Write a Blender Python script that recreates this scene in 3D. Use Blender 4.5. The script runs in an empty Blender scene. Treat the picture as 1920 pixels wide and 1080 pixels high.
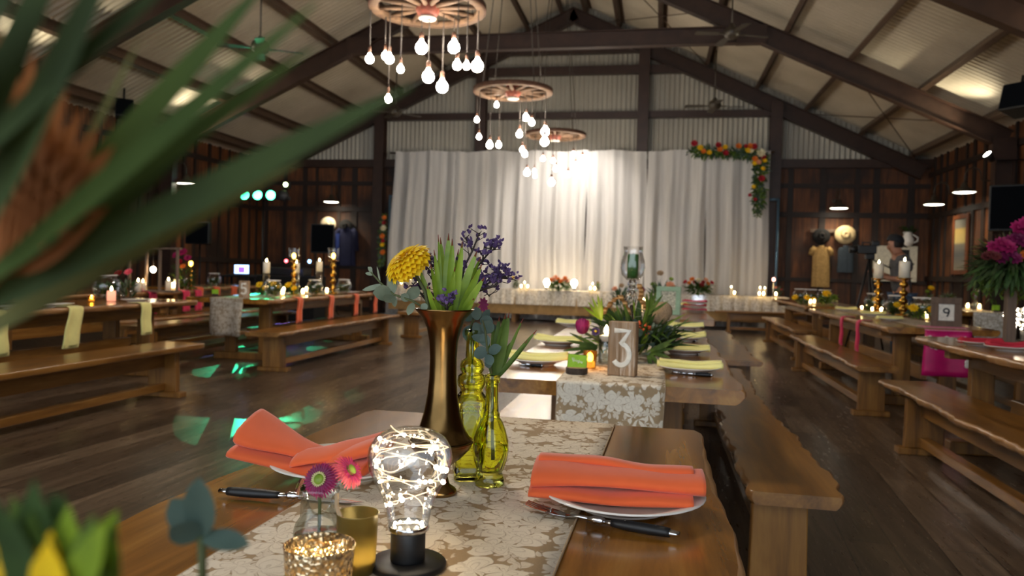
import bpy, math, random
from mathutils import Vector, Matrix
PI = math.pi
rnd = random.Random(7)
SC = bpy.context.scene
COL = SC.collection

# ------------------------------------------------------------------ camera, world, light, exposure
CAM_F, CAM_H = 1440.0, 1.18
YAW, ROLL, PITCH = math.atan(275 / 1440.0), 0.027, math.atan(32 / 1440.0)
FW = Vector((-math.sin(YAW) * math.cos(PITCH), math.cos(YAW) * math.cos(PITCH), -math.sin(PITCH)))
_r0 = Vector((math.cos(YAW), math.sin(YAW), 0)); _u0 = _r0.cross(FW)
RT = _r0 * math.cos(ROLL) + _u0 * math.sin(ROLL)
UP = -_r0 * math.sin(ROLL) + _u0 * math.cos(ROLL)
CPOS = Vector((0, 0, CAM_H))
cd = bpy.data.cameras.new('camera'); cam = bpy.data.objects.new('camera', cd); COL.objects.link(cam)
cam.matrix_world = Matrix(((RT.x, UP.x, -FW.x, 0), (RT.y, UP.y, -FW.y, 0), (RT.z, UP.z, -FW.z, CAM_H), (0, 0, 0, 1)))
cd.sensor_width = 36; cd.lens = 27; cd.clip_start = 0.02; cd.clip_end = 200
cd.dof.use_dof = True; cd.dof.focus_distance = 1.45; cd.dof.aperture_fstop = 5.8
SC.camera = cam

SC.view_settings.view_transform = 'Standard'; SC.view_settings.look = 'None'
SC.view_settings.gamma = 1; SC.view_settings.use_curve_mapping = False
SC.view_settings.exposure = 0.45
SC.cycles.use_denoising = True
SC.cycles.max_bounces = 10; SC.cycles.transparent_max_bounces = 24
SC.cycles.sample_clamp_indirect = 6; SC.cycles.caustics_reflective = False; SC.cycles.caustics_refractive = True
W = bpy.data.worlds.new('sky'); SC.world = W; W.use_nodes = True
W.node_tree.nodes['Background'].inputs[0].default_value = (0.80, 0.90, 1.0, 1)
W.node_tree.nodes['Background'].inputs[1].default_value = 2.0

def light(name, kind, loc, energy, color, aim=None, **kw):
    l = bpy.data.lights.new(name, kind); l.energy = energy; l.color = color
    for k, v in kw.items(): setattr(l, k, v)
    o = bpy.data.objects.new(name, l); COL.objects.link(o); o.location = loc
    if aim is not None:
        o.rotation_euler = (Vector(aim) - Vector(loc)).to_track_quat('-Z', 'Y').to_euler()
    return o

WARM = (1.0, 0.80, 0.56)
# spotlight on the tie beam that throws the hot patch on the drape, and the cool one beside it
light('drape_spot', 'SPOT', (-1.9, 16.6, 4.9), 330, (1, .93, .85), (-2.15, 18.3, 2.75), spot_size=1.5, spot_blend=1.0, shadow_soft_size=.08)
light('cool_uplight', 'SPOT', (0.9, 17.0, .25), 28, (.55, .7, 1), (.75, 18.3, 1.9), spot_size=.55, spot_blend=1.0, shadow_soft_size=.04)

def ray(u, v):
    return FW + RT * ((u - 960) / CAM_F) + UP * ((540 - v) / CAM_F)
def at(u, v, z=None, y=None, x=None, d=None):
    r = ray(u, v)
    if z is not None: t = (z - CAM_H) / r.z
    elif y is not None: t = y / r.y
    elif x is not None: t = x / r.x
    else: t = d
    return CPOS + r * t

# ------------------------------------------------------------------ mesh builder
class MB:
    def __init__(s): s.v = []; s.f = []; s.mi = []; s.m = 0; s.flat = set()
    def add(s, vs, fs, M=None, flat=False):
        b = len(s.v)
        for p in vs:
            p = Vector(p)
            if M is not None: p = M @ p
            s.v.append(p)
        for f in fs:
            if flat: s.flat.add(len(s.f))
            s.f.append([b + i for i in f]); s.mi.append(s.m)
        return s
    def box(s, x0, x1, y0, y1, z0, z1, M=None):
        v = [(x0, y0, z0), (x1, y0, z0), (x1, y1, z0), (x0, y1, z0), (x0, y0, z1), (x1, y0, z1), (x1, y1, z1), (x0, y1, z1)]
        return s.add(v, [(3, 2, 1, 0), (4, 5, 6, 7), (0, 1, 5, 4), (1, 2, 6, 5), (2, 3, 7, 6), (3, 0, 4, 7)], M, True)
    def bar(s, a, b, w, h, up=(0, 0, 1)):
        a, b = Vector(a), Vector(b); d = (b - a); L = d.length; d.normalize()
        x = d.cross(Vector(up)); x.normalize(); y = x.cross(d)
        M = Matrix(((x.x, d.x, y.x, a.x), (x.y, d.y, y.y, a.y), (x.z, d.z, y.z, a.z), (0, 0, 0, 1)))
        return s.box(-w / 2, w / 2, 0, L, -h / 2, h / 2, M)
    def lathe(s, prof, n=24, M=None, rf=None, cap=True):
        vs = []; fs = []; k = len(prof)
        for j, (r, z) in enumerate(prof):
            for i in range(n):
                a = 2 * PI * i / n; rr = r * (rf(a, j, z) if rf else 1)
                vs.append((rr * math.cos(a), rr * math.sin(a), z))
        for j in range(k - 1):
            for i in range(n):
                i2 = (i + 1) % n
                fs.append((j * n + i, j * n + i2, (j + 1) * n + i2, (j + 1) * n + i))
        if cap:
            if prof[0][0] > 1e-6: fs.append(tuple(reversed(range(n))))
            if prof[-1][0] > 1e-6: fs.append(tuple(range((k - 1) * n, k * n)))
        return s.add(vs, fs, M)
    def tube(s, pts, r, n=6, cap=True):
        pts = [Vector(p) for p in pts]; k = len(pts); vs = []; fs = []
        prev = None
        for j, p in enumerate(pts):
            d = (pts[min(j + 1, k - 1)] - pts[max(j - 1, 0)]).normalized()
            if prev is None:
                x = d.orthogonal().normalized()
            else:
                x = prev - d * prev.dot(d)
                x = x.normalized() if x.length > 1e-6 else d.orthogonal().normalized()
            prev = x; y = d.cross(x)
            rr = r[j] if isinstance(r, (list, tuple)) else r
            for i in range(n):
                a = 2 * PI * i / n
                vs.append(p + x * rr * math.cos(a) + y * rr * math.sin(a))
        for j in range(k - 1):
            for i in range(n):
                i2 = (i + 1) % n
                fs.append((j * n + i, j * n + i2, (j + 1) * n + i2, (j + 1) * n + i))
        if cap: fs.append(tuple(reversed(range(n)))); fs.append(tuple(range((k - 1) * n, k * n)))
        return s.add(vs, fs)
    def ball(s, c, r, n=12, m=8, sz=1.0, M=None):
        prof = [(r * math.sin(PI * j / m), -r * sz * math.cos(PI * j / m)) for j in range(m + 1)]
        T = Matrix.Translation(Vector(c))
        return s.lathe(prof, n, (M @ T) if M is not None else T, cap=False)
    def grid(s, nu, nv, fn, M=None, closeu=False):
        vs = []; fs = []
        for j in range(nv + 1):
            for i in range(nu + (0 if closeu else 1)):
                vs.append(fn(i / nu, j / nv))
        w = nu + (0 if closeu else 1)
        for j in range(nv):
            for i in range(nu):
                i2 = (i + 1) % w if closeu else i + 1
                fs.append((j * w + i, j * w + i2, (j + 1) * w + i2, (j + 1) * w + i))
        return s.add(vs, fs, M)
    def leaf(s, p, d, n, L, Wd, bend=0.0, kind='strap', fold=.15, seg=6, twist=0.0):
        p = Vector(p); d = Vector(d).normalized(); n = Vector(n)
        x = d.cross(n)
        if x.length < 1e-4: x = d.orthogonal()
        x.normalize(); n = x.cross(d).normalized()
        vs = []; fs = []; q = p.copy(); dd = d.copy()
        for j in range(seg + 1):
            t = j / seg
            if kind == 'strap': w = Wd * min(1, .55 + 1.5 * t) * (1 - t ** 4 * .93)
            elif kind == 'oval': w = Wd * (math.sin(PI * (0.03 + .97 * t)) ** .6 if t < 1 else 0.02)
            else: w = Wd * max(.03, math.sin(PI * min(1, .06 + .94 * t ** .8)))
            xx = x * math.cos(twist * t) + n * math.sin(twist * t)
            nn = n * math.cos(twist * t) - x * math.sin(twist * t)
            vs += [q - xx * w / 2 + nn * w * fold, q.copy(), q + xx * w / 2 + nn * w * fold]
            dd = (dd + n * bend / seg).normalized()
            n = x.cross(dd).normalized()
            q = q + dd * (L / seg)
        for j in range(seg):
            for i in range(2):
                fs.append((j * 3 + i, j * 3 + i + 1, j * 3 + i + 4, j * 3 + i + 3))
        return s.add(vs, fs)
    def build(s, name, mats, parent=None, loc=None, rotz=0.0, smooth=True, bevel=0, sub=0, solid=0, auto=None):
        me = bpy.data.meshes.new(name)
        me.from_pydata([tuple(v) for v in s.v], [], s.f)
        if not isinstance(mats, (list, tuple)): mats = [mats]
        for m in mats: me.materials.append(m)
        me.polygons.foreach_set('material_index', s.mi)
        me.polygons.foreach_set('use_smooth', [bool(smooth) and (i not in s.flat) for i in range(len(s.f))])
        me.update()
        o = bpy.data.objects.new(name, me); COL.objects.link(o)
        if parent is not None: o.parent = parent
        if loc is not None: o.location = loc
        o.rotation_euler.z = rotz
        if bevel:
            b = o.modifiers.new('bevel', 'BEVEL'); b.width = bevel; b.segments = 2; b.limit_method = 'ANGLE'; b.angle_limit = .6
        if solid:
            b = o.modifiers.new('solid', 'SOLIDIFY'); b.thickness = solid; b.offset = 0
        if sub:
            b = o.modifiers.new('sub', 'SUBSURF'); b.levels = sub; b.render_levels = sub
        return o

def tag(o, label, cat, group=None, kind=None):
    if label: o['label'] = label
    if cat: o['category'] = cat
    if group: o['group'] = group
    if kind: o['kind'] = kind
    return o
def thing(name, label, cat, loc=(0, 0, 0), rotz=0.0, group=None):
    o = bpy.data.objects.new(name, None); COL.objects.link(o); o.empty_display_size = .05
    o.location = loc; o.rotation_euler = (0, 0, rotz)
    return tag(o, label, cat, group)
def struct(mb, name, mats, **kw):
    o = mb.build(name, mats, **kw); o['kind'] = 'structure'; return o
KIDS = {}
def dup(root, loc, rotz, label, group=None, scale=None):
    kids = KIDS.get(root.name)
    if kids is None:
        kids = []
        for o in COL.objects:
            if o.parent is root: kids.append((o, [g for g in COL.objects if g.parent is o]))
        KIDS[root.name] = kids
    r = root.copy(); COL.objects.link(r); r.location = loc; r.rotation_euler = (0, 0, rotz)
    r['label'] = label
    if group: r['group'] = group
    if scale: r.scale = (scale, scale, scale)
    for ch, gs in kids:
        c = ch.copy(); COL.objects.link(c); c.parent = r
        for g in gs:
            e = g.copy(); COL.objects.link(e); e.parent = c
    return r

# ------------------------------------------------------------------ materials
def lin(c):
    return tuple(((x / 255.0) / 12.92 if x <= 10 else ((x / 255.0 + .055) / 1.055) ** 2.4) for x in c) + (1,)
class NT:
    def __init__(s, name):
        s.m = bpy.data.materials.new(name); s.m.use_nodes = True; s.t = s.m.node_tree
        s.n = s.t.nodes; s.l = s.t.links; s.b = s.n['Principled BSDF']; s.out = s.n['Material Output']
    def node(s, ty, **kw):
        n = s.n.new(ty)
        for k, v in kw.items():
            if k.startswith('i_'):
                key = k[2:]; key = int(key) if key.isdigit() else key
                n.inputs[key].default_value = v
            else: setattr(n, k, v)
        return n
    def link(s, a, b): s.l.new(a, b)
    def coord(s, scale=(1, 1, 1), rot=(0, 0, 0), src='Object'):
        tc = s.node('ShaderNodeTexCoord'); mp = s.node('ShaderNodeMapping')
        mp.inputs['Scale'].default_value = scale; mp.inputs['Rotation'].default_value = rot
        s.link(tc.outputs[src], mp.inputs['Vector']); return mp.outputs[0]
    def noise(s, vec, scale, detail=4, rough=.55, dist=0):
        n = s.node('ShaderNodeTexNoise'); n.inputs['Scale'].default_value = scale
        n.inputs['Detail'].default_value = detail; n.inputs['Roughness'].default_value = rough
        n.inputs['Distortion'].default_value = dist
        if vec is not None: s.link(vec, n.inputs['Vector'])
        return n.outputs['Fac']
    def ramp(s, fac, stops):
        r = s.node('ShaderNodeValToRGB'); e = r.color_ramp.elements
        while len(e) > 1: e.remove(e[-1])
        e[0].position = stops[0][0]; e[0].color = stops[0][1]
        for p, c in stops[1:]:
            q = e.new(p); q.color = c
        s.link(fac, r.inputs[0]); return r.outputs[0]
    def mix(s, fac, a, b, mode='MIX'):
        m = s.node('ShaderNodeMix', data_type='RGBA', blend_type=mode)
        if isinstance(fac, (int, float)): m.inputs[0].default_value = fac
        else: s.link(fac, m.inputs[0])
        for v, i in ((a, 6), (b, 7)):
            if isinstance(v, tuple): m.inputs[i].default_value = v
            else: s.link(v, m.inputs[i])
        return m.outputs[2]
    def math(s, op, a, b=None):
        m = s.node('ShaderNodeMath', operation=op)
        for v, i in ((a, 0), (b, 1)):
            if v is None: continue
            if isinstance(v, (int, float)): m.inputs[i].default_value = v
            else: s.link(v, m.inputs[i])
        return m.outputs[0]
    def bump(s, h, strength=.3, dist=.01):
        b = s.node('ShaderNodeBump'); b.inputs['Strength'].default_value = strength; b.inputs['Distance'].default_value = dist
        s.link(h, b.inputs['Height']); s.link(b.outputs[0], s.b.inputs['Normal'])
    def set(s, **kw):
        for k, v in kw.items():
            k = k.replace('_', ' ')
            if isinstance(v, (int, float, tuple)): s.b.inputs[k].default_value = v
            else: s.link(v, s.b.inputs[k])
        return s

def plain(name, c, rough=.6, metal=0, var=.12, nscale=30, bump=0, **kw):
    t = NT(name); c = lin(c)
    v = t.coord(); f = t.noise(v, nscale, 3)
    dk = tuple(x * (1 - var * 1.6) for x in c[:3]) + (1,); lt = tuple(min(1, x * (1 + var)) for x in c[:3]) + (1,)
    t.set(Base_Color=t.ramp(f, [(.3, dk), (.7, lt)]), Roughness=rough, Metallic=metal)
    if bump: t.bump(f, bump, .004)
    for k, x in kw.items(): t.b.inputs[k.replace('_', ' ')].default_value = x
    return t.m
def emit(name, c, strength):
    t = NT(name); t.set(Base_Color=(c[0], c[1], c[2], 1), Emission_Color=(c[0], c[1], c[2], 1), Emission_Strength=strength, Roughness=.4)
    return t.m
def wood(name, c_dark, c_mid, c_light, axis='y', rough=.3, scale=1.0, coat=0, bump=.15):
    t = NT(name); st = [9, 9, 9]; st['xyz'.index(axis)] = .9
    v = t.coord(tuple(x * scale for x in st))
    n1 = t.noise(v, 1.3, 6, .62, .6); 
    st2 = [60, 60, 60]; st2['xyz'.index(axis)] = 3
    n2 = t.noise(t.coord(tuple(x * scale for x in st2)), 1, 3)
    n3 = t.noise(t.coord((1, 1, 1)), 1.7, 2)
    c = t.ramp(n1, [(.32, lin(c_dark)), (.52, lin(c_mid)), (.75, lin(c_light))])
    c = t.mix(t.math('MULTIPLY', n2, .45), c, lin(c_dark), 'MULTIPLY')
    c = t.mix(t.math('MULTIPLY', n3, .4), c, lin(c_mid))
    r = t.node('ShaderNodeMapRange'); r.inputs[3].default_value = rough * .8; r.inputs[4].default_value = rough * 1.3
    t.link(n1, r.inputs[0])
    t.set(Base_Color=c, Roughness=r.outputs[0], Coat_Weight=coat, Coat_Roughness=.12)
    t.bump(n2, bump, .002)
    return t.m
def thin_glass(name, tint=(1, 1, 1), gloss=.12, rough=.02):
    t = NT(name)
    tr = t.node('ShaderNodeBsdfTransparent'); tr.inputs[0].default_value = tint + (1,)
    gl = t.node('ShaderNodeBsdfGlossy'); gl.inputs['Roughness'].default_value = rough
    lw = t.node('ShaderNodeLayerWeight'); lw.inputs[0].default_value = .35
    f = t.math('MULTIPLY', lw.outputs['Fresnel'], .6); f = t.math('ADD', f, gloss * .25)
    mx = t.node('ShaderNodeMixShader'); t.link(f, mx.inputs[0]); t.link(tr.outputs[0], mx.inputs[1]); t.link(gl.outputs[0], mx.inputs[2])
    t.link(mx.outputs[0], t.out.inputs[0])
    return t.m
def glass(name, c, ior=1.45, rough=0.0, trans=.0):
    t = NT(name)
    t.set(Base_Color=(c[0], c[1], c[2], 1), Roughness=rough, IOR=ior, Transmission_Weight=1.0)
    return t.m
def leafm(name, c1, c2, rough=.5, trans=.25, nscale=14):
    t = NT(name); f = t.noise(t.coord(), nscale, 3)
    col = t.ramp(f, [(.3, lin(c1)), (.7, lin(c2))])
    t.set(Base_Color=col, Roughness=rough)
    tl = t.node('ShaderNodeBsdfTranslucent'); t.link(col, tl.inputs[0])
    mx = t.node('ShaderNodeMixShader'); mx.inputs[0].default_value = trans
    t.link(t.b.outputs[0], mx.inputs[1]); t.link(tl.outputs[0], mx.inputs[2]); t.link(mx.outputs[0], t.out.inputs[0])
    return t.m

MT = {}
MT['table'] = wood('timber_table', (88, 52, 12), (162, 106, 36), (208, 152, 68), 'y', .2, 1, .35)
MT['bench'] = wood('timber_bench', (96, 60, 22), (156, 106, 46), (198, 146, 76), 'y', .3, 1, .2)
MT['leg'] = wood('timber_leg', (86, 54, 18), (150, 102, 42), (188, 136, 66), 'z', .42, 1)
MT['edge'] = wood('live_edge', (112, 74, 38), (176, 126, 76), (222, 176, 122), 'y', .3, 2, .3, .8)
MT['steel'] = plain('brown_steel', (58, 38, 28), .45, .1, .15, 6)
MT['purlin'] = plain('purlin_steel', (92, 72, 58), .42, .2, .12, 4)
MT['black'] = plain('black_plastic', (22, 22, 24), .5)
MT['blackmetal'] = plain('black_metal', (28, 27, 28), .45, .3)
MT['brass'] = plain('polished_brass', (196, 148, 62), .2, 1.0, .2, 9)
MT['silver'] = plain('polished_steel', (205, 205, 208), .14, 1.0, .05)
MT['china'] = plain('white_china', (236, 230, 222), .18, 0, .03)
MT['orange'] = plain('orange_linen', (230, 98, 46), .85, 0, .06, 9, .08, Sheen_Weight=.25)
MT['yellow'] = plain('yellow_linen', (246, 234, 150), .85, 0, .05, 9, .08, Sheen_Weight=.2)
MT['pink'] = plain('pink_linen', (214, 34, 84), .8, 0, .08, 9, .08, Sheen_Weight=.2)
MT['red'] = plain('red_linen', (200, 40, 60), .8, 0, .08, 9, .08)
MT['wax'] = plain('ivory_wax', (250, 238, 216), .5, 0, .03, 20, 0)
MT['greenwax'] = plain('green_wax', (62, 110, 52), .5, 0, .06)
MT['flame'] = emit('flame', (1.0, .72, .30), 45)
MT['glowwax'] = emit('lit_wax', (1.0, .62, .25), 2.2)  # flame light inside the tealight wax, put in as emission
MT['bulb'] = emit('lit_bulb', (1.0, .89, .74), 95)
MT['smallbulb'] = emit('lit_globe', (1.0, .80, .52), 26)
MT['led'] = emit('fairy_led', (1.0, .84, .58), 60)
MT['ledwire'] = emit('glowing_wire', (1.0, .78, .5), .9)  # light of the LEDs along the bare wire, painted as weak emission
MT['shade_in'] = emit('lamp_diffuser', (1.0, .93, .74), 9)
MT['thin'] = thin_glass('clear_thin_glass', (1, 1, 1), .3)
MT['cable'] = plain('cable', (60, 52, 46), .6)
MT['green1'] = leafm('leaf_green', (56, 82, 26), (112, 138, 50), .65)
MT['green2'] = leafm('leaf_dark', (36, 58, 26), (74, 104, 44), .7)
MT['lime'] = leafm('leaf_lime', (96, 128, 30), (160, 186, 62), .42, .3)
MT['euc'] = leafm('leaf_eucalyptus', (94, 106, 86), (144, 154, 130), .6, .15)
MT['eucdark'] = leafm('leaf_blue_gum', (56, 76, 70), (96, 118, 106), .55, .15)
MT['stem'] = plain('plant_stem', (78, 84, 46), .7)
MT['stemdark'] = plain('dark_stem', (50, 40, 34), .7)
MT['tip'] = plain('red_leaf_tip', (120, 40, 36), .6)
MT['petal_y'] = leafm('petal_yellow', (238, 186, 12), (255, 222, 36), .55, .2)
MT['petal_o'] = leafm('petal_orange', (224, 110, 30), (244, 150, 60), .6, .2)
MT['petal_r'] = leafm('petal_red', (150, 20, 34), (196, 36, 56), .6, .2)
MT['petal_m'] = leafm('petal_magenta', (132, 14, 72), (188, 36, 108), .6, .2)
MT['petal_mag_dark'] = leafm('petal_wine', (92, 18, 62), (146, 28, 90), .6, .15)
MT['petal_p'] = leafm('petal_purple', (62, 42, 82), (108, 82, 132), .65, .15)
MT['petal_peach'] = leafm('petal_peach', (226, 150, 110), (244, 184, 148), .65, .2)
MT['petal_w'] = leafm('petal_cream', (220, 210, 170), (246, 238, 210), .65, .2)
MT['petal_c'] = leafm('petal_coral_pink', (240, 80, 110), (255, 130, 140), .6, .2)
MT['banksia'] = plain('banksia_cone', (176, 146, 112), .9, 0, .2, 160, .8)

# ------------------------------------------------------------------ the building
XL, XR, YB, YF = -10.5, 6.0, 19.0, -6.0
AX, AZ, SL = -2.25, 7.65, 0.473
FRAMES = [18.85, 14.6, 10.35, 6.1, 1.85, -2.4]
def roof(x, off=0): return AZ - SL * abs(x - AX) + off

def floor_mat():
    t = NT('floor_planks')
    v = t.coord((1, 1, 1), (0, 0, PI / 2 + .07))
    b = t.node('ShaderNodeTexBrick'); t.link(v, b.inputs['Vector'])
    b.inputs['Scale'].default_value = 1; b.inputs['Brick Width'].default_value = 1.25; b.inputs['Row Height'].default_value = .2
    b.inputs['Mortar Size'].default_value = .003; b.inputs['Bias'].default_value = 0
    b.inputs['Color1'].default_value = (0, 0, 0, 1); b.inputs['Color2'].default_value = (1, 1, 1, 1); b.inputs['Mortar'].default_value = (.1, .1, .1, 1)
    g = t.noise(t.coord((14, .8, 1), (0, 0, .07)), 1.6, 6, .7, .4)
    g2 = t.noise(t.coord((60, 6, 1), (0, 0, .07)), 1, 3)
    c1 = t.ramp(g, [(.25, lin((66, 52, 42))), (.5, lin((112, 94, 78))), (.78, lin((160, 138, 116)))])
    c2 = t.mix(.85, c1, t.ramp(b.outputs['Color'], [(0, lin((130, 122, 114))), (.5, lin((200, 190, 178))), (1, lin((255, 250, 240)))]), 'MULTIPLY')
    c3 = t.mix(t.math('MULTIPLY', g2, .35), c2, lin((40, 32, 28)))
    c4 = t.mix(b.outputs['Fac'], c3, lin((18, 14, 12)))
    r = t.node('ShaderNodeMapRange'); r.inputs[3].default_value = .2; r.inputs[4].default_value = .4; t.link(g2, r.inputs[0])
    t.set(Base_Color=c4, Roughness=r.outputs[0])
    t.bump(t.math('SUBTRACT', g2, t.math('MULTIPLY', b.outputs['Fac'], 1.5)), .12, .003)
    return t.m
MT['floor'] = floor_mat()
def slab_wall_mat():
    t = NT('rust_timber_panels')
    v = t.coord((1, 1, 1))
    n = t.noise(v, .75, 3); n1 = t.noise(t.coord((9, 9, .8)), 1.5, 5, .65, .5); n2 = t.noise(t.coord((50, 50, 3)), 1, 3)
    c = t.ramp(n1, [(.25, lin((60, 31, 14))), (.55, lin((124, 72, 34))), (.8, lin((168, 104, 54)))])
    c = t.mix(t.ramp(n, [(.35, (0, 0, 0, 1)), (.6, (1, 1, 1, 1))]), lin((46, 26, 16)), c)
    c = t.mix(t.math('MULTIPLY', n2, .5), c, lin((30, 18, 12)), 'MULTIPLY')
    t.set(Base_Color=c, Roughness=.62); t.bump(n2, .3, .004)
    return t.m
MT['panel'] = slab_wall_mat()
MT['batten'] = wood('dark_batten', (22, 13, 9), (40, 24, 15), (60, 36, 22), 'z', .6)
def metal_sheet(name, a, b, rough, metal=.2):
    t = NT(name); n = t.noise(t.coord((1, 1, .4)), .8, 4); n2 = t.noise(t.coord((1, 1, 1)), 14, 3)
    t.set(Base_Color=t.mix(t.math('MULTIPLY', n2, .25), t.ramp(n, [(.3, lin(a)), (.7, lin(b))]), lin((150, 140, 122))), Roughness=rough, Metallic=metal)
    return t.m
MT['sheet'] = metal_sheet('corrugated_roof_sheet', (186, 174, 154), (214, 202, 182), .45)
MT['gable'] = metal_sheet('corrugated_gable_sheet', (160, 154, 142), (192, 186, 172), .45)

struct(MB().box(XL - .3, XR + .3, YF, YB + .3, -.2, 0), 'floor', MT['floor'], smooth=False)

# roof: corrugated sheets running down each slope
mb = MB()
P_ = .13; NW = int((YB + .3 - YF) / P_) * 6
for sgn, xe in ((1, XR + .35), (-1, XL - .35)):
    vs = []; fs = []
    for k in range(NW + 1):
        y = YF + (YB + .3 - YF) * k / NW; dz = .024 * math.sin(2 * PI * k / 6) + .235
        vs += [(AX, y, roof(AX, dz)), (xe, y, roof(xe, dz))]
    for k in range(NW):
        fs.append((2 * k, 2 * k + 1, 2 * k + 3, 2 * k + 2) if sgn < 0 else (2 * k, 2 * k + 2, 2 * k + 3, 2 * k + 1))
    mb.add(vs, fs)
struct(mb, 'ceiling', MT['sheet'])
mb = MB()   # weather skin above the sheets so no daylight leaks through
mb.add([(AX, YF, AZ + .33), (XR + .4, YF, roof(XR + .4, .33)), (XR + .4, YB + .3, roof(XR + .4, .33)), (AX, YB + .3, AZ + .33), (XL - .4, YF, roof(XL - .4, .33)), (XL - .4, YB + .3, roof(XL - .4, .33))],
       [(0, 1, 2, 3), (0, 3, 5, 4)])
struct(mb, 'ceiling_skin', MT['sheet'], smooth=False, solid=.02)

# purlins: C-sections along the building
TN = [0]
def trim(mb, mats=None, **kw):
    TN[0] += 1
    return struct(mb, 'trim_%d' % TN[0], mats or MT['steel'], **kw)
for off in (.28, 1.1, 2.1, 3.2, 4.35, 5.45, 6.65, 7.75):
    for s in (1, -1):
        x = AX + s * off; z = roof(x)
        a = math.atan(SL) * s
        M = Matrix.Translation((x, 0, z)) @ Matrix.Rotation(a, 4, 'Y')
        m = MB()
        m.box(-.008, .008, YF, YB, .0, .2, M); m.box(-.045, .045, YF, YB, 0, .012, M); m.box(-.008, .075, YF, YB, .19, .2, M); m.box(.03, .045, YF, YB, .0, .03, M)
        trim(m, MT['purlin'], smooth=False)
# portal frames: two rafters, two columns and (on the open ones) a tie beam
def ibeam(m, a, b, d, w, up):
    a, b, up = Vector(a), Vector(b), Vector(up).normalized()
    m.bar(a, b, .014, d - .02, up)
    m.bar(a + up * (d / 2 - .008), b + up * (d / 2 - .008), w, .016, up)
    m.bar(a - up * (d / 2 - .008), b - up * (d / 2 - .008), w, .016, up)
for i, y in enumerate(FRAMES):
    for s, xe in ((1, XR - .12), (-1, XL + .12)):
        up = Vector((s * SL, 0, 1)).normalized(); d = .34
        m = MB(); ibeam(m, Vector((AX, y, AZ)) - up * d / 2, Vector((xe, y, roof(xe))) - up * d / 2, d, .18, up)
        trim(m, smooth=False)
        if i == 0: continue
        m = MB(); zt = roof(xe) - .1
        m.bar((xe - s * .13, y, 0), (xe - s * .13, y, zt), .014, .3, (1, 0, 0)); m.bar((xe - s * .28, y, 0), (xe - s * .28, y, zt), .18, .016, (1, 0, 0)); m.bar((xe + s * .02, y, 0), (xe + s * .02, y, zt), .18, .016, (1, 0, 0))
        m.box(xe - s * .13 - .2, xe - s * .13 + .17, y - .092, y + .092, zt - .42, zt - .02)
        trim(m, smooth=False)
    if i in (1, 3):
        m = MB(); zc = 5.58; h = 3.8
        ibeam(m, (AX - h, y, zc), (AX + h, y, zc), .31, .17, (0, 0, 1)); m.box(AX - h - .22, AX - h + .3, y - .088, y + .088, zc - .165, zc + .165); m.box(AX + h - .3, AX + h + .22, y - .088, y + .088, zc - .165, zc + .165); trim(m, smooth=False)
# back wall: timber below, corrugated gable above
m = MB(); m.m = 0
ZT = 3.86
m.box(XL, XR, YB, YB + .12, 0, ZT)
m.m = 1
x = XL + .1
r2 = random.Random(3)
while x < XR:
    w = r2.uniform(.06, .15)
    m.box(x, x + w, YB - .035, YB, 0, ZT); x += w + r2.uniform(.22, .62)
for z in (.02, 1.12, 2.62, 3.3): m.box(XL, XR, YB - .05, YB, z, z + r2.uniform(.07, .13))
struct(m, 'wall_back', [MT['panel'], MT['batten']], smooth=False)
vs = []; fs = []; n = int((XR - XL) / .115) * 6
for k in range(n + 1):
    xx = XL + (XR - XL) * k / n; yy = YB + .03 + .024 * math.sin(2 * PI * k / 6)
    vs += [(xx, yy, ZT), (xx, yy, roof(xx, .25))]
for k in range(n): fs.append((2 * k, 2 * k + 2, 2 * k + 3, 2 * k + 1))
struct(MB().add(vs, fs), 'wall_back_gable', MT['gable'])
for z, x0, x1, h in ((ZT, XL, XR, .2), (5.04, -7.2, 2.6, .16), (6.13, -5.3, .8, .2), (6.62, -4.3, -.2, .16)):
    trim(MB().box(x0, x1, YB - .16, YB - .005, z - h / 2, z + h / 2), smooth=False)
for x in (-7.14, -4.49, -.5, 2.57):
    m = MB(); zt = roof(x, -.1)
    m.bar((x, YB - .18, 0), (x, YB - .18, zt), .014, .26, (0, 1, 0)); m.bar((x, YB - .31, 0), (x, YB - .31, zt), .26, .016, (0, 1, 0)); m.bar((x, YB - .05, 0), (x, YB - .05, zt), .26, .016, (0, 1, 0))
    trim(m, smooth=False)
# side walls
for nm, X, s in (('wall_right', XR, 1), ('wall_left', XL, -1)):
    m = MB(); zt = roof(X, .24)
    lo, hi = (X, X + .12) if s > 0 else (X - .12, X)
    m.box(lo, hi, YF, YB, 0, zt); m.m = 1
    y = YF
    while y < YB - .2:
        w = r2.uniform(.05, .13)
        a, b = (X - .035, X) if s > 0 else (X, X + .035)
        m.box(a, b, y, y + w, 0, zt); y += w + r2.uniform(.22, .62)
    a, b = (X - .05, X) if s > 0 else (X, X + .05)
    for z in (.02, 1.2, 2.6, 3.55): m.box(a, b, YF, YB, z, z + .11)
    struct(m, nm, [MT['panel'], MT['batten']], smooth=False)
# roof bracing rods
for p, q in (((3.4, 18.7, roof(3.4, -.02)), (5.5, 14.7, roof(5.5, -.02))), ((5.6, 18.7, roof(5.6, -.02)), (3.2, 14.7, roof(3.2, -.02))), ((-1.4, 18.7, roof(-1.4, -.02)), (1.0, 14.7, roof(1.0, -.02))), ((1.0, 18.7, roof(1., -.02)), (-1.2, 14.7, roof(-1.2, -.02)))):
    trim(MB().tube([p, q], .01, 6), MT['purlin'])

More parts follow.
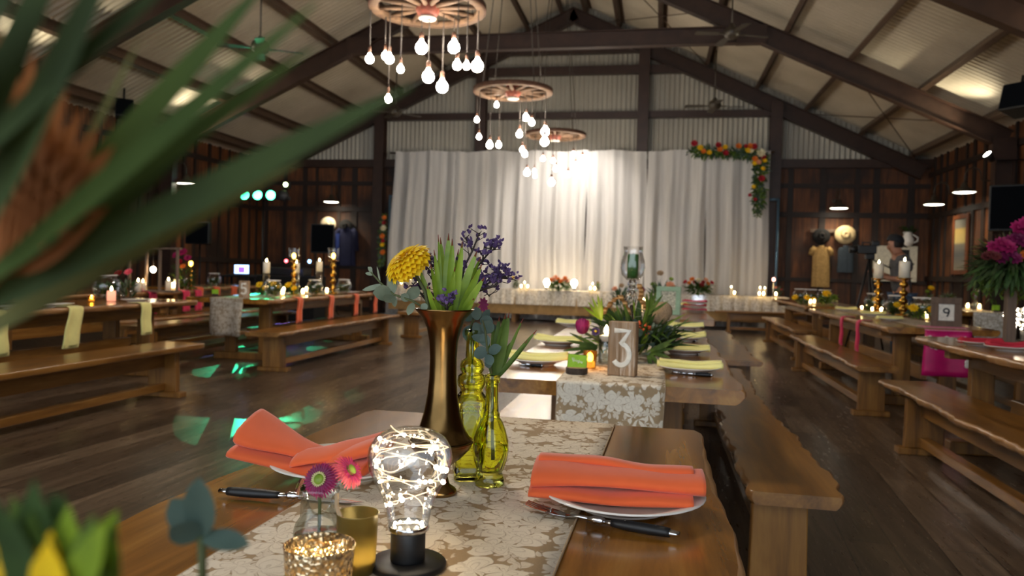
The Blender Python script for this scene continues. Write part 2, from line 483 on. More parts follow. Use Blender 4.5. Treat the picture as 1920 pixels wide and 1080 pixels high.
# ------------------------------------------------------------------ drape
def drape_mat():
    t = NT('white_voile')
    f = t.noise(t.coord((1, 1, .05)), 9, 3)
    col = t.ramp(f, [(.3, lin((206, 202, 198))), (.7, lin((232, 228, 224)))])
    t.set(Base_Color=col, Roughness=.9)
    tl = t.node('ShaderNodeBsdfTranslucent'); t.link(col, tl.inputs[0])
    mx = t.node('ShaderNodeMixShader'); mx.inputs[0].default_value = .2
    t.link(t.b.outputs[0], mx.inputs[1]); t.link(tl.outputs[0], mx.inputs[2]); t.link(mx.outputs[0], t.out.inputs[0])
    return t.m
MT['voile'] = drape_mat()
YC = 18.3
cur = thing('backdrop_curtain', 'tall white pleated curtain hung as a backdrop behind the long lace-covered head table', 'curtain', (0, YC, 0))
xs = [-6.62, -5.0, -3.35, -1.75, -.35, 1.02, 2.42]
for k in range(6):
    x0, x1 = xs[k], xs[k + 1]; rr = random.Random(20 + k)
    ph = [rr.uniform(0, 6) for _ in range(5)]; fr = [rr.uniform(9, 12), rr.uniform(17, 22), rr.uniform(30, 38), rr.uniform(4, 6)]
    def fn(u, v, x0=x0, x1=x1, ph=ph, fr=fr, k=k):
        x = x0 + (x1 - x0) * u; w = x1 - x0
        g = math.sin(fr[0] * x + ph[0] + .5 * v) * .045 + math.sin(fr[1] * x + ph[1]) * .028 + math.sin(fr[2] * x + ph[2]) * .014 * (1 - .5 * v)
        e = max(0, .5 - abs(u - .5)) * 2
        lx = 0
        if k == 0: lx = (1 - u) * (.12 * v - .16 * (1 - v)) * .6
        z = .03 + 4.05 * v + (.02 * math.sin(fr[3] * x + ph[3]) if v > .99 else 0)
        g *= 1.0 - .55 * v ** 6
        return (x + lx + .02 * math.sin(7 * v + ph[4]), -g - .02 * (1 - v) + (k % 2) * .012, z)
    MB().grid(90, 8, fn).build('drape', MT['voile'], cur)
m = MB().tube([(-6.7, .07, 4.05), (2.5, .07, 4.05)], .025, 8); m.build('rod', MT['purlin'], cur)
MT['bluesteel'] = plain('blue_painted_steel', (96, 128, 150), .35, .4)
for x in (-6.68, 2.62):
    m = MB(); m.tube([(x, .07, 0), (x, .07, 3.0), (x - (.0 if x > 0 else 0), .07, 3.0)], .03, 8)
    m.tube([(x, .07, 2.97), (x - .2 if x > 0 else x + .2, .07, 2.97)], .03, 8)
    m.lathe([(.18, 0), (.18, .015), (.05, .03)], 16, Matrix.Translation((x, .07, 0)))
    m.build('upright', MT['bluesteel'], cur)

# ------------------------------------------------------------------ tables and benches
def slab(m, x0, x1, y0, y1, z0, z1, seed, amp=.02, n=72, edge=.018, sides=(1, 1)):
    rr = random.Random(seed)
    K = [(rr.uniform(2, 4), rr.uniform(0, 6), .5), (rr.uniform(6, 9), rr.uniform(0, 6), .3), (rr.uniform(14, 20), rr.uniform(0, 6), .2), (rr.uniform(32, 46), rr.uniform(0, 6), .22)]
    K2 = [(rr.uniform(2, 4), rr.uniform(0, 6), .5), (rr.uniform(6, 9), rr.uniform(0, 6), .3), (rr.uniform(14, 20), rr.uniform(0, 6), .2), (rr.uniform(32, 46), rr.uniform(0, 6), .22)]
    f = lambda K, y: amp * sum(a * math.sin(w * y + p) for w, p, a in K)
    secs = []
    for j in range(n + 1):
        t = j / n; y = y0 + (y1 - y0) * t
        cr = edge * .7 * (max(0, 1 - t / .012) + max(0, 1 - (1 - t) / .012))
        l = x0 + (f(K, y) if sides[0] else 0) + cr; r = x1 + (f(K2, y) if sides[1] else 0) - cr
        h = z1 - z0; b1 = edge * (1 + .5 * math.sin(11 * y)) if sides[0] else .004; b2 = edge * (1 + .5 * math.sin(9 * y + 1)) if sides[1] else .004
        secs.append([(l + b1 * .55, y, z1), (l + b1 * .1, y, z1 - h * .15), (l, y, z1 - h * .45), (l + b1 * .6, y, z1 - h * .85), (l + b1 * 1.1, y, z0),
                     (r - b2 * 1.1, y, z0), (r - b2 * .6, y, z1 - h * .85), (r, y, z1 - h * .45), (r - b2 * .1, y, z1 - h * .15), (r - b2 * .55, y, z1)])
    vs = [p for s_ in secs for p in s_]; fs = []; w = 10
    flat_top = []
    for j in range(n):
        for i in range(w):
            i2 = (i + 1) % w
            m.m = 1 if i in (0, 1, 2, 5, 6, 7, 8) and ((i < 4 and sides[0]) or (i > 4 and sides[1])) else 0
            fs.append((j * w + i, j * w + i2, (j + 1) * w + i2, (j + 1) * w + i, m.m))
    b = len(m.v); m.v += [Vector(p) for p in vs]
    for f_ in fs:
        if f_[0] % w == 9: m.flat.add(len(m.f))
        m.f.append([b + q for q in reversed(f_[:4])]); m.mi.append(f_[4])
    m.m = 0
    m.flat.add(len(m.f)); m.f.append([b + i for i in range(w)]); m.mi.append(0)
    m.flat.add(len(m.f)); m.f.append([b + n * w + i for i in reversed(range(w))]); m.mi.append(0)
    return m

def table(label, x0, x1, y0, y1, seed, group=None, zt=.77, sides=(1, 1), amp=.02):
    cx, cy = (x0 + x1) / 2, (y0 + y1) / 2; hw, hl = (x1 - x0) / 2, (y1 - y0) / 2
    t = thing('dining_table', label, 'table', (cx, cy, 0), 0, group)
    slab(MB(), -hw, hw, -hl, hl, zt - .055, zt, seed, amp, 90, .022, sides).build('tabletop', [MT['table'], MT['edge']], t)
    for s in (-1, 1):
        yl = s * (hl - .5)
        for sx in (-1, 1):
            MB().box(sx * hw * .42 - .075, sx * hw * .42 + .075, yl - .035, yl + .035, .09, zt - .055).build('leg', MT['leg'], t, smooth=False, bevel=.006)
        MB().box(-hw * .8, hw * .8, yl - .06, yl + .06, 0, .09).build('foot', MT['leg'], t, smooth=False, bevel=.01)
        MB().box(-hw * .85, hw * .85, yl - .05, yl + .05, zt - .115, zt - .0545).build('cross_rail', MT['leg'], t, smooth=False, bevel=.006)
    MB().box(-.03, .03, -hl + .5, hl - .5, .25, .39).build('stretcher', MT['bench'], t, smooth=False, bevel=.005)
    MB().box(-hw * .55 - .02, -hw * .55 + .02, -hl + .55, hl - .55, zt - .17, zt - .056).build('apron', MT['bench'], t, smooth=False, bevel=.004)
    MB().box(hw * .55 - .02, hw * .55 + .02, -hl + .55, hl - .55, zt - .17, zt - .056).build('apron', MT['bench'], t, smooth=False, bevel=.004)
    return t

def bench(label, x0, x1, y0, y1, seed, group='timber benches beside the tables', zt=.45, rot=0.0, inset=.28, sides=(1, 1), amp=.03, ldx=0.0):
    cx, cy = (x0 + x1) / 2, (y0 + y1) / 2; hw, hl = (x1 - x0) / 2, (y1 - y0) / 2
    t = thing('bench', label, 'bench', (cx, cy, 0), rot, group)
    slab(MB(), -hw, hw, -hl, hl, zt - .045, zt, seed, amp, 90, .02, sides).build('seat', [MT['bench'], MT['edge']], t)
    for s in (-1, 1):
        yl = s * (hl - inset); w = hw * .66
        m = MB(); z0, z1 = .045, zt - .045
        m.add([(ldx - w * .98, yl - .03, z0), (ldx + w * .98, yl - .03, z0), (ldx + w * .98, yl + .03, z0), (ldx - w * .98, yl + .03, z0),
               (ldx - w * .92, yl - .03, z1), (ldx + w * .92, yl - .03, z1), (ldx + w * .92, yl + .03, z1), (ldx - w * .92, yl + .03, z1)],
              [(3, 2, 1, 0), (4, 5, 6, 7), (0, 1, 5, 4), (1, 2, 6, 5), (2, 3, 7, 6), (3, 0, 4, 7)], None, True)
        m.build('leg', MT['leg'], t, smooth=False, bevel=.005)
        MB().box(ldx - w * 1.35, ldx + w * 1.35, yl - .05, yl + .05, 0, .045).build('foot', MT['leg'], t, smooth=False, bevel=.006)
    MB().box(-.022, .022, -hl + inset + .03, hl - inset - .03, zt - .19, zt - .046).build('apron', MT['bench'], t, smooth=False, bevel=.004)
    MB().box(-.035, .035, -hl + inset + .03, hl - inset - .03, .06, .12).build('stretcher', MT['bench'], t, smooth=False, bevel=.005)
    return t

T1 = (-.825, .128, -1.7, 2.09)
table('long polished live-edge timber table in the foreground with two orange napkin settings', *T1, seed=11, amp=.008)
T2 = (-.66, .33, 2.87, 6.75)
table('timber table behind the foreground one carrying the wooden number 3 block', *T2, seed=12, amp=.014, sides=(0, 1))
T3 = (-.45, .53, 7.35, 11.1)
table('timber table beyond table three with the green picture frame and stacked pink napkins', *T3, seed=13, sides=(0, 0))
T9 = (2.02, 2.98, 7.4, 11.2)
table('live-edge timber table with the framed number 9 and brass candlesticks', *T9, seed=14)
TR = (1.9, 2.95, 2.4, 6.3)
table('live-edge timber table at right edge carrying the tall burgundy flower urn', *TR, seed=15)
TF = (2.2, 3.15, 12.3, 16.0)
table('far right timber table with yellow napkins between table nine and the head table', *TF, seed=16)
TW = (4.2, 5.1, 12.0, 15.6)
table('timber table near the right wall with a lace runner hanging over its end', *TW, seed=17)
TL = (-5.85, -4.9, 3.75, 7.55)
table('timber table at left with yellow napkins hanging over its side', *TL, seed=18, sides=(0, 1))
T5 = (-5.5, -4.42, 8.2, 12.1)
table('timber table at left with wooden number 5 and hanging orange napkins', *T5, seed=19)
TP = (-7.6, -6.65, 6.6, 10.3)
table('timber table at far left with hanging pink napkins and a lantern frame', *TP, seed=20)
TO = (-8.4, -7.4, 10.9, 13.9)
table('farthest timber table on the left with hanging orange napkins', *TO, seed=22)

bench('live-edge bench with wide plank leg standing right of the foreground table, nearest the camera', .335, .64, 2.72, 6.35, 31, ldx=-.045, inset=.12)
bench('bench tucked under the left side of the number 3 table, its seat shining white', -.79, -.465, 2.98, 6.6, 43, sides=(0, 0), inset=.2)
bench('second bench along the middle row, beyond the near one and right of table three', .56, .9, 6.95, 10.7, 32)
bench('bench at right foreground with a bright gnarled front edge', 1.62, 2.0, 2.2, 6.1, 33, sides=(1, 0), inset=.42)
bench('bench in front of table nine with a plank leg facing the camera', 1.68, 2.02, 6.95, 10.5, 34, sides=(1, 0), inset=.22)
bench('bench beside the far right table, left of its end', 1.9, 2.22, 11.4, 15.0, 35, sides=(1, 0))
bench('long bench under the two yellow napkins at left', -4.44, -4.02, 2.5, 6.32, 36, sides=(0, 0), inset=.3)
bench('bench in front of table five under the orange napkins', -4.36, -3.96, 7.55, 11.45, 37, sides=(0, 1), inset=.3)
bench('bench on the far side of table five, its end beside the lace runner', -5.98, -5.6, 7.62, 11.4, 38, inset=.3)
bench('bench between table five and the pink napkin table', -6.62, -6.3, 8.0, 11.8, 39, inset=.3)
bench('bench behind table nine, glimpsed past its legs', 3.05, 3.4, 7.2, 11.0, 40)
bench('bench across the front of the head table at right, with open space beneath', 2.6 - .17, 2.6 + .17, 15.5, 18.3, 41, rot=PI / 2, sides=(0, 0), zt=.46)
bench('bench along the middle of the left aisle, beyond table five', -4.3, -3.9, 12.2, 15.8, 42)

# head table with lace cloth
def lace_mat(name, base, thread, scale, dens=.62):
    t = NT(name); v = t.coord((scale, scale, scale))
    def layer(vec, k, size, seed):
        vo = t.node('ShaderNodeTexVoronoi', feature='F1'); vo.inputs['Scale'].default_value = k; vo.inputs['Randomness'].default_value = .75
        t.link(vec, vo.inputs['Vector'])
        sub = t.node('ShaderNodeVectorMath', operation='SUBTRACT'); 
        sc = t.node('ShaderNodeVectorMath', operation='SCALE'); sc.inputs['Scale'].default_value = 1
        t.link(vec, sub.inputs[0]); t.link(vo.outputs['Position'], sub.inputs[1])
        sx = t.node('ShaderNodeSeparateXYZ'); t.link(sub.outputs[0], sx.inputs[0])
        ang = t.math('ARCTAN2', t.math('ADD', sx.outputs[1], sx.outputs[2]), sx.outputs[0])
        pet = t.math('ABSOLUTE', t.math('SINE', t.math('ADD', t.math('MULTIPLY', ang, 2.5), seed)))
        rad = t.math('MULTIPLY', t.math('ADD', t.math('MULTIPLY', t.math('POWER', pet, .6), .62), .38), size / k)
        # distance in the plane
        d = vo.outputs['Distance']
        inside = t.math('SUBTRACT', t.math('MULTIPLY', rad, k), t.math('MULTIPLY', d, 1.0))
        return inside, pet
    nz = t.node('ShaderNodeTexNoise'); nz.inputs['Scale'].default_value = 1.6; t.link(v, nz.inputs['Vector'])
    wv = t.mix(.45, v, nz.outputs['Color'], 'ADD')
    a, pa = layer(wv, 1.0, .62, .4)
    b, pb = layer(wv, 2.1, .55, 1.3)
    st = lambda x, e0, e1: t.node('ShaderNodeMapRange', interpolation_type='SMOOTHSTEP', i_1=e0, i_2=e1)
    def sstep(x, e0, e1):
        n = st(x, e0, e1); t.link(x, n.inputs[0]); return n.outputs[0]
    ma = sstep(a, -.02, .03)
    vein = t.math('MULTIPLY', sstep(pa, .0, .25), 1)
    ma = t.math('MULTIPLY', ma, t.math('ADD', t.math('MULTIPLY', vein, .6), .4))
    mbk = t.math('MULTIPLY', sstep(b, -.02, .04), .8)
    f = t.math('MAXIMUM', ma, mbk)
    ln = t.math('ABSOLUTE', t.math('SINE', t.math('MULTIPLY', a, 16)))
    f = t.math('MULTIPLY', f, t.math('ADD', t.math('MULTIPLY', sstep(ln, .05, .45), .35), .65))
    weave = t.noise(t.coord((400, 400, 400)), 1, 1)
    f = t.math('MULTIPLY', f, t.math('ADD', t.math('MULTIPLY', weave, .25), .84))
    hs = t.mix(weave, lin(tuple(int(c * .86) for c in base)), lin(base))
    t.set(Base_Color=t.mix(f, hs, lin(thread)), Roughness=.9)
    t.bump(f, .35, .002)
    return t.m
MT['lace'] = lace_mat('lace_over_hessian', (182, 152, 114), (238, 224, 202), 13.5)
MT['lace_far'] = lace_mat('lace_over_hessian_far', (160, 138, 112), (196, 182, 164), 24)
MT['lacecloth'] = lace_mat('head_table_lace', (196, 178, 150), (240, 232, 220), 26)
MT['tan'] = plain('tan_underskirt', (168, 132, 84), .9, 0, .1, 12)

HX0, HX1, HY = -6.3, 2.75, 17.38
ht = thing('head_table', 'long low head table under a white lace cloth in front of the curtain', 'table', ((HX0 + HX1) / 2, HY + .35, 0))
hl = (HX1 - HX0) / 2
MB().box(-hl, hl, -.33, .33, .70, .755).build('tabletop', MT['table'], ht, smooth=False, bevel=.006)
for x in (-hl + .25, -hl / 3, hl / 3, hl - .25):
    MB().box(x - .05, x + .05, -.25, .25, 0, .70).build('leg', MT['leg'], ht, smooth=False, bevel=.006)
hc = thing('tablecloth', 'white lace tablecloth gathered along the front of the head table', 'tablecloth', ((HX0 + HX1) / 2, HY + .35, 0))
def clothtop(u, v): return (-hl - .02 + (2 * hl + .04) * u, -.37 + .72 * v, .762)
def clothf(u, v):
    x = -hl - .02 + (2 * hl + .04) * u; g = (.03 * math.sin(31 * x) + .015 * math.sin(53 * x + 1)) * (1 - v) ** .6
    return (x, -.372 - .02 * (1 - v) - g, .42 + .342 * v)
def undf(u, v):
    x = -hl + 2 * hl * u; g = (.02 * math.sin(17 * x + 2)) * (1 - v)
    return (x, -.352 - g * .6, .2 + .54 * v)
m = MB(); m.grid(60, 2, clothtop); m.grid(520, 3, clothf); m.build('lace_cloth', MT['lacecloth'], hc)
MB().grid(160, 3, undf).build('underskirt', MT['tan'], hc)

# ------------------------------------------------------------------ wagon-wheel chandeliers
MT['oldwood'] = wood('weathered_wheel_wood', (66, 46, 30), (108, 80, 56), (146, 114, 84), 'x', .7, 1.5)
MT['rust'] = plain('rusted_iron', (92, 62, 48), .7, .4, .2, 20)
MT['hubred'] = plain('worn_red_hub', (140, 70, 52), .6, 0, .25, 14)
MT['hubwhite'] = plain('painted_hub_cap', (206, 196, 184), .5)
def bulb_prof(r):
    return [(.0, -r), (r * .5, -r * .87), (r * .87, -r * .5), (r, 0), (r * .87, r * .5), (r * .58, r * .85), (r * .36, r * 1.15), (r * .3, r * 1.4), (0, r * 1.41)]
def chandelier(label, cx, cy, z, R, bulbs, seed, big=.052):
    rr = random.Random(seed)
    t = thing('wagon_wheel_chandelier', label, 'chandelier', (cx, cy, z), 0, 'wagon wheel chandeliers along the ridge')
    prof = [(R - .085, -.03), (R - .004, -.035), (R, -.03), (R, .03), (R - .01, .035), (R - .085, .03), (R - .09, .0), (R - .085, -.03)]
    MB().lathe(prof, 48, None, None, False).build('rim', MT['oldwood'], t)
    MB().lathe([(R + .001, -.03), (R + .012, -.03), (R + .012, .03), (R + .001, .03)], 48, None, None, False).build('iron_tyre', MT['rust'], t)
    for k in range(12):
        a = 2 * PI * k / 12 + .1
        c, s = math.cos(a), math.sin(a)
        MB().tube([(c * .1, s * .1, .0), (c * .3, s * .3, .004), (c * (R - .07), s * (R - .07), 0)], [.026, .03, .02], 6).build('spoke', MT['oldwood'], t)
    h = MB().lathe([(.0, -.12), (.06, -.12), (.1, -.085), (.12, -.04), (.13, 0), (.12, .06), (.09, .12), (.0, .12)], 20).build('hub', MT['hubred'], t)
    MB().lathe([(.03, -.126), (.085, -.126), (.095, -.115), (.085, -.1), (.03, -.11), (.03, -.126)], 20, None, None, False).build('hub_cap', MT['hubwhite'], h)
    zr = roof(cx) - z - .1
    for k in range(4):
        a = PI / 4 + k * PI / 2
        MB().tube([(math.cos(a) * (R - .05), math.sin(a) * (R - .05), .03), (math.cos(a) * .12, math.sin(a) * .12, zr)], .008, 5).build('chain', MT['cable'], t)
    for (x, y, zz) in bulbs:
        r = big * rr.choice((.72, .85, .95, 1.2))
        lx, ly, lz = x - cx, y - cy, zz - z
        b = MB().lathe(bulb_prof(r), 12, Matrix.Translation((lx, ly, lz)), None, False).build('bulb', MT['bulb'], t)
        mm = MB().lathe([(r * .37, r * 1.5), (r * .4, r * 1.5 + .05), (r * .2, r * 1.5 + .07), (0, r * 1.5 + .07)], 10, Matrix.Translation((lx, ly, lz)))
        sk = mm.build('lamp_holder', MT['rust'], b)
        q = Vector((lx, ly, 0)); 
        rad = min(R - .04, max(.15, q.length)); top = q.normalized() * rad
        MB().tube([(lx, ly, lz + r * 1.5 + .06), (lx, ly, -.05), (top.x, top.y, .04)], .006, 5).build('flex', MT['cable'], b)
    return t
px1 = [(693, 111), (722, 105), (730, 111), (751, 130), (790, 90), (803, 144), (829, 163), (851, 89), (857, 123), (875, 124), (895, 124), (728, 186)]
px2 = [(931, 197), (894, 225), (898, 257), (918, 272), (935, 272), (974, 252), (986, 221), (997, 230), (979, 281), (984, 289), (1022, 247), (1021, 266)]
px3 = [(1018, 298), (1037, 302), (1042, 317), (988, 324), (1002, 321), (1003, 330), (1034, 342), (1065, 328), (1079, 310), (1075, 290), (1092, 300)]
def bulbs_at(px, cy, cx, R, seed):
    rr = random.Random(seed); out = []
    for i, (u, v) in enumerate(px):
        p0 = at(u, v, y=cy)
        half = math.sqrt(max(.02, (R * .9) ** 2 - (p0.x - cx) ** 2))
        p = at(u, v, y=cy + rr.uniform(-1, 1) * half * .75)
        out.append(p)
    return out
W1, W2, W3 = at(802, 14, y=7.75), at(962, 171, y=11.6), at(1041, 253, y=15.2)
chandelier('nearest wagon wheel chandelier in view, its wheel cut by the top of the photo', W1.x, 7.75, W1.z, .6, bulbs_at(px1, 7.75, W1.x, .6, 1), 1)
chandelier('middle wagon wheel chandelier of the three, hanging before the gable wall', W2.x, 11.6, W2.z, .6, bulbs_at(px2, 11.6, W2.x, .6, 2), 2)
chandelier('farthest wagon wheel chandelier, its bulbs in front of the white curtain', W3.x, 15.2, W3.z, .6, bulbs_at(px3, 15.2, W3.x, .6, 3), 3)
# the next wheel of the row hangs over the foreground table, above the frame
r0_ = random.Random(9)
chandelier('wagon wheel chandelier above the foreground table, over the top of the picture', -1.6, 3.3, 4.0, .6,
           [Vector((-1.6 + r0_.uniform(-.5, .5), 3.3 + r0_.uniform(-.5, .5), 4.0 - r0_.uniform(.45, 1.0))) for k in range(12)], 4)

# ------------------------------------------------------------------ gooseneck wall lamps
MT['enamel'] = plain('dark_enamel_shade', (70, 62, 52), .4, .2)
def wall_lamp(label, u, v, wall, group='gooseneck barn lamps'):
    if wall == 'back': p = at(u, v, y=YB - .45); n = Vector((0, 1, 0)); w = YB - p.y
    elif wall == 'right': p = at(u, v, x=XR - .5); n = Vector((1, 0, 0)); w = XR - p.x
    else: p = at(u, v, x=XL + .5); n = Vector((-1, 0, 0)); w = p.x - XL
    t = thing('wall_lamp', label, 'lamp', p, 0, group)
    MB().lathe([(.21, 0), (.2, .012), (.13, .06), (.065, .1), (.05, .17), (.03, .19), (0, .19)], 24, None, None, False).build('shade', MT['enamel'], t, solid=.004)
    MB().lathe([(0, -.004), (.16, -.004), (.19, .008), (.0, .02)], 24, None, None, False).build('diffuser', MT['shade_in'], t)
    pts = [Vector((0, 0, .18)), Vector((0, 0, .3))]
    for k in range(1, 7):
        a = PI * k / 7
        pts.append(Vector((0, 0, .3)) + n * (.14 - .14 * math.cos(a)) + Vector((0, 0, .16 * math.sin(a))))
    pts.append(n * .28 + Vector((0, 0, .24))); pts.append(n * w + Vector((0, 0, .2)))
    MB().tube(pts, .013, 6).build('gooseneck', MT['enamel'], t)
    M = Matrix.Translation(n * (w - .012) + Vector((0, 0, .2))) @ n.to_track_quat('Z', 'Y').to_matrix().to_4x4()
    MB().lathe([(.0, -.02), (.05, -.015), (.06, .01), (0, .012)], 14, M).build('wall_plate', MT['enamel'], t)
    light('wall_lamp_glow', 'SPOT', (p.x, p.y, p.z - .03), 38, (1, .86, .62), (p.x, p.y, 0), spot_size=2.5, spot_blend=.6, shadow_soft_size=.12)
wall_lamp('barn lamp on the back wall above the black and straw hats', 1573, 391, 'back')
wall_lamp('barn lamp on the right wall, farther one near the room corner', 1751, 384, 'right')
wall_lamp('barn lamp on the right wall, nearer one beside the steel column', 1808, 361, 'right')
wall_lamp('barn lamp on the back wall over the cream hat, left of the curtain', 621, 379, 'back')
wall_lamp('barn lamp on the back wall left of the green dance lights', 423, 362, 'back')
wall_lamp('leftmost barn lamp, seen between the blurred foreground leaves', 349, 345, 'left')

# floodlights at the rafter knees that wash the roof sheets
MT['lens'] = emit('flood_lens', (1, .95, .75), 30)
def flood(label, loc, aim, energy, vis=True):
    t = thing('floodlight', label, 'lamp', loc, 0, 'floodlights on the frame knees')
    d = (Vector(aim) - Vector(loc)).normalized()
    M = d.to_track_quat('Z', 'Y').to_matrix().to_4x4()
    MB().lathe([(0, -.12), (.04, -.12), (.06, -.04), (.075, .03), (.07, .03)], 16, M, None, False).build('housing', MT['blackmetal'], t)
    MB().lathe([(0, .0), (.066, .01), (.066, .026), (0, .028)], 16, M, None, False).build('lens', MT['lens'], t)
    s = 1 if loc[0] > AX else -1
    MB().tube([(0, 0, -.05), (s * .15, 0, -.08), (s * (abs((XR if s > 0 else XL) - loc[0])), 0, -.08)], .012, 6).build('arm', MT['blackmetal'], t)
    light('floodlight_beam', 'SPOT', Vector(loc) + d * .05, energy, (1, .9, .66), aim, spot_size=1.7, spot_blend=.6, shadow_soft_size=.05)
K = at(1853, 291, y=14.25)
flood('small bright floodlight on the right wall just below the rafter end', K, (3.6, 13.75, 5.05), 150)
flood('floodlight at the left end of the tie beam frame, aimed up at the roof', (-10.0, 14.0, 3.45), (-7.0, 13.9, 5.2), 230)
flood('floodlight on the nearer left frame behind the foreground leaves', (-10.0, 9.7, 3.45), (-6.6, 9.6, 5.3), 200)
flood('floodlight at the nearer right frame beyond the picture edge', (5.5, 9.7, 3.45), (2.4, 9.8, 5.2), 120)

# ------------------------------------------------------------------ ceiling fans
def fan(label, c, rod_top, a0, blades=4, R=.62):
    t = thing('ceiling_fan', label, 'fan', c, a0, 'ceiling fans')
    MB().lathe([(0, -.1), (.07, -.1), (.12, -.06), (.14, 0), (.12, .07), (.06, .1), (.03, .16), (0, .16)], 20).build('motor', MT['enamel'], t)
    MB().tube([(0, 0, .1), (0, 0, rod_top - c[2])], .014, 8).build('down_rod', MT['enamel'], t)
    for k in range(blades):
        M = Matrix.Rotation(2 * PI * k / blades, 4, 'Z')
        m = MB(); m.box(.1, .24, -.02, .02, -.03, -.018, M)
        m.add([(.22, -.05, -.03), (R, -.075, -.045), (R + .02, 0, -.035), (R, .075, -.025), (.22, .05, -.015)], [(0, 1, 2, 3, 4)], M, True)
        m.build('blade', MT['enamel'], t, solid=.012)
for lab, u, v, y, a in (('ceiling fan hanging under the right rafter beside the tie beam', 1372, 62, 13.6, .3), ('ceiling fan before the right side of the gable wall', 1340, 197, 17.2, .1),
                        ('ceiling fan on a long rod at upper left, half hidden by leaves', 488, 88, 10.9, .5), ('ceiling fan at left before the gable wall, near the curtain post', 742, 210, 17.0, .7)):
    p = at(u, v, y=y); fan(lab, p, roof(p.x, -.02), a)

# ------------------------------------------------------------------ loudspeakers and dance lights
MT['grille'] = plain('speaker_grille', (8, 11, 16), .95, 0, .1, 200, .3, Specular_IOR_Level=.1)
def speaker(label, c, w, h, d, rz, tilt=0, loc_group=None, bracket=None, stand=False):
    t = thing('loudspeaker', label, 'speaker', c, rz, loc_group)
    M = Matrix.Rotation(tilt, 4, 'X')
    m = MB(); m.add([(-w / 2, -d / 2, 0), (w / 2, -d / 2, 0), (w * .36, d / 2, 0), (-w * .36, d / 2, 0), (-w / 2, -d / 2, h), (w / 2, -d / 2, h), (w * .36, d / 2, h), (-w * .36, d / 2, h)],
                    [(3, 2, 1, 0), (4, 5, 6, 7), (0, 1, 5, 4), (1, 2, 6, 5), (2, 3, 7, 6), (3, 0, 4, 7)], M, True)
    cab = m.build('cabinet', MT['black'], t, smooth=False, bevel=.02)
    MB().box(-w * .45, w * .45, -d / 2 - .008, -d / 2 + .004, h * .04, h * .96, M).build('grille', MT['grille'], t, smooth=False, bevel=.004)
    if bracket: MB().tube(bracket, .02, 6).build('bracket', MT['blackmetal'], t)
    if stand:
        z = -c[2]
        MB().tube([(0, 0, 0), (0, 0, z + .25)], .02, 8).build('pole', MT['blackmetal'], t)
        for k in range(3):
            a = 2 * PI * k / 3 + .4
            MB().tube([(0, 0, z + .55), (math.cos(a) * .4, math.sin(a) * .4, z + .012)], .014, 6).build('leg', MT['blackmetal'], t)
    return t
p = at(1880, 438, x=5.45); w_ = .62
speaker('large dark loudspeaker on the right wall behind the burgundy flowers', (p.x - .1, p.y - .5, p.z), (.56), .72, .4, -.45, bracket=[(0, .1, .5), (.35, .5, .5)])
p = at(1912, 212, x=4.6)
speaker('dark loudspeaker slung high under the roof at upper right', (p.x, p.y, p.z), .42, .38, .32, -.9, -.3, bracket=[(0, 0, .3), (.0, .05, .5)])
p = at(232, 222, y=12.5)
speaker('small dark loudspeaker under the left roof, behind the blurred leaves', p, .32, .34, .26, .8, -.2, bracket=[(0, 0, .3), (0, 0, .545)])
for lab, u, vb, wpx, hpx, y in (('black loudspeaker on a stand beside the hanging jackets', 607, 475, 44, 54, 16.8), ('black loudspeaker on a stand behind the pink flowers at left', 375, 458, 44, 42, 15.0)):
    p = at(u, vb, y=y); k = (p - CPOS).dot(FW) / CAM_F
    speaker(lab, p, wpx * k, hpx * k, .4, .25, 0, 'loudspeakers on stands', None, True)

MT['greenled'] = emit('green_lens', (.05, 1.0, .35), 16)
MT['blueled'] = emit('blue_lens', (.25, .35, 1.0), 30)
MT['yelled'] = emit('yellow_green_lens', (.75, 1.0, .35), 30)
MT['deadlens'] = plain('grey_lens', (70, 70, 72), .3)
YD = 15.8
p = at(494, 376, y=YD)
dj = thing('dance_light_bar', 'black bar of three glowing green dance lights with two small beams on top', 'stage light', p, .15)
k = (p - CPOS).dot(FW) / CAM_F
MB().box(-42 * k, 50 * k, -.06, .06, .02, .1).build('bar', MT['blackmetal'], dj, smooth=False, bevel=.01)
for i, (u, mt) in enumerate(((462, 'greenled'), (486.5, 'greenled'), (511.5, 'greenled'), (534, 'deadlens'))):
    x = (u - 494) * k
    M = Matrix.Translation((x, -.1, .11)) @ Matrix.Rotation(PI / 2, 4, 'X')
    can = MB().lathe([(0, -.16), (.07, -.16), (.115, -.05), (.12, .04), (.105, .045)], 18, M, None, False).build('lamp_can', MT['black'], dj)
    MB().lathe([(0, .02), (.1, .025), (.1, .035), (0, .045)], 18, M, None, False).build('lens', MT[mt], can)
for u, v, mt in ((467, 344, 'blueled'), (538, 346, 'yelled')):
    x = (u - 494) * k; z = (376 - v) * k
    b = MB().box(x - .07, x + .07, -.08, .1, z - .08, z + .07).build('beam_head', MT['black'], dj, smooth=False, bevel=.02)
    MB().ball((x, -.09, z), .045, 10, 6).build('lens', MT[mt], b)
    MB().tube([(x, 0, z - .06), (x, 0, .09)], .012, 6).build('clamp', MT['blackmetal'], b)
MB().tube([(0, 0, .03), (0, 0, -p.z + .4)], .025, 8).build('stand_pole', MT['blackmetal'], dj)
for kk in range(3):
    a = 2 * PI * kk / 3 + .3
    MB().tube([(0, 0, -p.z + .7), (math.cos(a) * .5, math.sin(a) * .5, -p.z + .013)], .016, 6).build('stand_leg', MT['blackmetal'], dj)
DJ = Vector((p.x, p.y, p.z))
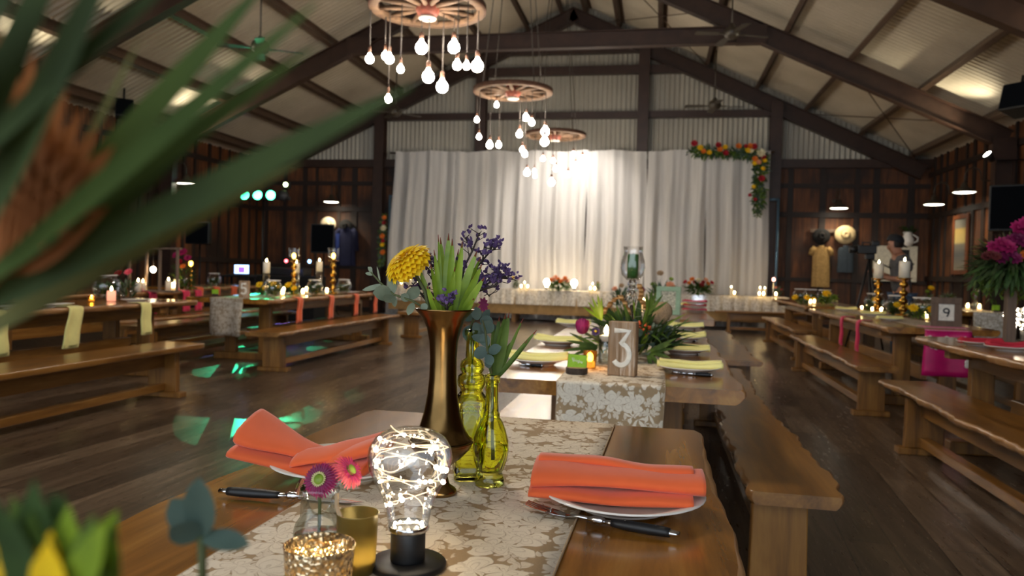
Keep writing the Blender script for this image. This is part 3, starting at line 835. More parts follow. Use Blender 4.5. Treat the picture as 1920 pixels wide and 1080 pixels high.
# the patterned beams those heads throw over floor and roof
gr = random.Random(5)
GREEN, BLUE = (.05, 1.0, .45), (.35, .3, 1.0)
for (u, v, c, sz, en) in ((410, 765, GREEN, .030, 120), (478, 745, GREEN, .016, 150), (548, 750, GREEN, .026, 70), (612, 720, GREEN, .034, 90), (660, 675, GREEN, .03, 90), (700, 690, GREEN, .03, 60),
                          (560, 685, BLUE, .022, 130), (405, 690, GREEN, .03, 130), (395, 672, BLUE, .02, 100), (480, 695, GREEN, .022, 160), (600, 655, GREEN, .03, 120), (640, 660, GREEN, .02, 90), (760, 662, BLUE, .03, 80), (720, 655, GREEN, .03, 80),
                          (478, 632, GREEN, .016, 200), (500, 597, GREEN, .014, 160), (585, 590, BLUE, .014, 120), (525, 640, GREEN, .016, 150), (640, 690, GREEN, .012, 110), (590, 705, GREEN, .014, 90), (450, 650, GREEN, .012, 160), (615, 640, GREEN, .012, 130), (690, 640, GREEN, .016, 100), (745, 700, GREEN, .02, 60), (530, 780, GREEN, .014, 80), (570, 665, GREEN, .01, 160), (475, 715, GREEN, .006, 200), (1545, 782, BLUE, .02, 120)):
    g = at(u, v, z=0)
    s = DJ + Vector((gr.uniform(-.25, .3), -.22, .15))
    light('dance_beam', 'SPOT', s, en * 5.0, c, g, spot_size=sz * 1.7, spot_blend=.06, shadow_soft_size=.004)
for (u, v, c, en) in ((478, 248, GREEN, 40), (515, 256, BLUE, 60)):
    s = DJ + Vector((0, -.15, .3)); g = at(u, v, y=13.0)
    light('dance_beam', 'SPOT', s, en, c, g, spot_size=.16, spot_blend=.3, shadow_soft_size=.005)

# ------------------------------------------------------------------ things on the foreground table
ZT1 = .77
def runner(label, x0, x1, y0, y1, z, drop0=0, mat='lace', drop1=0, parts=False, th=.003, seed=0, dx=0.0, name='table_runner'):
    rr = random.Random(seed)
    t = thing(name, label, 'table runner', ((x0 + x1) / 2, y0, z))
    w = (x1 - x0) / 2; L = y1 - y0
    pts = []
    if drop0:
        for k in range(9): pts.append((-.012 - .012 * math.sin(k * .6), -drop0 + drop0 * k / 8 - .008))
        pts[-1] = (-.012, -.008)
        pts += [(-.011, -.002), (-.004, .003)]
    n0 = len(pts)
    for k in range(25): pts.append((.004 + (L - .008) * k / 24, .0035))
    if drop1:
        pts += [(L + .011, -.002)] + [(L + .012, -drop1 * k / 6 - .006) for k in range(7)]
    def fn(u, v):
        q = v * (len(pts) - 1); i = min(int(q), len(pts) - 2); f = q - i
        y = pts[i][0] * (1 - f) + pts[i + 1][0] * f; zz = pts[i][1] * (1 - f) + pts[i + 1][1] * f
        hang = max(0, -zz)
        return (-w + 2 * w * u + dx * y + hang * .04 * math.sin(5 * u), y - hang * .05 * math.sin(9 * u + seed), zz + (.0006 * math.sin(31 * u + 17 * y)))
    MB().grid(12, len(pts) - 1, fn).build('cloth', MT[mat], t, solid=th)
    hem = MB()
    for s in (-1, 1):
        hem.tube([fn((s + 1) / 2, j / (len(pts) - 1)) for j in range(len(pts))], .002, 5)
    if drop0: hem.tube([fn(i / 12, 0) for i in range(13)], .002, 5)
    hem.build('hem', MT['hem'], t)
    return t
MT['hem'] = plain('hessian_hem', (176, 150, 118), .9)
runner('lace-over-hessian runner down the foreground table, under the vases and lamp', -.649, -.179, -1.6, 2.085, ZT1, seed=1, dx=.02)

def plate(label, c, r=.142, group=None):
    t = thing('dinner_plate', label, 'plate', c, 0, group)
    MB().lathe([(0, .004), (r * .5, .004), (r * .62, .006), (r * .7, .012), (r * .97, .024), (r, .026), (r * .99, .0285), (r * .72, .017), (r * .62, .0105), (0, .0095)], 40).build('dish', MT['china'], t)
    MB().lathe([(r * .48, 0), (r * .56, 0), (r * .56, .006), (r * .48, .006), (r * .48, 0)], 32, None, None, False).build('foot_ring', MT['china'], t)
    return t
ZR = ZT1 + .005
ppR = at(1168, 921, z=ZT1 + .03); ppL = at(602, 868, z=ZT1 + .03)
plate('white plate under the flat folded orange napkin, right side of the foreground table', (ppR.x, ppR.y, ZR), .142)
plate('white plate under the bow-shaped orange napkin at left', (ppL.x + .035, ppL.y + .03, ZR), .142)

def fold(m, path, wid, hgt, nseg=36, seed=0, lip=.5):
    """one rounded cloth fold swept along a path; wid(t), hgt(t) give its section"""
    rr = random.Random(seed); ph = [rr.uniform(0, 6) for _ in range(6)]
    N = 14; vs = []; fs = []
    for j in range(nseg + 1):
        t = j / nseg; p, side, up = path(t)
        w, h = wid(t), hgt(t)
        for i in range(N):
            a = 2 * PI * i / N
            ca, sa = math.cos(a), math.sin(a)
            ex = abs(ca) ** .75 * (1 if ca > 0 else -1); ez = abs(sa) ** .9 * (1 if sa > 0 else -1)
            wob = 1 + .035 * math.sin(5 * t + ph[0] + 2 * a) + .03 * math.sin(9 * t + ph[1] + a)
            vs.append(p + side * (w / 2 * ex * wob) + up * (h / 2 * ez * wob + .0012 * math.sin(13 * t + ph[2]) * (sa > 0)))
    for j in range(nseg):
        for i in range(N):
            i2 = (i + 1) % N
            fs.append((j * N + i, j * N + i2, (j + 1) * N + i2, (j + 1) * N + i))
    m.add(vs, fs); b = len(m.v) - len(vs)
    m.f.append([b + i for i in reversed(range(N))]); m.mi.append(0); m.f.append([b + nseg * N + i for i in range(N)]); m.mi.append(0)
    return m
def napkin_flat(label, c, rz, mat, L=.292, group=None):
    t = thing('folded_napkin', label, 'napkin', c, rz, group)
    m = MB()
    U_ = Vector((0, 0, 1)); S_ = Vector((0, 1, 0))
    fold(m, lambda t: (Vector((-L * .5 + L * .94 * t, -.012, .0185 + .004 * math.sin(PI * t) * -1 + .004 * abs(t - .5))), S_, U_), lambda t: .105, lambda t: .022, 36, 1)
    m.build('lower_fold', MT[mat], t)
    m = MB()
    fold(m, lambda t: (Vector((-L * .49 + L * 1.0 * t, -.004 + .01 * t, .044 + .003 * math.sin(5 * t))), (S_ + U_ * (.12 - .1 * t)).normalized(), (U_ - S_ * .1).normalized()), lambda t: .112 - .014 * math.sin(PI * t), lambda t: .033 - .005 * math.sin(PI * t) ** 2, 40, 2)
    fold(m, lambda t: (Vector((-L * .47 + L * .92 * t, .03 + .006 * math.sin(6 * t), .056 + .004 * math.sin(4 * t + 1))), (S_ - U_ * .15).normalized(), U_), lambda t: .06, lambda t: .02, 40, 3)
    m.build('upper_fold', MT[mat], t)
    return t
napkin_flat('orange linen napkin folded flat in two layers on the right-hand plate', (ppR.x - .012, ppR.y - .005, ZR + .008), .03, 'orange')
# the left one is pinched in the middle so both ends rise
t = thing('folded_napkin', 'orange linen napkin pinched like a bow on the left-hand plate', 'napkin', (ppL.x - .005, ppL.y - .005, ZR + .006), -.06)
U_ = Vector((0, 0, 1)); S_ = Vector((0, 1, 0)); L = .285
def bow(t, k): return abs(2 * t - 1.1) ** 1.3 * k
m = MB(); fold(m, lambda t: (Vector((-L * .55 + L * 1.0 * t, -.015 - .015 * t, .016 + bow(t, .022))), (S_ + U_ * .1).normalized(), U_), lambda t: .10 - .03 * math.sin(PI * t), lambda t: .024 - .006 * math.sin(PI * t), 36, 5)
m.build('lower_fold', MT['orange'], t)
m = MB(); fold(m, lambda t: (Vector((-L * .53 + L * 1.02 * t, .004 - .012 * t, .037 + bow(t, .038))), (S_ + U_ * (.35 * (1 - t))).normalized(), (U_ - S_ * .2 * (1 - t)).normalized()), lambda t: .118 - .062 * math.sin(PI * min(1, t * 1.1)) ** 2, lambda t: .034 - .014 * math.sin(PI * t), 44, 6)
fold(m, lambda t: (Vector((-L * .1 + L * .56 * t, -.03 + .02 * t, .032 + .04 * t)), (S_ + U_ * .3).normalized(), U_), lambda t: .05 + .03 * t, lambda t: .018, 24, 8)
m.build('upper_fold', MT['orange'], t)

def cutlery(kind, label, a, b, z):
    """a = handle end, b = working end, both on the table"""
    a = Vector((a.x, a.y, z)); b = Vector((b.x, b.y, z)); L = (b - a).length
    t = thing('table_' + kind, label, kind, a, math.atan2(b.y - a.y, b.x - a.x))
    h = L * .48
    m = MB()
    prof = [(0, .004), (.012, .0075), (h * .3, .0095), (h * .7, .0075), (h, .0055)]
    def hand(m, kx, kz, x0, x1):
        vs = []; fs = []; N = 10; K = 10
        for j in range(K + 1):
            s = j / K; x = x0 + (x1 - x0) * s
            w = .0035 + .0062 * math.sin(PI * min(1, .15 + .8 * (x / h))) ** .8
            for i in range(N):
                an = 2 * PI * i / N; vs.append((x, w * kx * math.cos(an), .0062 + w * kz * math.sin(an)))
        for j in range(K):
            for i in range(N):
                i2 = (i + 1) % N; fs.append((j * N + i, j * N + i2, (j + 1) * N + i2, (j + 1) * N + i))
        fs.append(tuple(reversed(range(N)))); fs.append(tuple(range(K * N, K * N + N)))
        m.add(vs, fs)
    hand(m, .92, .6, 0, h); hd = m.build('handle_frame', MT['silver'], t)
    m = MB(); hand(m, 1.0, .86, h * .12, h * .88); m.build('black_scale', MT['black'], hd)
    m = MB()
    for q in (.3, .5, .7): m.ball((h * q, 0, .0128), .0022, 8, 6, .6)
    m.build('rivet', MT['silver'], hd)
    m = MB(); m.lathe([(0, -.012), (.0045, -.011), (.0075, -.004), (.006, 0), (.0075, .004), (.0042, .011), (.003, .02), (0, .021)], 12, Matrix.Translation((h + .008, 0, .007)) @ Matrix.Rotation(PI / 2, 4, 'Y'))
    m.build('bolster', MT['silver'], t)
    m = MB()
    if kind == 'fork':
        x0 = h + .02; x1 = L * .72
        m.tube([(x0, 0, .007), (x0 + .02, 0, .0075), (x1, 0, .0045)], [.003, .0027, .004], 8)
        def bowl(u, v):
            x = x1 - .004 + (L * .85 - x1) * v; w = .004 + .0085 * min(1, v * 1.6); s = 2 * u - 1
            return (x, w * s, .0035 + .004 * abs(s) * .5 + .004 * v)
        m.grid(6, 6, bowl)
        for s in (-1, -.33, .33, 1):
            m.bar((L * .845, s * .0108, .0075 + .002 * abs(s)), (L * .93, s * .0108, .012), .0036, .0018); m.bar((L * .93, s * .0108, .012), (L, s * .0095, .0165), .003, .0015)
        m.build('tines', MT['silver'], t, solid=.0012)
    else:
        x0 = h + .02
        m.add([(x0, -.0035, .004), (L * .6, -.0085, .0035), (L * .9, -.0085, .0035), (L, .003, .0035), (L * .8, .0075, .0035), (x0, .004, .004),
               (x0, -.003, .0065), (L * .6, -.0075, .0042), (L * .9, -.0078, .0042), (L, .0028, .0045), (L * .8, .0075, .006), (x0, .004, .0065)],
              [(5, 4, 3, 2, 1, 0), (6, 7, 8, 9, 10, 11), (0, 1, 7, 6), (1, 2, 8, 7), (2, 3, 9, 8), (3, 4, 10, 9), (4, 5, 11, 10), (5, 0, 6, 11)], None, True)
        m.build('blade', MT['silver'], t)
    return t
cutlery('fork', 'steel fork with black riveted handle below the right plate', at(1274, 1008, z=ZT1 + .006), at(986, 957, z=ZT1 + .008), ZR)
cutlery('knife', 'steel knife with black riveted handle below the left plate, partly behind the asters', at(412, 925, z=ZT1 + .006), at(682, 946, z=ZT1 + .006), ZR)

# tall brass trumpet vase
V = at(825, 926, z=ZR); VZ = ZR
vase = thing('trumpet_vase', 'tall aged brass vase with flared rim, holding the yellow chrysanthemum', 'vase', (V.x, V.y, VZ))
MT['oldbrass'] = plain('aged_brass', (134, 104, 62), .24, 1.0, .35, 9, .08)
out = [(.0, 0), (.028, 0), (.031, .004), (.028, .01), (.017, .018), (.013, .032), (.018, .052), (.038, .068), (.053, .084), (.057, .094), (.056, .1), (.05, .105), (.04, .122), (.032, .15), (.027, .18), (.0245, .21), (.024, .245), (.0258, .275), (.031, .3), (.039, .317), (.0515, .331), (.0535, .334)]
inn = [(.051, .334), (.037, .316), (.029, .3), (.024, .275), (.022, .245), (.022, .2), (.0, .195)]
MB().lathe(out + inn, 48, None, None, False).build('body', MT['oldbrass'], vase)
MB().lathe([(.0565, .093), (.0595, .096), (.0565, .099), (.0565, .093)], 48, None, None, False).build('shoulder_ring', MT['oldbrass'], vase)
rim = Vector((V.x, V.y, VZ + .335)); core = Vector((V.x, V.y, VZ + .24))

# yellow chrysanthemum
fc = at(764, 491, d=(V - CPOS).dot(FW) - .02)
fn_ = (RT * -.52 + UP * .74 - FW * .34).normalized()
ch = thing('chrysanthemum', 'large yellow chrysanthemum leaning left out of the brass vase', 'flower', fc)
Q = fn_.to_track_quat('Z', 'Y').to_matrix().to_4x4() @ Matrix.Diagonal((1.06, 1.06, .66, 1))
rr = random.Random(4)
for ring, (n, r0, z0, tilt, L, w, mk) in enumerate(((26, .026, -.010, -.75, .030, .0135, 'a'), (28, .028, -.003, -.4, .031, .0135, 'a'), (28, .028, .003, -.12, .030, .013, 'a'), (26, .025, .009, .12, .028, .012, 'a'), (22, .019, .014, .35, .024, .011, 'a'), (18, .013, .018, .6, .019, .0095, 'a'), (12, .007, .0205, .95, .014, .008, 'a'), (8, .003, .022, 1.25, .010, .006, 'a'))):
    m = MB()
    for k in range(n):
        a = 2 * PI * (k + .5 * (ring % 2)) / n + rr.uniform(-.03, .03); tl = tilt + rr.uniform(-.06, .06)
        d = Vector((math.cos(a) * math.cos(tl), math.sin(a) * math.cos(tl), math.sin(tl)))
        nn = Vector((-math.cos(a) * math.sin(tl), -math.sin(a) * math.sin(tl), math.cos(tl)))
        m.leaf(Vector((math.cos(a) * r0 * .6, math.sin(a) * r0 * .6, z0)), d, nn, L * rr.uniform(.9, 1.1), w, -.5, 'oval', .25, 5)
    m2 = MB(); m2.add(m.v, m.f, Q); m2.build('petal_ring', MT['petal_y'], ch)
MB().ball((0, 0, .004), .024, 14, 8, .7, Q).build('centre', MT['petal_y'], ch)
MB().lathe([(0, -.016), (.009, -.014), (.016, -.006), (.018, 0), (0, .002)], 16, Q).build('calyx', MT['green1'], ch)
e = core - fc
MB().tube([(0, 0, 0) - fn_ * .012 if False else Vector(-fn_ * .012), -fn_ * .04 + e * .12, e * .45 - fn_ * .02, e], .0035, 8).build('stem', MT['stem'], ch)

# pointed green leucadendron leaves fanning up out of the vase
def leafspray(name, label, base, items, mat, group=None, stemr=.004, tips=False, root=None):
    t = thing(name, label, 'foliage', base, 0, group)
    for (p0, p1, w, kind, bend, tw) in items:
        p0 = Vector(p0) - base; p1 = Vector(p1) - base
        d = p1 - p0
        n = (-FW + Vector((rnd.uniform(-.5, .5), rnd.uniform(-.3, .3), .3)))
        m = MB(); m.leaf(p0, d, n, d.length * (1.02 + .1 * abs(bend)), w, bend, kind, .14, 7, tw)
        lf = m.build('leaf', MT[mat], t)
        if tips:
            m2 = MB(); k = len(m.v); q = m.v[k - 2]; q0 = m.v[k - 5]
            m2.tube([q0 + (q - q0) * .45, q + (q - q0) * .06], [w * .12, .0006], 5); m2.build('leaf_tip', MT['tip'], lf)
    if root is not None:
        MB().tube([Vector(root) - base, Vector((0, 0, 0))], stemr, 7).build('stem', MT['stem'], t)
    return t
dv = (V - CPOS).dot(FW)
def vp(u, v, dd=0): return at(u, v, d=dv + dd)
items = []
for (u0, v0, u1, v1, w, dd) in ((838, 588, 840, 442, .017, 0), (835, 588, 826, 450, .015, .02), (842, 590, 848, 452, .015, -.02), (850, 588, 868, 458, .014, -.03), (846, 588, 886, 520, .014, .01), (852, 590, 890, 474, .016, -.01), (858, 590, 900, 484, .016, .02),
                                (858, 592, 902, 500, .015, -.03), (862, 592, 907, 522, .015, -.04), (830, 588, 814, 472, .011, -.02), (828, 588, 822, 446, .008, 0), (826, 590, 806, 498, .012, -.03), (815, 590, 786, 503, .012, .0), (845, 590, 872, 496, .013, .05), (840, 588, 853, 505, .012, -.05),
                                (866, 592, 888, 560, .013, -.03), (836, 590, 812, 560, .012, -.05), (822, 590, 800, 540, .012, -.04), (856, 590, 880, 512, .014, .04), (848, 590, 858, 470, .014, .03), (832, 590, 838, 470, .014, .05), (826, 592, 826, 555, .006, -.05)):
    items.append((vp(u0, v0 + 4, dd * .3), vp(u1, v1, dd), w, 'strap', rnd.uniform(-.1, .1), rnd.uniform(-.5, .5)))
leafspray('leucadendron_leaves', 'upright lime green pointed leaves in the brass vase', rim, items, 'lime', tips=True, root=core)

# purple statice sprays
def statice(label, base, stems, seed, mat='petal_p', root=None, dense=7):
    r_ = random.Random(seed)
    t = thing('statice_sprig', label, 'flower', base, 0, 'statice sprigs')
    ms = MB(); mf = MB()
    if root is not None: ms.tube([Vector(root) - base, Vector((0, 0, 0))], .0022, 6)
    for path in stems:
        P_ = [Vector(p) - base for p in path]
        ms.tube(P_, [.002] * (len(P_) - 1) + [.0012], 6)
        for i in range(len(P_) - 1):
            for k in range(dense):
                s = (k + .5) / dense
                if i == 0 and s < .45: continue
                q = P_[i].lerp(P_[i + 1], s)
                d = Vector((r_.uniform(-1, 1), r_.uniform(-1, 1), r_.uniform(-.2, 1))).normalized() * r_.uniform(.006, .02)
                ms.tube([q, q + d], .0009, 4)
                for z in range(r_.randint(2, 4)):
                    c = q + d + Vector((r_.uniform(-.004, .004), r_.uniform(-.004, .004), r_.uniform(-.002, .007)))
                    dd = Vector((r_.uniform(-1, 1), r_.uniform(-1, 1), r_.uniform(.2, 1.2))).normalized()
                    for y in range(3): mf.leaf(c, (dd + Vector((r_.uniform(-.7, .7), r_.uniform(-.7, .7), r_.uniform(-.3, .5)))), Vector((0, -1, .3)), r_.uniform(.005, .009), .0042, .3, 'oval', .3, 3)
    ms.build('stem', MT['stemdark'], t); mf.build('florets', MT[mat], t)
    return t
statice('purple statice sprig rising highest right of the vase leaves', rim, [[vp(862, 585), vp(868, 505, .02), vp(886, 470, .02), vp(899, 436, .02)], [vp(886, 470, .02), vp(872, 445, .02)]], 1, root=core)
statice('purple statice sprig with open florets right of the lime leaves', rim, [[vp(866, 586), vp(895, 500, .04), vp(920, 470, .03), vp(930, 466, .03)], [vp(905, 488, .03), vp(908, 462, .03)], [vp(915, 475, .04), vp(926, 458, .05)]], 2, root=core)
statice('full purple statice sprig leaning far right over the green bottles', rim, [[vp(870, 590), vp(900, 540, .02), vp(935, 520, .0), vp(962, 524, .0)], [vp(905, 535, .02), vp(935, 505, .03)], [vp(905, 540, .02), vp(918, 556, .02)], [vp(900, 545, .0), vp(930, 535, -.02), vp(945, 515, -.01)], [vp(893, 548, .03), vp(912, 522, .03)]], 3, root=core, dense=9)
statice('small dark purple statice tuft behind the chrysanthemum', rim, [[vp(825, 590), vp(812, 520, .06), vp(806, 480, .06)], [vp(816, 520, .06), vp(800, 500, .06)], [vp(812, 575, .03), vp(772, 530, .05)], [vp(812, 580, .05), vp(785, 545, .05), vp(768, 535, .05)]], 4, root=core)
statice('short purple statice sprig low at the front of the vase rim', rim, [[vp(840, 590, -.03), vp(838, 572, -.055), vp(848, 557, -.05)], [vp(838, 575, -.05), vp(826, 570, -.05)]], 5, root=core)

def euc(label, base, stem, leaves, mat='euc', root=None, name='eucalyptus_sprig'):
    t = thing(name, label, 'foliage', base, 0, 'eucalyptus sprigs')
    ms = MB()
    if root is not None: ms.tube([Vector(root) - base, Vector((0, 0, 0))], .0022, 6)
    for s in stem: ms.tube([Vector(p) - base for p in s], [.0022] * (len(s) - 1) + [.0013], 6)
    ms.build('stem', MT['stem'], t)
    for (p, d, n, L, w, kind) in leaves:
        MB().leaf(Vector(p) - base, d, n, L, w, rnd.uniform(-.2, .35), kind, .08, 6).build('leaf', MT[mat], t)
    return t
k = dv / CAM_F
def el(u0, v0, u1, v1, wpx, dd=0, dd2=0, kind='oval', nn=None):
    a, b = vp(u0, v0, dd), vp(u1, v1, dd + dd2)
    return (a, b - a, nn if nn is not None else (-FW + Vector((0, 0, .4))), (b - a).length, wpx * k, kind)
euc('grey-green eucalyptus sprig drooping left from the brass vase rim', rim, [[vp(815, 590, -.02), vp(775, 565, -.02), vp(738, 552, -.02), (vp(716, 533, -.02)), vp(695, 510, -.02)]],
    [el(738, 552, 700, 548, 32, -.02, -.02), el(738, 550, 733, 515, 18, -.02), el(737, 555, 722, 568, 24, -.03, -.02), el(738, 553, 741, 576, 11, -.02), el(718, 534, 683, 546, 11, -.02, .02), el(713, 530, 707, 499, 3.5, -.02), el(700, 515, 685, 512, 7, -.02), el(698, 512, 690, 500, 6, -.02), el(697, 508, 693, 500, 6, -.02),
     el(766, 562, 784, 540, 24, -.02, .02), el(766, 564, 752, 552, 16, -.02), el(775, 568, 765, 590, 14, -.04, -.02), el(800, 580, 790, 570, 14, -.03)], 'euc', core)

# yellow-green glass bottles
MT['bottle'] = glass('yellow_green_glass', (.93, .95, .20), 1.45)
MT['bottlewater'] = glass('tinted_water', (.96, .97, .55), 1.33)
B1 = at(880, 896, z=ZR); b1 = thing('square_bottle', 'square yellow-green glass bottle with beaded neck behind the gourd bottle', 'bottle', (B1.x, B1.y, ZR), .35)
def sq(a, j, z):
    if z < .165:
        c = max(abs(math.cos(a)), abs(math.sin(a))); f = 1 / c
        s_ = min(1.0, max(0.0, (.165 - z) / .012)); f = min(f, 1.30)
        return 1 + (f - 1) * s_
    return 1
o_ = [(.0, 0), (.029, 0), (.032, .004), (.032, .022), (.030, .026), (.031, .03), (.031, .15), (.03, .157), (.024, .166), (.021, .172), (.0275, .182), (.0285, .19), (.0265, .2), (.0195, .205), (.0235, .212), (.0238, .22), (.021, .229), (.0135, .234), (.0128, .262), (.0128, .276), (.0162, .279), (.0165, .288), (.0145, .291)]
i_ = [(.0105, .29), (.0098, .26), (.0105, .234), (.018, .226), (.0205, .218), (.0165, .205), (.0235, .196), (.0245, .188), (.018, .174), (.021, .164), (.0275, .15), (.0275, .03), (.026, .01), (.0, .008)]
MB().lathe(o_ + i_, 40, None, sq, False).build('body', MT['bottle'], b1)
m = MB()
for s in range(4):
    M = Matrix.Rotation(s * PI / 2, 4, 'Z')
    for q in range(6):
        x = -.022 + .0075 * q
        m.bar(M @ Vector((x, -.0318, .138)), M @ Vector((x + .0036, -.0318, .143)), .0012, .0012); m.bar(M @ Vector((x + .0036, -.0318, .143)), M @ Vector((x + .0075, -.0318, .138)), .0012, .0012)
    m.bar(M @ Vector((-.026, -.0318, .133)), M @ Vector((.026, -.0318, .133)), .0012, .0012); m.bar(M @ Vector((-.026, -.0318, .148)), M @ Vector((.026, -.0318, .148)), .0012, .0012)
m.build('moulded_pattern', MT['bottle'], b1)
B2 = at(918, 908, z=ZR); b2 = thing('gourd_bottle', 'ribbed gourd-shaped yellow-green bottle half full of water in front', 'bottle', (B2.x, B2.y, ZR))
def rib(a, j, z): return 1 + (.035 * abs(math.cos(6 * a)) if .028 < z < .125 else 0)
o_ = [(0, 0), (.027, 0), (.0285, .004), (.028, .012), (.025, .018), (.0225, .024), (.025, .03), (.031, .048), (.0335, .066), (.0325, .084), (.0275, .104), (.021, .12), (.016, .128), (.0165, .131), (.0165, .135), (.0135, .138), (.0122, .16), (.0118, .185), (.0122, .192), (.0148, .194), (.0148, .207), (.0132, .209)]
i_ = [(.0105, .208), (.0095, .19), (.0098, .16), (.0115, .14), (.0135, .127), (.0185, .118), (.025, .102), (.03, .083), (.031, .066), (.0285, .05), (.022, .032), (.018, .026), (0, .024)]
MB().lathe(o_ + i_, 48, None, rib, False).build('body', MT['bottle'], b2)
MB().lathe([(0, .0245), (.0175, .0265), (.0215, .0325), (.0279, .0505), (.0303, .066), (.0299, .076), (.0, .0762)], 36).build('water', MT['bottlewater'], b2)
d2 = (B2 - CPOS).dot(FW)
def bp(u, v, dd=0): return at(u, v, d=d2 + dd)
neck2 = Vector((B2.x, B2.y, ZR + .2)); in2 = Vector((B2.x + .004, B2.y, ZR + .05))
items = []
for (u0, v0, u1, v1, w, dd) in ((928, 706, 948, 592, .020, 0), (926, 706, 936, 596, .015, .02), (932, 706, 954, 590, .016, -.01), (930, 706, 960, 640, .017, .01), (934, 706, 980, 600, .0085, 0), (934, 708, 1005, 622, .011, -.01), (934, 706, 988, 640, .008, -.02), (924, 708, 915, 640, .012, .02), (926, 708, 924, 610, .013, .03)):
    items.append((bp(u0, v0), bp(u1, v1, dd), w, 'strap', rnd.uniform(-.1, .1), rnd.uniform(-.3, .3)))
leafspray('leucadendron_leaves', 'dark green pointed leaves standing in the gourd-shaped bottle', neck2, items, 'green1', tips=True, root=in2, stemr=.003)
k = d2 / CAM_F
def eb(u0, v0, u1, v1, wpx, dd=0, dd2=0):
    a, b = bp(u0, v0, dd), bp(u1, v1, dd + dd2)
    return (a, b - a, (-FW + Vector((0, 0, .4))), (b - a).length, wpx * k, 'oval')
euc('round-leaved eucalyptus sprig drooping over the gourd bottle neck', neck2, [[bp(922, 700, -.015), bp(914, 660, -.02), bp(910, 620, -.02), bp(905, 600, -.01)]],
    [eb(914, 655, 888, 668, 24, -.02), eb(916, 660, 940, 650, 20, -.02, -.01), eb(913, 665, 922, 685, 18, -.03, -.01), eb(912, 640, 884, 630, 16, -.02), eb(913, 650, 905, 625, 20, -.02), eb(918, 690, 912, 672, 14, -.02)], 'eucdark', in2)
neck1 = Vector((B1.x, B1.y, ZR + .28)); in1 = Vector((B1.x, B1.y, ZR + .185))
d1 = (B1 - CPOS).dot(FW); d2, k = d1, d1 / CAM_F
euc('bunch of blue-green gum leaves spilling from the square bottle', neck1, [[bp(878, 630), bp(885, 605), bp(900, 585)], [bp(880, 630), bp(905, 612), bp(915, 590)]],
    [eb(885, 610, 875, 640, 26, .0), eb(895, 600, 892, 575, 20, -.01), eb(900, 600, 925, 605, 22, -.02), eb(890, 605, 905, 640, 22, -.02), eb(900, 612, 935, 618, 22, 0), eb(905, 600, 918, 580, 14, 0), eb(885, 600, 870, 590, 18, .01), eb(910, 625, 920, 600, 26, -.03), eb(895, 620, 880, 652, 20, .02)], 'eucdark', in1)
leafspray('wine_flower', 'wine-red flower head hanging between the vase and the square bottle', neck1, [(bp(908, 570, .06), bp(906 + 10 * math.cos(a), 572 + 15 * math.sin(a), .06), .006, 'oval', .2, 0) for a in [q * .7 for q in range(9)]], 'petal_mag_dark', root=in1, stemr=.002)

# light-bulb lamp
LP = at(764, 1062, z=ZR); lamp = thing('bulb_lamp', 'large light-bulb-shaped lamp full of fairy lights on a round black base', 'lamp', (LP.x, LP.y, ZR))
MB().lathe([(0, 0), (.05, 0), (.0525, .003), (.0525, .006), (.05, .0085), (.024, .0095), (0, .0095)], 40).build('base', MT['blackmetal'], lamp)
MB().lathe([(.0, .009), (.0225, .009), (.0235, .012), (.0235, .048), (.022, .051), (0, .051)], 32).build('socket', MT['black'], lamp)
bp_ = [(r_a, .05 + (z_a - .05) * .8) for r_a, z_a in [(.0225, .05), (.0265, .056), (.028, .066), (.0305, .086), (.036, .107), (.0465, .132), (.0545, .152), (.0575, .173), (.0555, .19), (.048, .206), (.036, .2165), (.02, .2225), (0, .2245)]]
MB().lathe(bp_, 40, None, None, False).build('glass_globe', MT['thin'], lamp)
rr = random.Random(12); wire = []
for k_ in range(110):
    t_ = k_ / 109; z = .074 + .106 * (t_ ** .8)
    R_ = 0
    for (ra, za), (rb, zb) in zip(bp_, bp_[1:]):
        if za <= z <= zb: R_ = ra + (rb - ra) * (z - za) / (zb - za + 1e-9); break
    R_ = max(.003, R_ * (.88 if z > .09 else .7)) * (1 - .08 * math.sin(k_ * .9))
    a = k_ * .31 + .7 * math.sin(k_ * .37)
    wire.append(Vector((R_ * math.cos(a), R_ * math.sin(a), z + .011 * math.sin(k_ * .41))))
MB().tube(wire, .0007, 4).build('wire', MT['ledwire'], lamp)
m = MB()
for k_ in range(6, 108, 5): m.ball(wire[k_], .0026 if rr.random() < .6 else .0036, 6, 4)
for k_ in range(10): m.ball((.019 * math.cos(k_ * .63), .019 * math.sin(k_ * .63), .056 + .002 * (k_ % 2)), .002, 6, 4)
m.build('fairy_lights', MT['led'], lamp)
MB().lathe([(.0265, .0505), (.0285, .054), (.0268, .058)], 32, None, None, False).build('collar', MT['silver'], lamp)

# votives and the little aster bottle
MT['goldglass'] = plain('frosted_gold_glass', (176, 152, 72), .35, .55, .06)
def gold():
    t = NT('frosted_gold_glass2')
    t.set(Base_Color=lin((104, 94, 50)), Roughness=.3, Metallic=.6)
    tl = t.node('ShaderNodeBsdfTranslucent'); tl.inputs[0].default_value = (1, .84, .42, 1)
    mx = t.node('ShaderNodeMixShader'); mx.inputs[0].default_value = .28
    t.link(t.b.outputs[0], mx.inputs[1]); t.link(tl.outputs[0], mx.inputs[2]); t.link(mx.outputs[0], t.out.inputs[0]); return t.m
MT['goldglass'] = gold()
G = at(668, 1072, z=ZR)
vt = thing('votive_holder', 'frosted gold glass votive glowing from inside, beside the bulb lamp', 'candle holder', (G.x, G.y, ZR))
MB().lathe([(0, 0), (.023, 0), (.0245, .004), (.0275, .078), (.0285, .0795), (.0265, .0795), (.0235, .006), (0, .005)], 36, None, None, False).build('cup', MT['goldglass'], vt)
MB().lathe([(0, .006), (.019, .006), (.019, .02), (0, .021)], 20).build('tealight', MT['wax'], vt)
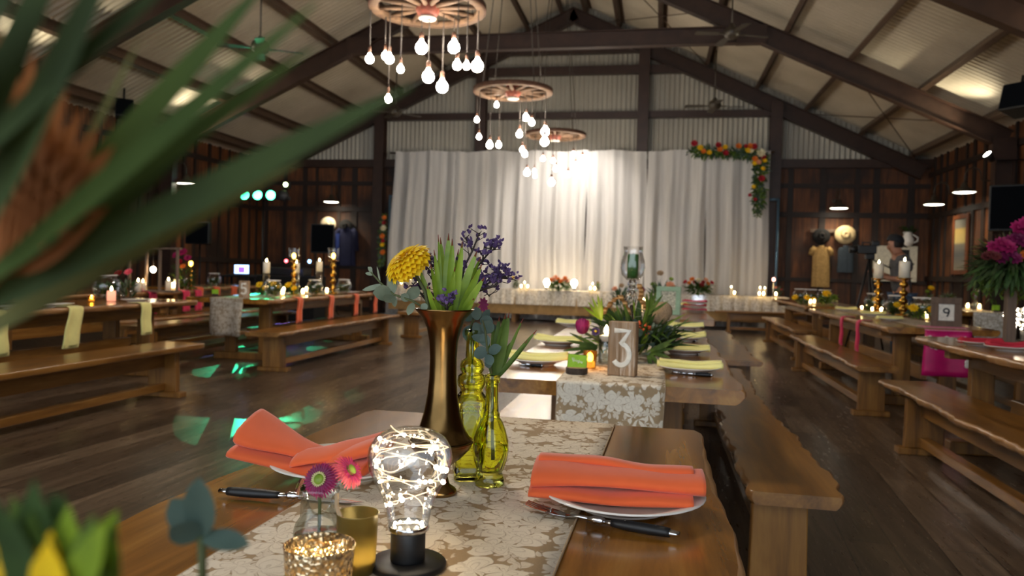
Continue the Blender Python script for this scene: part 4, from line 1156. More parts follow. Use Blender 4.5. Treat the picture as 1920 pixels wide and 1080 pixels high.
MB().ball((0, 0, .031), .0055, 10, 8, 1.7).build('flame', emit('flame_close', (1, .76, .36), 170), vt)
def mercury():
    t = NT('mercury_glass'); vo = t.node('ShaderNodeTexVoronoi', feature='F1'); vo.inputs['Scale'].default_value = 150
    t.link(t.coord(), vo.inputs['Vector'])
    n = t.noise(t.coord(), 60, 3)
    t.set(Base_Color=t.ramp(n, [(.3, lin((150, 116, 70))), (.7, lin((246, 226, 190)))]), Roughness=.12, Metallic=.85)
    t.bump(vo.outputs['Distance'], .9, .004)
    tr = t.node('ShaderNodeBsdfTranslucent'); tr.inputs[0].default_value = (1, .8, .5, 1)
    mx = t.node('ShaderNodeMixShader'); t.link(t.ramp(vo.outputs['Distance'], [(.15, (.75, .75, .75, 1)), (.5, (.12, .12, .12, 1))]), mx.inputs[0])
    t.link(t.b.outputs[0], mx.inputs[1]); t.link(tr.outputs[0], mx.inputs[2]); t.link(mx.outputs[0], t.out.inputs[0]); return t.m
MT['mercury'] = mercury()
Mv = at(597, 1132, z=ZR)
vt = thing('votive_holder', 'speckled mercury-glass votive glowing at the bottom edge, in front of the asters', 'candle holder', (Mv.x, Mv.y, ZR))
MB().lathe([(0, 0), (.033, 0), (.036, .004), (.039, .03), (.0415, .066), (.0425, .072), (.0405, .072), (.0375, .06), (.035, .008), (0, .006)], 40, None, None, False).build('cup', MT['mercury'], vt)
MB().lathe([(0, .007), (.02, .007), (.02, .022), (0, .023)], 20).build('tealight', MT['wax'], vt)
MB().ball((0, 0, .034), .006, 10, 8, 1.7).build('flame', emit('flame_near', (1, .74, .34), 210), vt)
A = at(597, 1062, z=ZR); da = (A - CPOS).dot(FW)
ab = thing('bud_bottle', 'small clear glass bottle with asters, behind the mercury-glass votive', 'bottle', (A.x, A.y, ZR))
MB().lathe([(0, .002), (.03, .002), (.034, .008), (.034, .05), (.031, .06), (.0255, .068), (.0245, .1), (.0265, .103), (.0265, .108), (.0245, .11)], 32, None, None, False).build('body', thin_glass('clear_bottle_glass', (.95, .97, .95), .1), ab)
MB().lathe([(0, .006), (.0325, .008), (.0325, .045), (0, .046)], 24).build('water', thin_glass('bottle_water', (.9, .94, .9), .2), ab)
MT['petal_cy'] = leafm('petal_pale_lime', (196, 190, 120), (224, 220, 156))
def aster(label, u, v, nrm, R, cols, dd=0):
    c = at(u, v, d=da + dd); nrm = Vector(nrm).normalized(); Q = nrm.to_track_quat('Z', 'Y').to_matrix().to_4x4()
    t = thing('aster', label, 'flower', c, 0, 'asters'); r_ = random.Random(int(u))
    for ring, (n, r0, L, tl, w, mt) in enumerate(((34, .4, .62, -.25, .13, cols[0]), (32, .36, .6, -.02, .12, cols[0]), (28, .3, .52, .22, .11, cols[1]), (22, .24, .2, .5, .09, cols[2]))):
        m = MB()
        for k_ in range(n):
            a = 2 * PI * (k_ + .5 * (ring % 2)) / n; b_ = tl + r_.uniform(-.1, .1)
            m.leaf((math.cos(a) * r0 * R, math.sin(a) * r0 * R, .02 * R + .07 * R * ring), (math.cos(a) * math.cos(b_), math.sin(a) * math.cos(b_), math.sin(b_)), (-math.cos(a) * math.sin(b_), -math.sin(a) * math.sin(b_), math.cos(b_)), L * R * r_.uniform(.9, 1.08), w * R, -.25, 'oval', .2, 4)
        m2 = MB(); m2.add(m.v, m.f, Q); m2.build('petal_ring', MT[mt], t)
    MB().ball((0, 0, .2 * R), .3 * R, 14, 8, .5, Q).build('centre', MT['lime'], t)
    MB().lathe([(0, -.5 * R), (.3 * R, -.4 * R), (.42 * R, -.05 * R), (0, .02 * R)], 14, Q).build('calyx', MT['green1'], t)
    m = MB()
    for k_ in range(10):
        a = 2 * PI * k_ / 10; m.leaf((math.cos(a) * .3 * R, math.sin(a) * .3 * R, -.3 * R), (math.cos(a), math.sin(a), -.4), (0, 0, 1), .45 * R, .14 * R, .3, 'oval', .2, 4)
    m2 = MB(); m2.add(m.v, m.f, Q); m2.build('sepal', MT['green1'], t)
    e_ = Vector((A.x, A.y, ZR + .03)) - c; nk = Vector((A.x, A.y, ZR + .105)) - c
    MB().tube([-nrm * .4 * R, nk * .6 - nrm * .3 * R, nk, e_], .0022, 6).build('stem', MT['stem'], t)
aster('magenta aster facing the camera with a pale ring around its green eye', 601, 900, (-.02, -.9, .42), .0255, ('petal_m', 'petal_mag_dark', 'petal_cy'))
aster('pink aster turned right, showing its green sepals', 654, 884, (.75, -.1, .55), .0265, ('petal_c', 'petal_m', 'petal_m'), .02)
aster('tiny pale pink aster bud half hidden at the left of the magenta one', 562, 912, (-.8, -.3, .3), .014, ('petal_peach', 'petal_mag_dark', 'petal_w'), .01)
MB_tw = MB().tube([at(632, 925, d=da - .028), at(631, 950, d=da - .03), at(640, 972, d=da - .03), at(650, 976, d=da - .03)], .003, 6)
tag(MB_tw.build('twine_tie', MT['hem']), 'loose end of pale twine tied round the aster bottle neck', 'twine')

# ------------------------------------------------------------------ blurred bouquet close to the camera at left
def fp(u, v, d): return at(u, v, d=d)
fb = fp(-60, 640, .27)
fl = thing('protea_arrangement', 'large blurred protea arrangement with long strap leaves close at upper left', 'flower arrangement', fb)
MT['rustbract'] = leafm('rust_bract', (110, 62, 26), (184, 112, 54), .8, .3)
MT['fg_dark'] = leafm('strap_leaf_dark', (44, 58, 28), (66, 82, 38), .9, .3); MT['fg_olive'] = leafm('strap_leaf_olive', (92, 94, 52), (122, 122, 72), .9, .3); MT['fg_green'] = leafm('strap_leaf_green', (56, 76, 32), (84, 104, 44), .9, .3)
for (u0, v0, u1, v1, wpx, d0, d1, mt) in ((-60, 590, 790, 178, 80, 0.266, 0.229, 'fg_dark'), (-80, 560, 610, 110, 60, 0.259, 0.237, 'fg_green'), (-40, 540, 610, 20, 58, 0.237, 0.229, 'fg_green'), (0, 520, 520, -30, 70, 0.259, 0.252, 'fg_green'), (80, 430, 275, 75, 22, 0.274, 0.252, 'fg_olive'), (-60, 480, 250, -120, 90, 0.229, 0.200, 'fg_dark'),
                                         (-100, 420, 130, -160, 90, 0.229, 0.207, 'fg_dark'), (-120, 300, 60, -120, 120, 0.222, 0.192, 'fg_dark'), (-60, 640, 560, 300, 55, 0.281, 0.274, 'fg_olive'), (100, 520, 420, 190, 40, 0.266, 0.259, 'fg_dark'), (-80, 330, 330, -70, 60, 0.215, 0.207, 'fg_dark')):
    a, b = fp(u0, v0, d0), fp(u1, v1, d1); d_ = b - a
    MB().leaf(a - fb, d_, -FW + Vector((0, 0, .5)), d_.length, wpx * d0 / CAM_F, rnd.uniform(-.08, .08), 'strap', .12, 9).build('strap_leaf', MT[mt], fl)
for q in range(16):
    a = fp(-30 + 3 * q, 560 - 4 * q, .26); ang = 1.25 + .55 * (q / 15 - .5)
    b = fp(40 + 14 * q, 150 + 17 * q - 130 * (q % 2), .25); d_ = b - a
    MB().leaf(a - fb, d_, -FW, d_.length, .0142, .25, 'lance', .25, 6).build('bract', MT['rustbract'], fl)
MB().tube([(0, 0, 0), (-.02, -.01, -.2), (-.03, -.02, -(fb.z - ZT1 - .02))], .006, 8).build('stem', MT['stem'], fl)
fv = Vector((fb.x - .03, fb.y - .02, ZT1 + .002))
t = thing('stem_vase', 'clear vase of the blurred arrangement at the left edge of the foreground table', 'vase', fv)
MB().lathe([(0, 0), (.045, 0), (.05, .01), (.05, .16), (.045, .165)], 28, None, None, False).build('body', MT['thin'], t)
lb = fp(120, 1230, .25)
t = thing('low_posy', 'blurred posy of yellow-green leaves in the bottom left corner', 'flower arrangement', lb)
rr = random.Random(8)
for q in range(30):
    u1 = rr.uniform(-20, 230); v1 = 900 + abs(u1 - 110) * .5 + rr.uniform(0, 120); d_ = rr.uniform(.22, .26)
    if q < 4: u1, v1 = 20 + 18 * q, 905 + 10 * (q % 2)
    mt = ('lime', 'petal_y', 'green1', 'lime', 'green2')[q % 5] if v1 > 960 else ('green2', 'green1')[q % 2]
    if u1 < 150 and v1 > 955 and q % 2: mt = 'petal_y'
    if u1 > 150: mt = ('lime', 'green1')[q % 2]
    a = lb + Vector((rr.uniform(-.008, .008), rr.uniform(-.008, .008), 0)); b = fp(u1, v1, d_)
    MB().leaf(a - lb, b - a, -FW + Vector((0, 0, .3)), (b - a).length, rr.uniform(.0105, .0155), rr.uniform(-.2, .2), 'oval', .15, 6).build('leaf', MT[mt], t)
MB().tube([(0, 0, 0), (0, 0.0, -(lb.z - ZT1 - .004))], .012, 8).build('stem_bundle', MT['stem'], t)
gb = fp(378, 1005, .39)
euc('blurred dark blue-green leaf pair at lower left, over the runner edge', gb, [[gb, fp(380, 1080, .39), fp(372, 1180, .41)]],
    [(gb, fp(374, 930, .38) - gb, -FW, .036, .0165, 'oval'), (gb, fp(470, 1022, .38) - gb, -FW + Vector((0, 0, 1)), .029, .012, 'oval'), (gb, fp(325, 990, .38) - gb, -FW, .019, .014, 'oval'), (gb, fp(345, 955, .39) - gb, -FW, .025, .019, 'oval')], 'eucdark')

# ------------------------------------------------------------------ shared small builders
def dep(p): return (Vector(p) - CPOS).dot(FW)
def tab(u, v, z=.77): return at(u, v, z=z)
def rosette(m, c, R, n=9, nrm=(0, 0, 1), rings=3, seed=0, full=.25):
    r_ = random.Random(seed); Q = Matrix.Translation(Vector(c)) @ Vector(nrm).normalized().to_track_quat('Z', 'Y').to_matrix().to_4x4()
    k = MB()
    for g in range(rings):
        tl = -.1 + g * .5; rr_ = R * (1 - .28 * g)
        for q in range(n - g):
            a = 2 * PI * (q + .5 * (g % 2)) / (n - g) + r_.uniform(-.1, .1)
            k.leaf((0, 0, g * R * .1), (math.cos(a) * math.cos(tl), math.sin(a) * math.cos(tl), math.sin(tl)), (-math.cos(a) * math.sin(tl), -math.sin(a) * math.sin(tl), math.cos(tl)), rr_, rr_ * .62, .5, 'oval', .2, 3)
    k.ball((0, 0, R * .2), R * full, 8, 5)
    m.add(k.v, k.f, Q)
def greens(m, c, rx, ry, h, n, L, W, seed, kind='lance', up=.5, spread=1.0):
    r_ = random.Random(seed)
    for q in range(n):
        a = r_.uniform(0, 2 * PI); s = r_.uniform(.1, 1) ** .6
        p = Vector(c) + Vector((math.cos(a) * rx * s * .6, math.sin(a) * ry * s * .6, h * r_.uniform(0, .8)))
        d = Vector((math.cos(a) * s * spread, math.sin(a) * s * spread, up + r_.uniform(-.5, .6)))
        m.leaf(p, d, (-d.x * .3 + r_.uniform(-.4, .4), -d.y * .3 - .4, 1), L * r_.uniform(.7, 1.25), W * r_.uniform(.7, 1.2), r_.uniform(-.7, .3), kind, .15, 4)
def posy(label, c, rx, ry, h, nleaf, L, W, flowers, seed, mats=('green1', 'green2'), kind='lance', group=None, name='flower_posy', up=.5, vessel=None):
    t = thing(name, label, 'flowers', c, 0, group); r_ = random.Random(seed)
    for i, mt in enumerate(mats):
        m = MB(); greens(m, (0, 0, 0), rx, ry, h, nleaf // len(mats), L, W, seed + i, kind, up); m.build('foliage', MT[mt], t)
    for (dx, dy, dz, R, mt) in flowers:
        m = MB(); rosette(m, (dx, dy, dz), R, 9, (dx * 2, -.7, .6), 3, seed + int(dx * 100)); m.build('flower', MT[mt], t)
    if vessel:
        MB().lathe([(0, 0), (vessel[0] * .8, 0), (vessel[0], vessel[1] * .3), (vessel[0] * .9, vessel[1]), (vessel[0] * .8, vessel[1]), (vessel[0] * .7, .02), (0, .02)], 18, Matrix.Translation((0, 0, -vessel[1] * .0)), None, False).build('vessel', MT[vessel[2]], t)
    return t
def tealight(label, c, r=.03, h=.06, mat='thin', group='tealight holders', fl=1.0):
    t = thing('tealight_holder', label, 'candle', c, 0, group)
    MB().lathe([(0, .001), (r * .85, .001), (r, h), (r * .93, h), (r * .8, .006), (0, .005)], 18, None, None, False).build('cup', MT[mat], t)
    MB().lathe([(0, .006), (r * .7, .006), (r * .7, h * .4), (0, h * .42)], 14).build('wax', MT['glowwax'], t)
    MB().ball((0, 0, h * .4 + .012 * fl), .009 * fl, 8, 6, 1.6).build('flame', MT['flame'], t)
    return t
def pillar(label, c, r, h, group='lit pillar candles', mat='wax', lit=True):
    t = thing('pillar_candle', label, 'candle', c, 0, group)
    MB().lathe([(0, 0), (r, 0), (r, h - .006), (r * .9, h), (r * .55, h - .006), (0, h - .012)], 20).build('wax', MT[mat], t)
    MB().tube([(0, 0, h - .014), (0, 0, h + .006)], .0018, 5).build('wick', MT['black'], t)
    if lit: MB().lathe([(0, h + .0), (.009, h + .008), (.0115, h + .018), (.007, h + .032), (0, h + .046)], 10).build('flame', MT['flame'], t)
    return t
def stick(label, c, h, group='brass candlesticks', r=.045):
    t = thing('candlestick', label, 'candlestick', c, 0, group)
    pr_ = [(0, 0), (r * 1.15, 0), (r * 1.2, .008), (r * .8, .02), (r * .4, .03)]
    n = 4; 
    for k in range(n):
        z0 = .035 + (h - .06) * k / n; s_ = (h - .06) / n
        pr_ += [(r * .28, z0), (r * .62, z0 + s_ * .3), (r * .66, z0 + s_ * .5), (r * .3, z0 + s_ * .8), (r * .26, z0 + s_ * .95)]
    pr_ += [(r * .5, h - .02), (r * 1.15, h - .008), (r * 1.2, h), (0, h)]
    MB().lathe(pr_, 20).build('shaft', MT['brass'], t)
    return t
def fishbowl(label, c, r, seed, group='glass fishbowls of greenery', mat='green2'):
    t = thing('fishbowl', label, 'glass bowl', c, 0, group)
    pf = [(0, .002)] + [(r * math.sin(a), r * .92 - r * .92 * math.cos(a)) for a in [PI * q / 12 for q in range(1, 10)]] + [(r * .66, r * 1.72), (r * .74, r * 1.78)]
    MB().lathe(pf, 24, None, None, False).build('bowl', MT['thin'], t)
    MB().lathe([(r * .72, r * 1.73), (r * .80, r * 1.78), (r * .72, r * 1.83), (r * .67, r * 1.78), (r * .72, r * 1.73)], 24, None, None, False).build('lip', MT['china'], t)
    m = MB(); greens(m, (0, 0, r * .2), r * .95, r * .95, r * 1.0, 110, r * .42, r * .18, seed, 'lance', .3, .5); m.build('moss', MT[mat], t)
    return t
def hanging(label, edge, side, y, drop, mat, w=.115, group=None, skew=0.0, z=.77, inside=.1):
    """napkin draped over a table's long side; side=+1 hangs on the +x side"""
    t = thing('draped_napkin', label, 'napkin', (edge, y, z), 0, group)
    pts = [(-inside * side, .006), (-.02 * side, .008), (.012 * side, .004), (.026 * side, -.012)] + [((.028 + .004 * math.sin(k)) * side, -.012 - drop * k / 9) for k in range(1, 10)]
    for lay, (sh, dl) in enumerate(((0, 0), (.008, -.015))):
        def fn(u, v):
            q = v * (len(pts) - 1); i = min(int(q), len(pts) - 2); f = q - i
            x = pts[i][0] * (1 - f) + pts[i + 1][0] * f; zz = pts[i][1] * (1 - f) + pts[i + 1][1] * f
            hang = max(0, -zz)
            zz2 = zz * (1 - (.06 if lay else 0))
            return (x + side * (.006 * math.sin(8 * u + lay * 2) * min(1, hang * 8) + sh + .003), (u - .5) * w * (1 + hang * .45) + skew * hang, zz2 - .02 * hang * math.sin(3 * u))
        MB().grid(10, len(pts) * 2, fn).build('fold', MT[mat], t, solid=.004)
    return t
def roll(label, c, rz, mat, L=.28, group='yellow napkins on the plates', seed=0, h=.026, w=.06):
    r_ = random.Random(seed); t = thing('folded_napkin', label, 'napkin', c, rz, group)
    U_ = Vector((0, 0, 1)); S_ = Vector((0, 1, 0)); a, b, k = r_.uniform(-.5, .9), r_.uniform(0, 6), r_.uniform(.0, .016)
    m = MB(); fold(m, lambda q: (Vector((-L / 2 + L * q, .008 * math.sin(4 * q + b), h * .55 + k * abs(2 * q - 1) ** 1.5)), S_, U_), lambda q: w * (.8 + .25 * abs(2 * q - 1)), lambda q: h * (.85 + .2 * abs(2 * q - 1)), 24, seed)
    m.build('fold', MT[mat], t)
    m = MB(); fold(m, lambda q: (Vector((-L / 2 + .01 + L * q * .95, w * .12 + .006 * math.sin(5 * q + b), h * 1.15 + k * abs(2 * q - 1) ** 1.5)), S_, U_), lambda q: w * .6, lambda q: h * .6, 24, seed + 3)
    m.build('upper_fold', MT[mat], t)
    return t
def stroke(m, pts, w, d, M):
    k = MB(); k.tube(pts, w / 2, 8)
    m.add([(p.x, p.y * d / (w / 2) if False else p.y * .18, p.z) for p in k.v], k.f, M)
def arc(cx, cz, r, a0, a1, n=14, sx=1.0): return [(cx + sx * r * math.cos(a0 + (a1 - a0) * q / n), 0, cz + r * math.sin(a0 + (a1 - a0) * q / n)) for q in range(n + 1)]
DIG = {'3': [[(-.24, 0, .42), (.24, 0, .42), (-.02, 0, .08)] + arc(-.01, -.19, .27, 1.45, -2.5, 16)],
       '5': [[(.22, 0, .42), (-.16, 0, .42), (-.19, 0, .04)] + arc(-.01, -.16, .25, 2.3, -2.5, 16)],
       '9': [arc(0, .16, .2, .2, 2 * PI + .2, 20, .9), [(.19, 0, .18), (.15, 0, -.1), (.05, 0, -.42)]]}
def small_plate_set(label, c, rz, nk, seed, mat='yellow', group=None, cut=True, r=.13):
    plate(label, (c[0], c[1], c[2] + .0015), r, None)
    roll(nk, (c[0], c[1], c[2] + .013), rz, mat, .27, None, seed)

# ------------------------------------------------------------------ table with the number 3
ZT = .77; z2 = ZT + .005
runner('lace-over-hessian runner hanging over the near end of the number 3 table', -.365, .035, 2.87, 6.7, ZT, .33, 'lace', seed=2)
MT['signwood'] = None
def distressed():
    t = NT('whitewashed_block'); n = t.noise(t.coord((30, 30, 3)), 1.4, 5, .7, .3); n2 = t.noise(t.coord((8, 8, 2)), 1.2, 3)
    f = t.math('MULTIPLY', t.ramp(n, [(.5, (0, 0, 0, 1)), (.6, (1, 1, 1, 1))]), t.ramp(n2, [(.4, (0, 0, 0, 1)), (.6, (1, 1, 1, 1))]))
    w_ = t.ramp(t.noise(t.coord((40, 40, 2)), 1.2, 4), [(.3, lin((122, 94, 66))), (.7, lin((176, 140, 104)))])
    t.set(Base_Color=t.mix(f, w_, lin((206, 186, 164))), Roughness=.75); t.bump(n, .3, .002); return t.m
MT['signwood'] = distressed()
MT['whitepaint'] = plain('white_paint', (238, 230, 214), .6)
def number_block(label, c, digit, w, h, th, rz, lean=0.0):
    t = thing('table_number', label, 'sign', c, rz); M = Matrix.Rotation(lean, 4, 'X')
    MB().box(-w / 2, w / 2, -th / 2, th / 2, 0, h, M).build('block', MT['signwood'], t, smooth=False, bevel=.004)
    m = MB()
    for s in DIG[digit]: stroke(m, [(x * w * 1.12, 0, z * h * .72) for x, y, z in s], w * .19, .001, M @ Matrix.Translation((0, -th / 2 - .0005, h * .53)))
    m.build('numeral_' + {'3': 'three', '5': 'five'}[digit], MT['whitepaint'], t)
    return t
S3 = tab(1166, 706, z2)
number_block('whitewashed wooden block with a white number 3 at the table end', (S3.x, S3.y + .03, z2 + .001), '3', .112, .215, .05, -.22, -.0)
C = tab(1080, 702, z2)
MT['bark'] = plain('bark', (66, 54, 44), .9, 0, .3, 60, .8); MT['cutwood'] = plain('cut_wood', (190, 150, 112), .7)
t = thing('place_card', 'small lime green card with white script in a log-slice stand', 'place card', (C.x, C.y + .02, z2), .05)
MB().lathe([(.0, 0), (.042, 0), (.044, .004), (.0435, .024), (.042, .026)], 24, None, lambda a, j, z: 1 + .03 * math.sin(5 * a) + .02 * math.sin(11 * a), False).build('log_slice', MT['bark'], t)
MB().lathe([(0, .0262), (.0425, .0258)], 24, None, lambda a, j, z: 1 + .03 * math.sin(5 * a) + .02 * math.sin(11 * a), False).build('cut_face', MT['cutwood'], t)
M = Matrix.Translation((0, 0, .022)) @ Matrix.Rotation(-.28, 4, 'X') @ Matrix.Rotation(.06, 4, 'Y')
MT['limecard'] = plain('lime_card', (150, 196, 40), .7, 0, .1, 40)
MB().box(-.038, .038, -.001, .001, 0, .055, M).build('card', MT['limecard'], t, smooth=False)
MB().box(-.0395, .0395, .001, .0035, 0, .0565, M).build('card_back', MT['bark'], t, smooth=False)
m = MB(); pts = []
for q in range(60):
    s_ = q / 59; pts.append((-.022 + .044 * s_, 0, .033 - .008 * s_ + .0045 * math.sin(s_ * 40) * (1.7 if q in range(4, 10) or q in range(34, 40) else .8)))
stroke(m, pts, .0016, .001, M @ Matrix.Translation((0, -.0014, 0))); stroke(m, [(-.024, 0, .04), (-.012, 0, .0385)], .0016, .001, M @ Matrix.Translation((0, -.0014, 0)))
m.build('script', MT['whitepaint'], t)
MT['amber'] = thin_glass('amber_glass', (1.0, .74, .30), .3)
A_ = tab(1105, 692, z2); tealight('amber glass tealight holder beside the lime card', (A_.x, A_.y + .02, z2), .03, .075, 'amber', None, 1.5)
G_ = tab(1134, 684, z2)
t = thing('floating_candle_vase', 'clear glass cylinder with a lit floating candle, left of the number 3 block', 'candle holder', (G_.x, G_.y + .05, z2))
MB().lathe([(0, .002), (.032, .002), (.034, .005), (.034, .168), (.032, .168)], 28, None, None, False).build('cylinder', MT['thin'], t)
MB().lathe([(0, .006), (.0325, .006), (.0325, .1), (0, .1)], 24).build('water', thin_glass('clear_water', (.9, .93, .88), .15), t)
fcn = MB().lathe([(0, .098), (.02, .1), (.031, .118), (.032, .126), (.02, .1275), (0, .126)], 24).build('floating_candle', MT['wax'], t)
MB().lathe([(0, .128), (.008, .134), (.011, .146), (.007, .163), (0, .176)], 10).build('flame', MT['flame'], fcn)
# low native arrangement
AR = tab(1190, 690, z2); ac = Vector((AR.x, AR.y + .42, z2)); da_ = dep(ac)
ar = thing('native_arrangement', 'long low arrangement of native foliage behind the number 3 block', 'flower arrangement', ac)
for i, (mt, n, L, Wd, kd) in enumerate((('green1', 90, .15, .02, 'strap'), ('green2', 120, .15, .03, 'lance'), ('eucdark', 60, .09, .045, 'oval'), ('lime', 26, .16, .016, 'strap'), ('euc', 26, .07, .05, 'oval'))):
    m = MB(); greens(m, (0, -.02, .02), .24, .3, .16, n, L, Wd, 60 + i, kd, .55, 1.0); m.build('foliage', MT[mt], ar)
def arp(u, v, dd=0): return at(u, v, d=da_ + dd)
def fan_leaves(base, tips, w, mt, nm='palm_frond'):
    m = MB()
    for (u, v) in tips:
        b = arp(*base, -.2) - ac; e_ = arp(u, v, -.25) - ac; m.leaf(b, e_ - b, (0, -1, .6), (e_ - b).length, w, .1, 'strap', .15, 5)
    m.build(nm, MT[mt], ar)
fan_leaves((1120, 650), [(1052, 660), (1060, 640), (1072, 668), (1065, 625), (1090, 690), (1080, 650)], .02, 'green2')
fan_leaves((1215, 660), [(1265, 655), (1258, 672), (1240, 690), (1270, 635), (1222, 700), (1262, 645)], .02, 'green1')
fan_leaves((1128, 600), [(1100, 565), (1108, 555), (1120, 550), (1090, 575), (1128, 556)], .016, 'lime')
fan_leaves((1215, 590), [(1232, 545), (1245, 552), (1224, 540), (1255, 565), (1212, 548)], .016, 'green1')
fan_leaves((1205, 700), [(1195, 708), (1225, 712), (1235, 700)], .02, 'green2')
pb = arp(1092, 613, -.3)
t = thing('protea_bud', 'plump magenta protea bud at the left of the low arrangement', 'flower', pb)
for g in range(4):
    m = MB()
    for q in range(11):
        a = 2 * PI * (q + .5 * (g % 2)) / 11; tl = .5 + .18 * g
        m.leaf((math.cos(a) * .012, math.sin(a) * .012, -.03 + .008 * g), (math.cos(a) * math.cos(tl), math.sin(a) * math.cos(tl), math.sin(tl)), (-math.cos(a), -math.sin(a), .5), .072 - .006 * g, .026, 1.5, 'oval', .3, 6)
    m.build('bract_ring', MT['petal_mag_dark' if g > 1 else 'petal_m'], t)
MB().ball((0, 0, .0), .03, 12, 8, 1.1).build('core', MT['petal_mag_dark'], t)
MB().tube([(0, 0, -.02), Vector((.12, .08, -.09))], .006, 6).build('stem', MT['stem'], t)
bk = arp(1238, 588, -.1)
t = thing('banksia_flower', 'pale woolly banksia dome at the right of the low arrangement', 'flower', bk)
Q = Vector((.7, -.3, .75)).to_track_quat('Z', 'Y').to_matrix().to_4x4()
MB().lathe([(0, -.05), (.03, -.045), (.045, -.02), (.048, .01), (.04, .04), (.022, .058), (0, .063)], 28, Q, lambda a, j, z: 1 + .03 * math.sin(14 * a + 30 * z), False).build('dome', MT['banksia'], t)
MB().tube([Q @ Vector((0, 0, -.04)), Q @ Vector((0, 0, -.16))], .007, 6).build('stem', MT['stem'], t)
m = MB()
for q in range(12): m.leaf(Q @ Vector((.03 * math.cos(q * .52), .03 * math.sin(q * .52), -.045)), Q @ Vector((math.cos(q * .52), math.sin(q * .52), -.15)), (0, 0, 1), .09, .02, -.4, 'strap', .1, 4)
m.build('foliage', MT['euc'], t)
t = thing('purple_daisy', 'small purple and white daisy beside the floating candle', 'flower', arp(1117, 622, -.3))
m = MB(); rosette(m, (0, 0, 0), .022, 12, (-.1, -1, .3), 2, 3, .5); m.build('petals', MT['petal_p'], t); MB().ball((0, -.008, .002), .008, 8, 6).build('centre', MT['petal_y'], t)
MB().tube([(0, 0, 0), (.03, .06, -.1)], .002, 5).build('stem', MT['stem'], t)
MT['berry'] = plain('orange_berry', (206, 84, 34), .4)
t = thing('berry_sprig', 'orange berry sprig right of the number 3 block', 'foliage', arp(1206, 615, -.15)); m = MB(); r_ = random.Random(3)
for q in range(34): m.ball((r_.uniform(-.035, .035), r_.uniform(-.03, .03), r_.uniform(-.03, .03)), r_.uniform(.004, .008), 6, 5)
m.build('berries', MT['berry'], t); MB().tube([(0, 0, 0), (-.02, .05, -.12)], .002, 5).build('stem', MT['stemdark'], t)
MT['goldribbon'] = plain('gold_bark_ribbon', (186, 138, 84), .3, .45, .2, 30)
for lab, pth in (('left curling gold bark ribbon rising over the low arrangement', [(1128, 592), (1140, 575), (1152, 562), (1163, 556), (1172, 570), (1180, 590)]), ('right curling gold bark ribbon beside the crystal candleholder', [(1198, 535), (1203, 548), (1200, 560), (1208, 572), (1215, 585)])):
    o0 = arp(*pth[0], -.1); t = thing('bark_ribbon', lab, 'ribbon', o0); P_ = [arp(u, v, -.1) - o0 for u, v in pth]
    def rb(u, v, P_=P_):
        q = v * (len(P_) - 1); i = min(int(q), len(P_) - 2); f = q - i; p = P_[i].lerp(P_[i + 1], f)
        return p + RT * ((u - .5) * .024) - FW * (.012 * math.sin(v * 42)) + UP * (.006 * math.sin(v * 42 + 1.5))
    MB().grid(4, 60, rb).build('ribbon', MT['goldribbon'], t, solid=.002)
# crystal candleholder
MT['crystal'] = glass('crystal', (1, 1, 1), 1.5)
CH = ac + Vector((-.02, .3, 0)); CH = Vector((at(1186, 520, y=ac.y + .32).x, ac.y + .32, z2)); dch = dep(CH)
zt_ = lambda v: at(1186, v, y=CH.y).z - z2
t = thing('crystal_candleholder', 'tall crystal hurricane candleholder with an unlit green candle, rising behind the arrangement', 'candle holder', CH)
zb = zt_(548); zc = zt_(527); zs = zt_(462)
MB().lathe([(0, 0), (.05, 0), (.052, .01), (.03, .02), (.012, .03), (.01, zt_(572)), (.0, zt_(571))], 24).build('base', MT['crystal'], t)
for q in range(5):
    a = 2 * PI * q / 5
    MB().tube([(.045 * math.cos(a), .045 * math.sin(a), zt_(572)), (.03 * math.cos(a + .3), .03 * math.sin(a + .3), zt_(556)), (.012 * math.cos(a + .6), .012 * math.sin(a + .6), zb)], [.008, .007, .006], 7).build('leg', MT['crystal'], t)
m = MB()
for q in range(5): m.ball((0, 0, zb + (zc - zb) * q / 4.0), .026 if q % 2 else .018, 10, 6, .8)
m.build('beaded_stem', MT['crystal'], t)
hs = zs - zc
MB().lathe([(0, zc), (.03, zc + .004), (.055, zc + hs * .18), (.0635, zc + hs * .4), (.06, zc + hs * .6), (.048, zc + hs * .82), (.051, zs - .002), (.0525, zs)], 32, None, lambda a, j, z: 1 + .02 * math.cos(10 * a) * (z < zc + hs * .5), False).build('hurricane', MT['thin'], t)
pillar('green pillar candle inside the crystal hurricane', (CH.x, CH.y, z2 + zc + .013), .029, zt_(474) - zc - .02, None, 'greenwax', False)
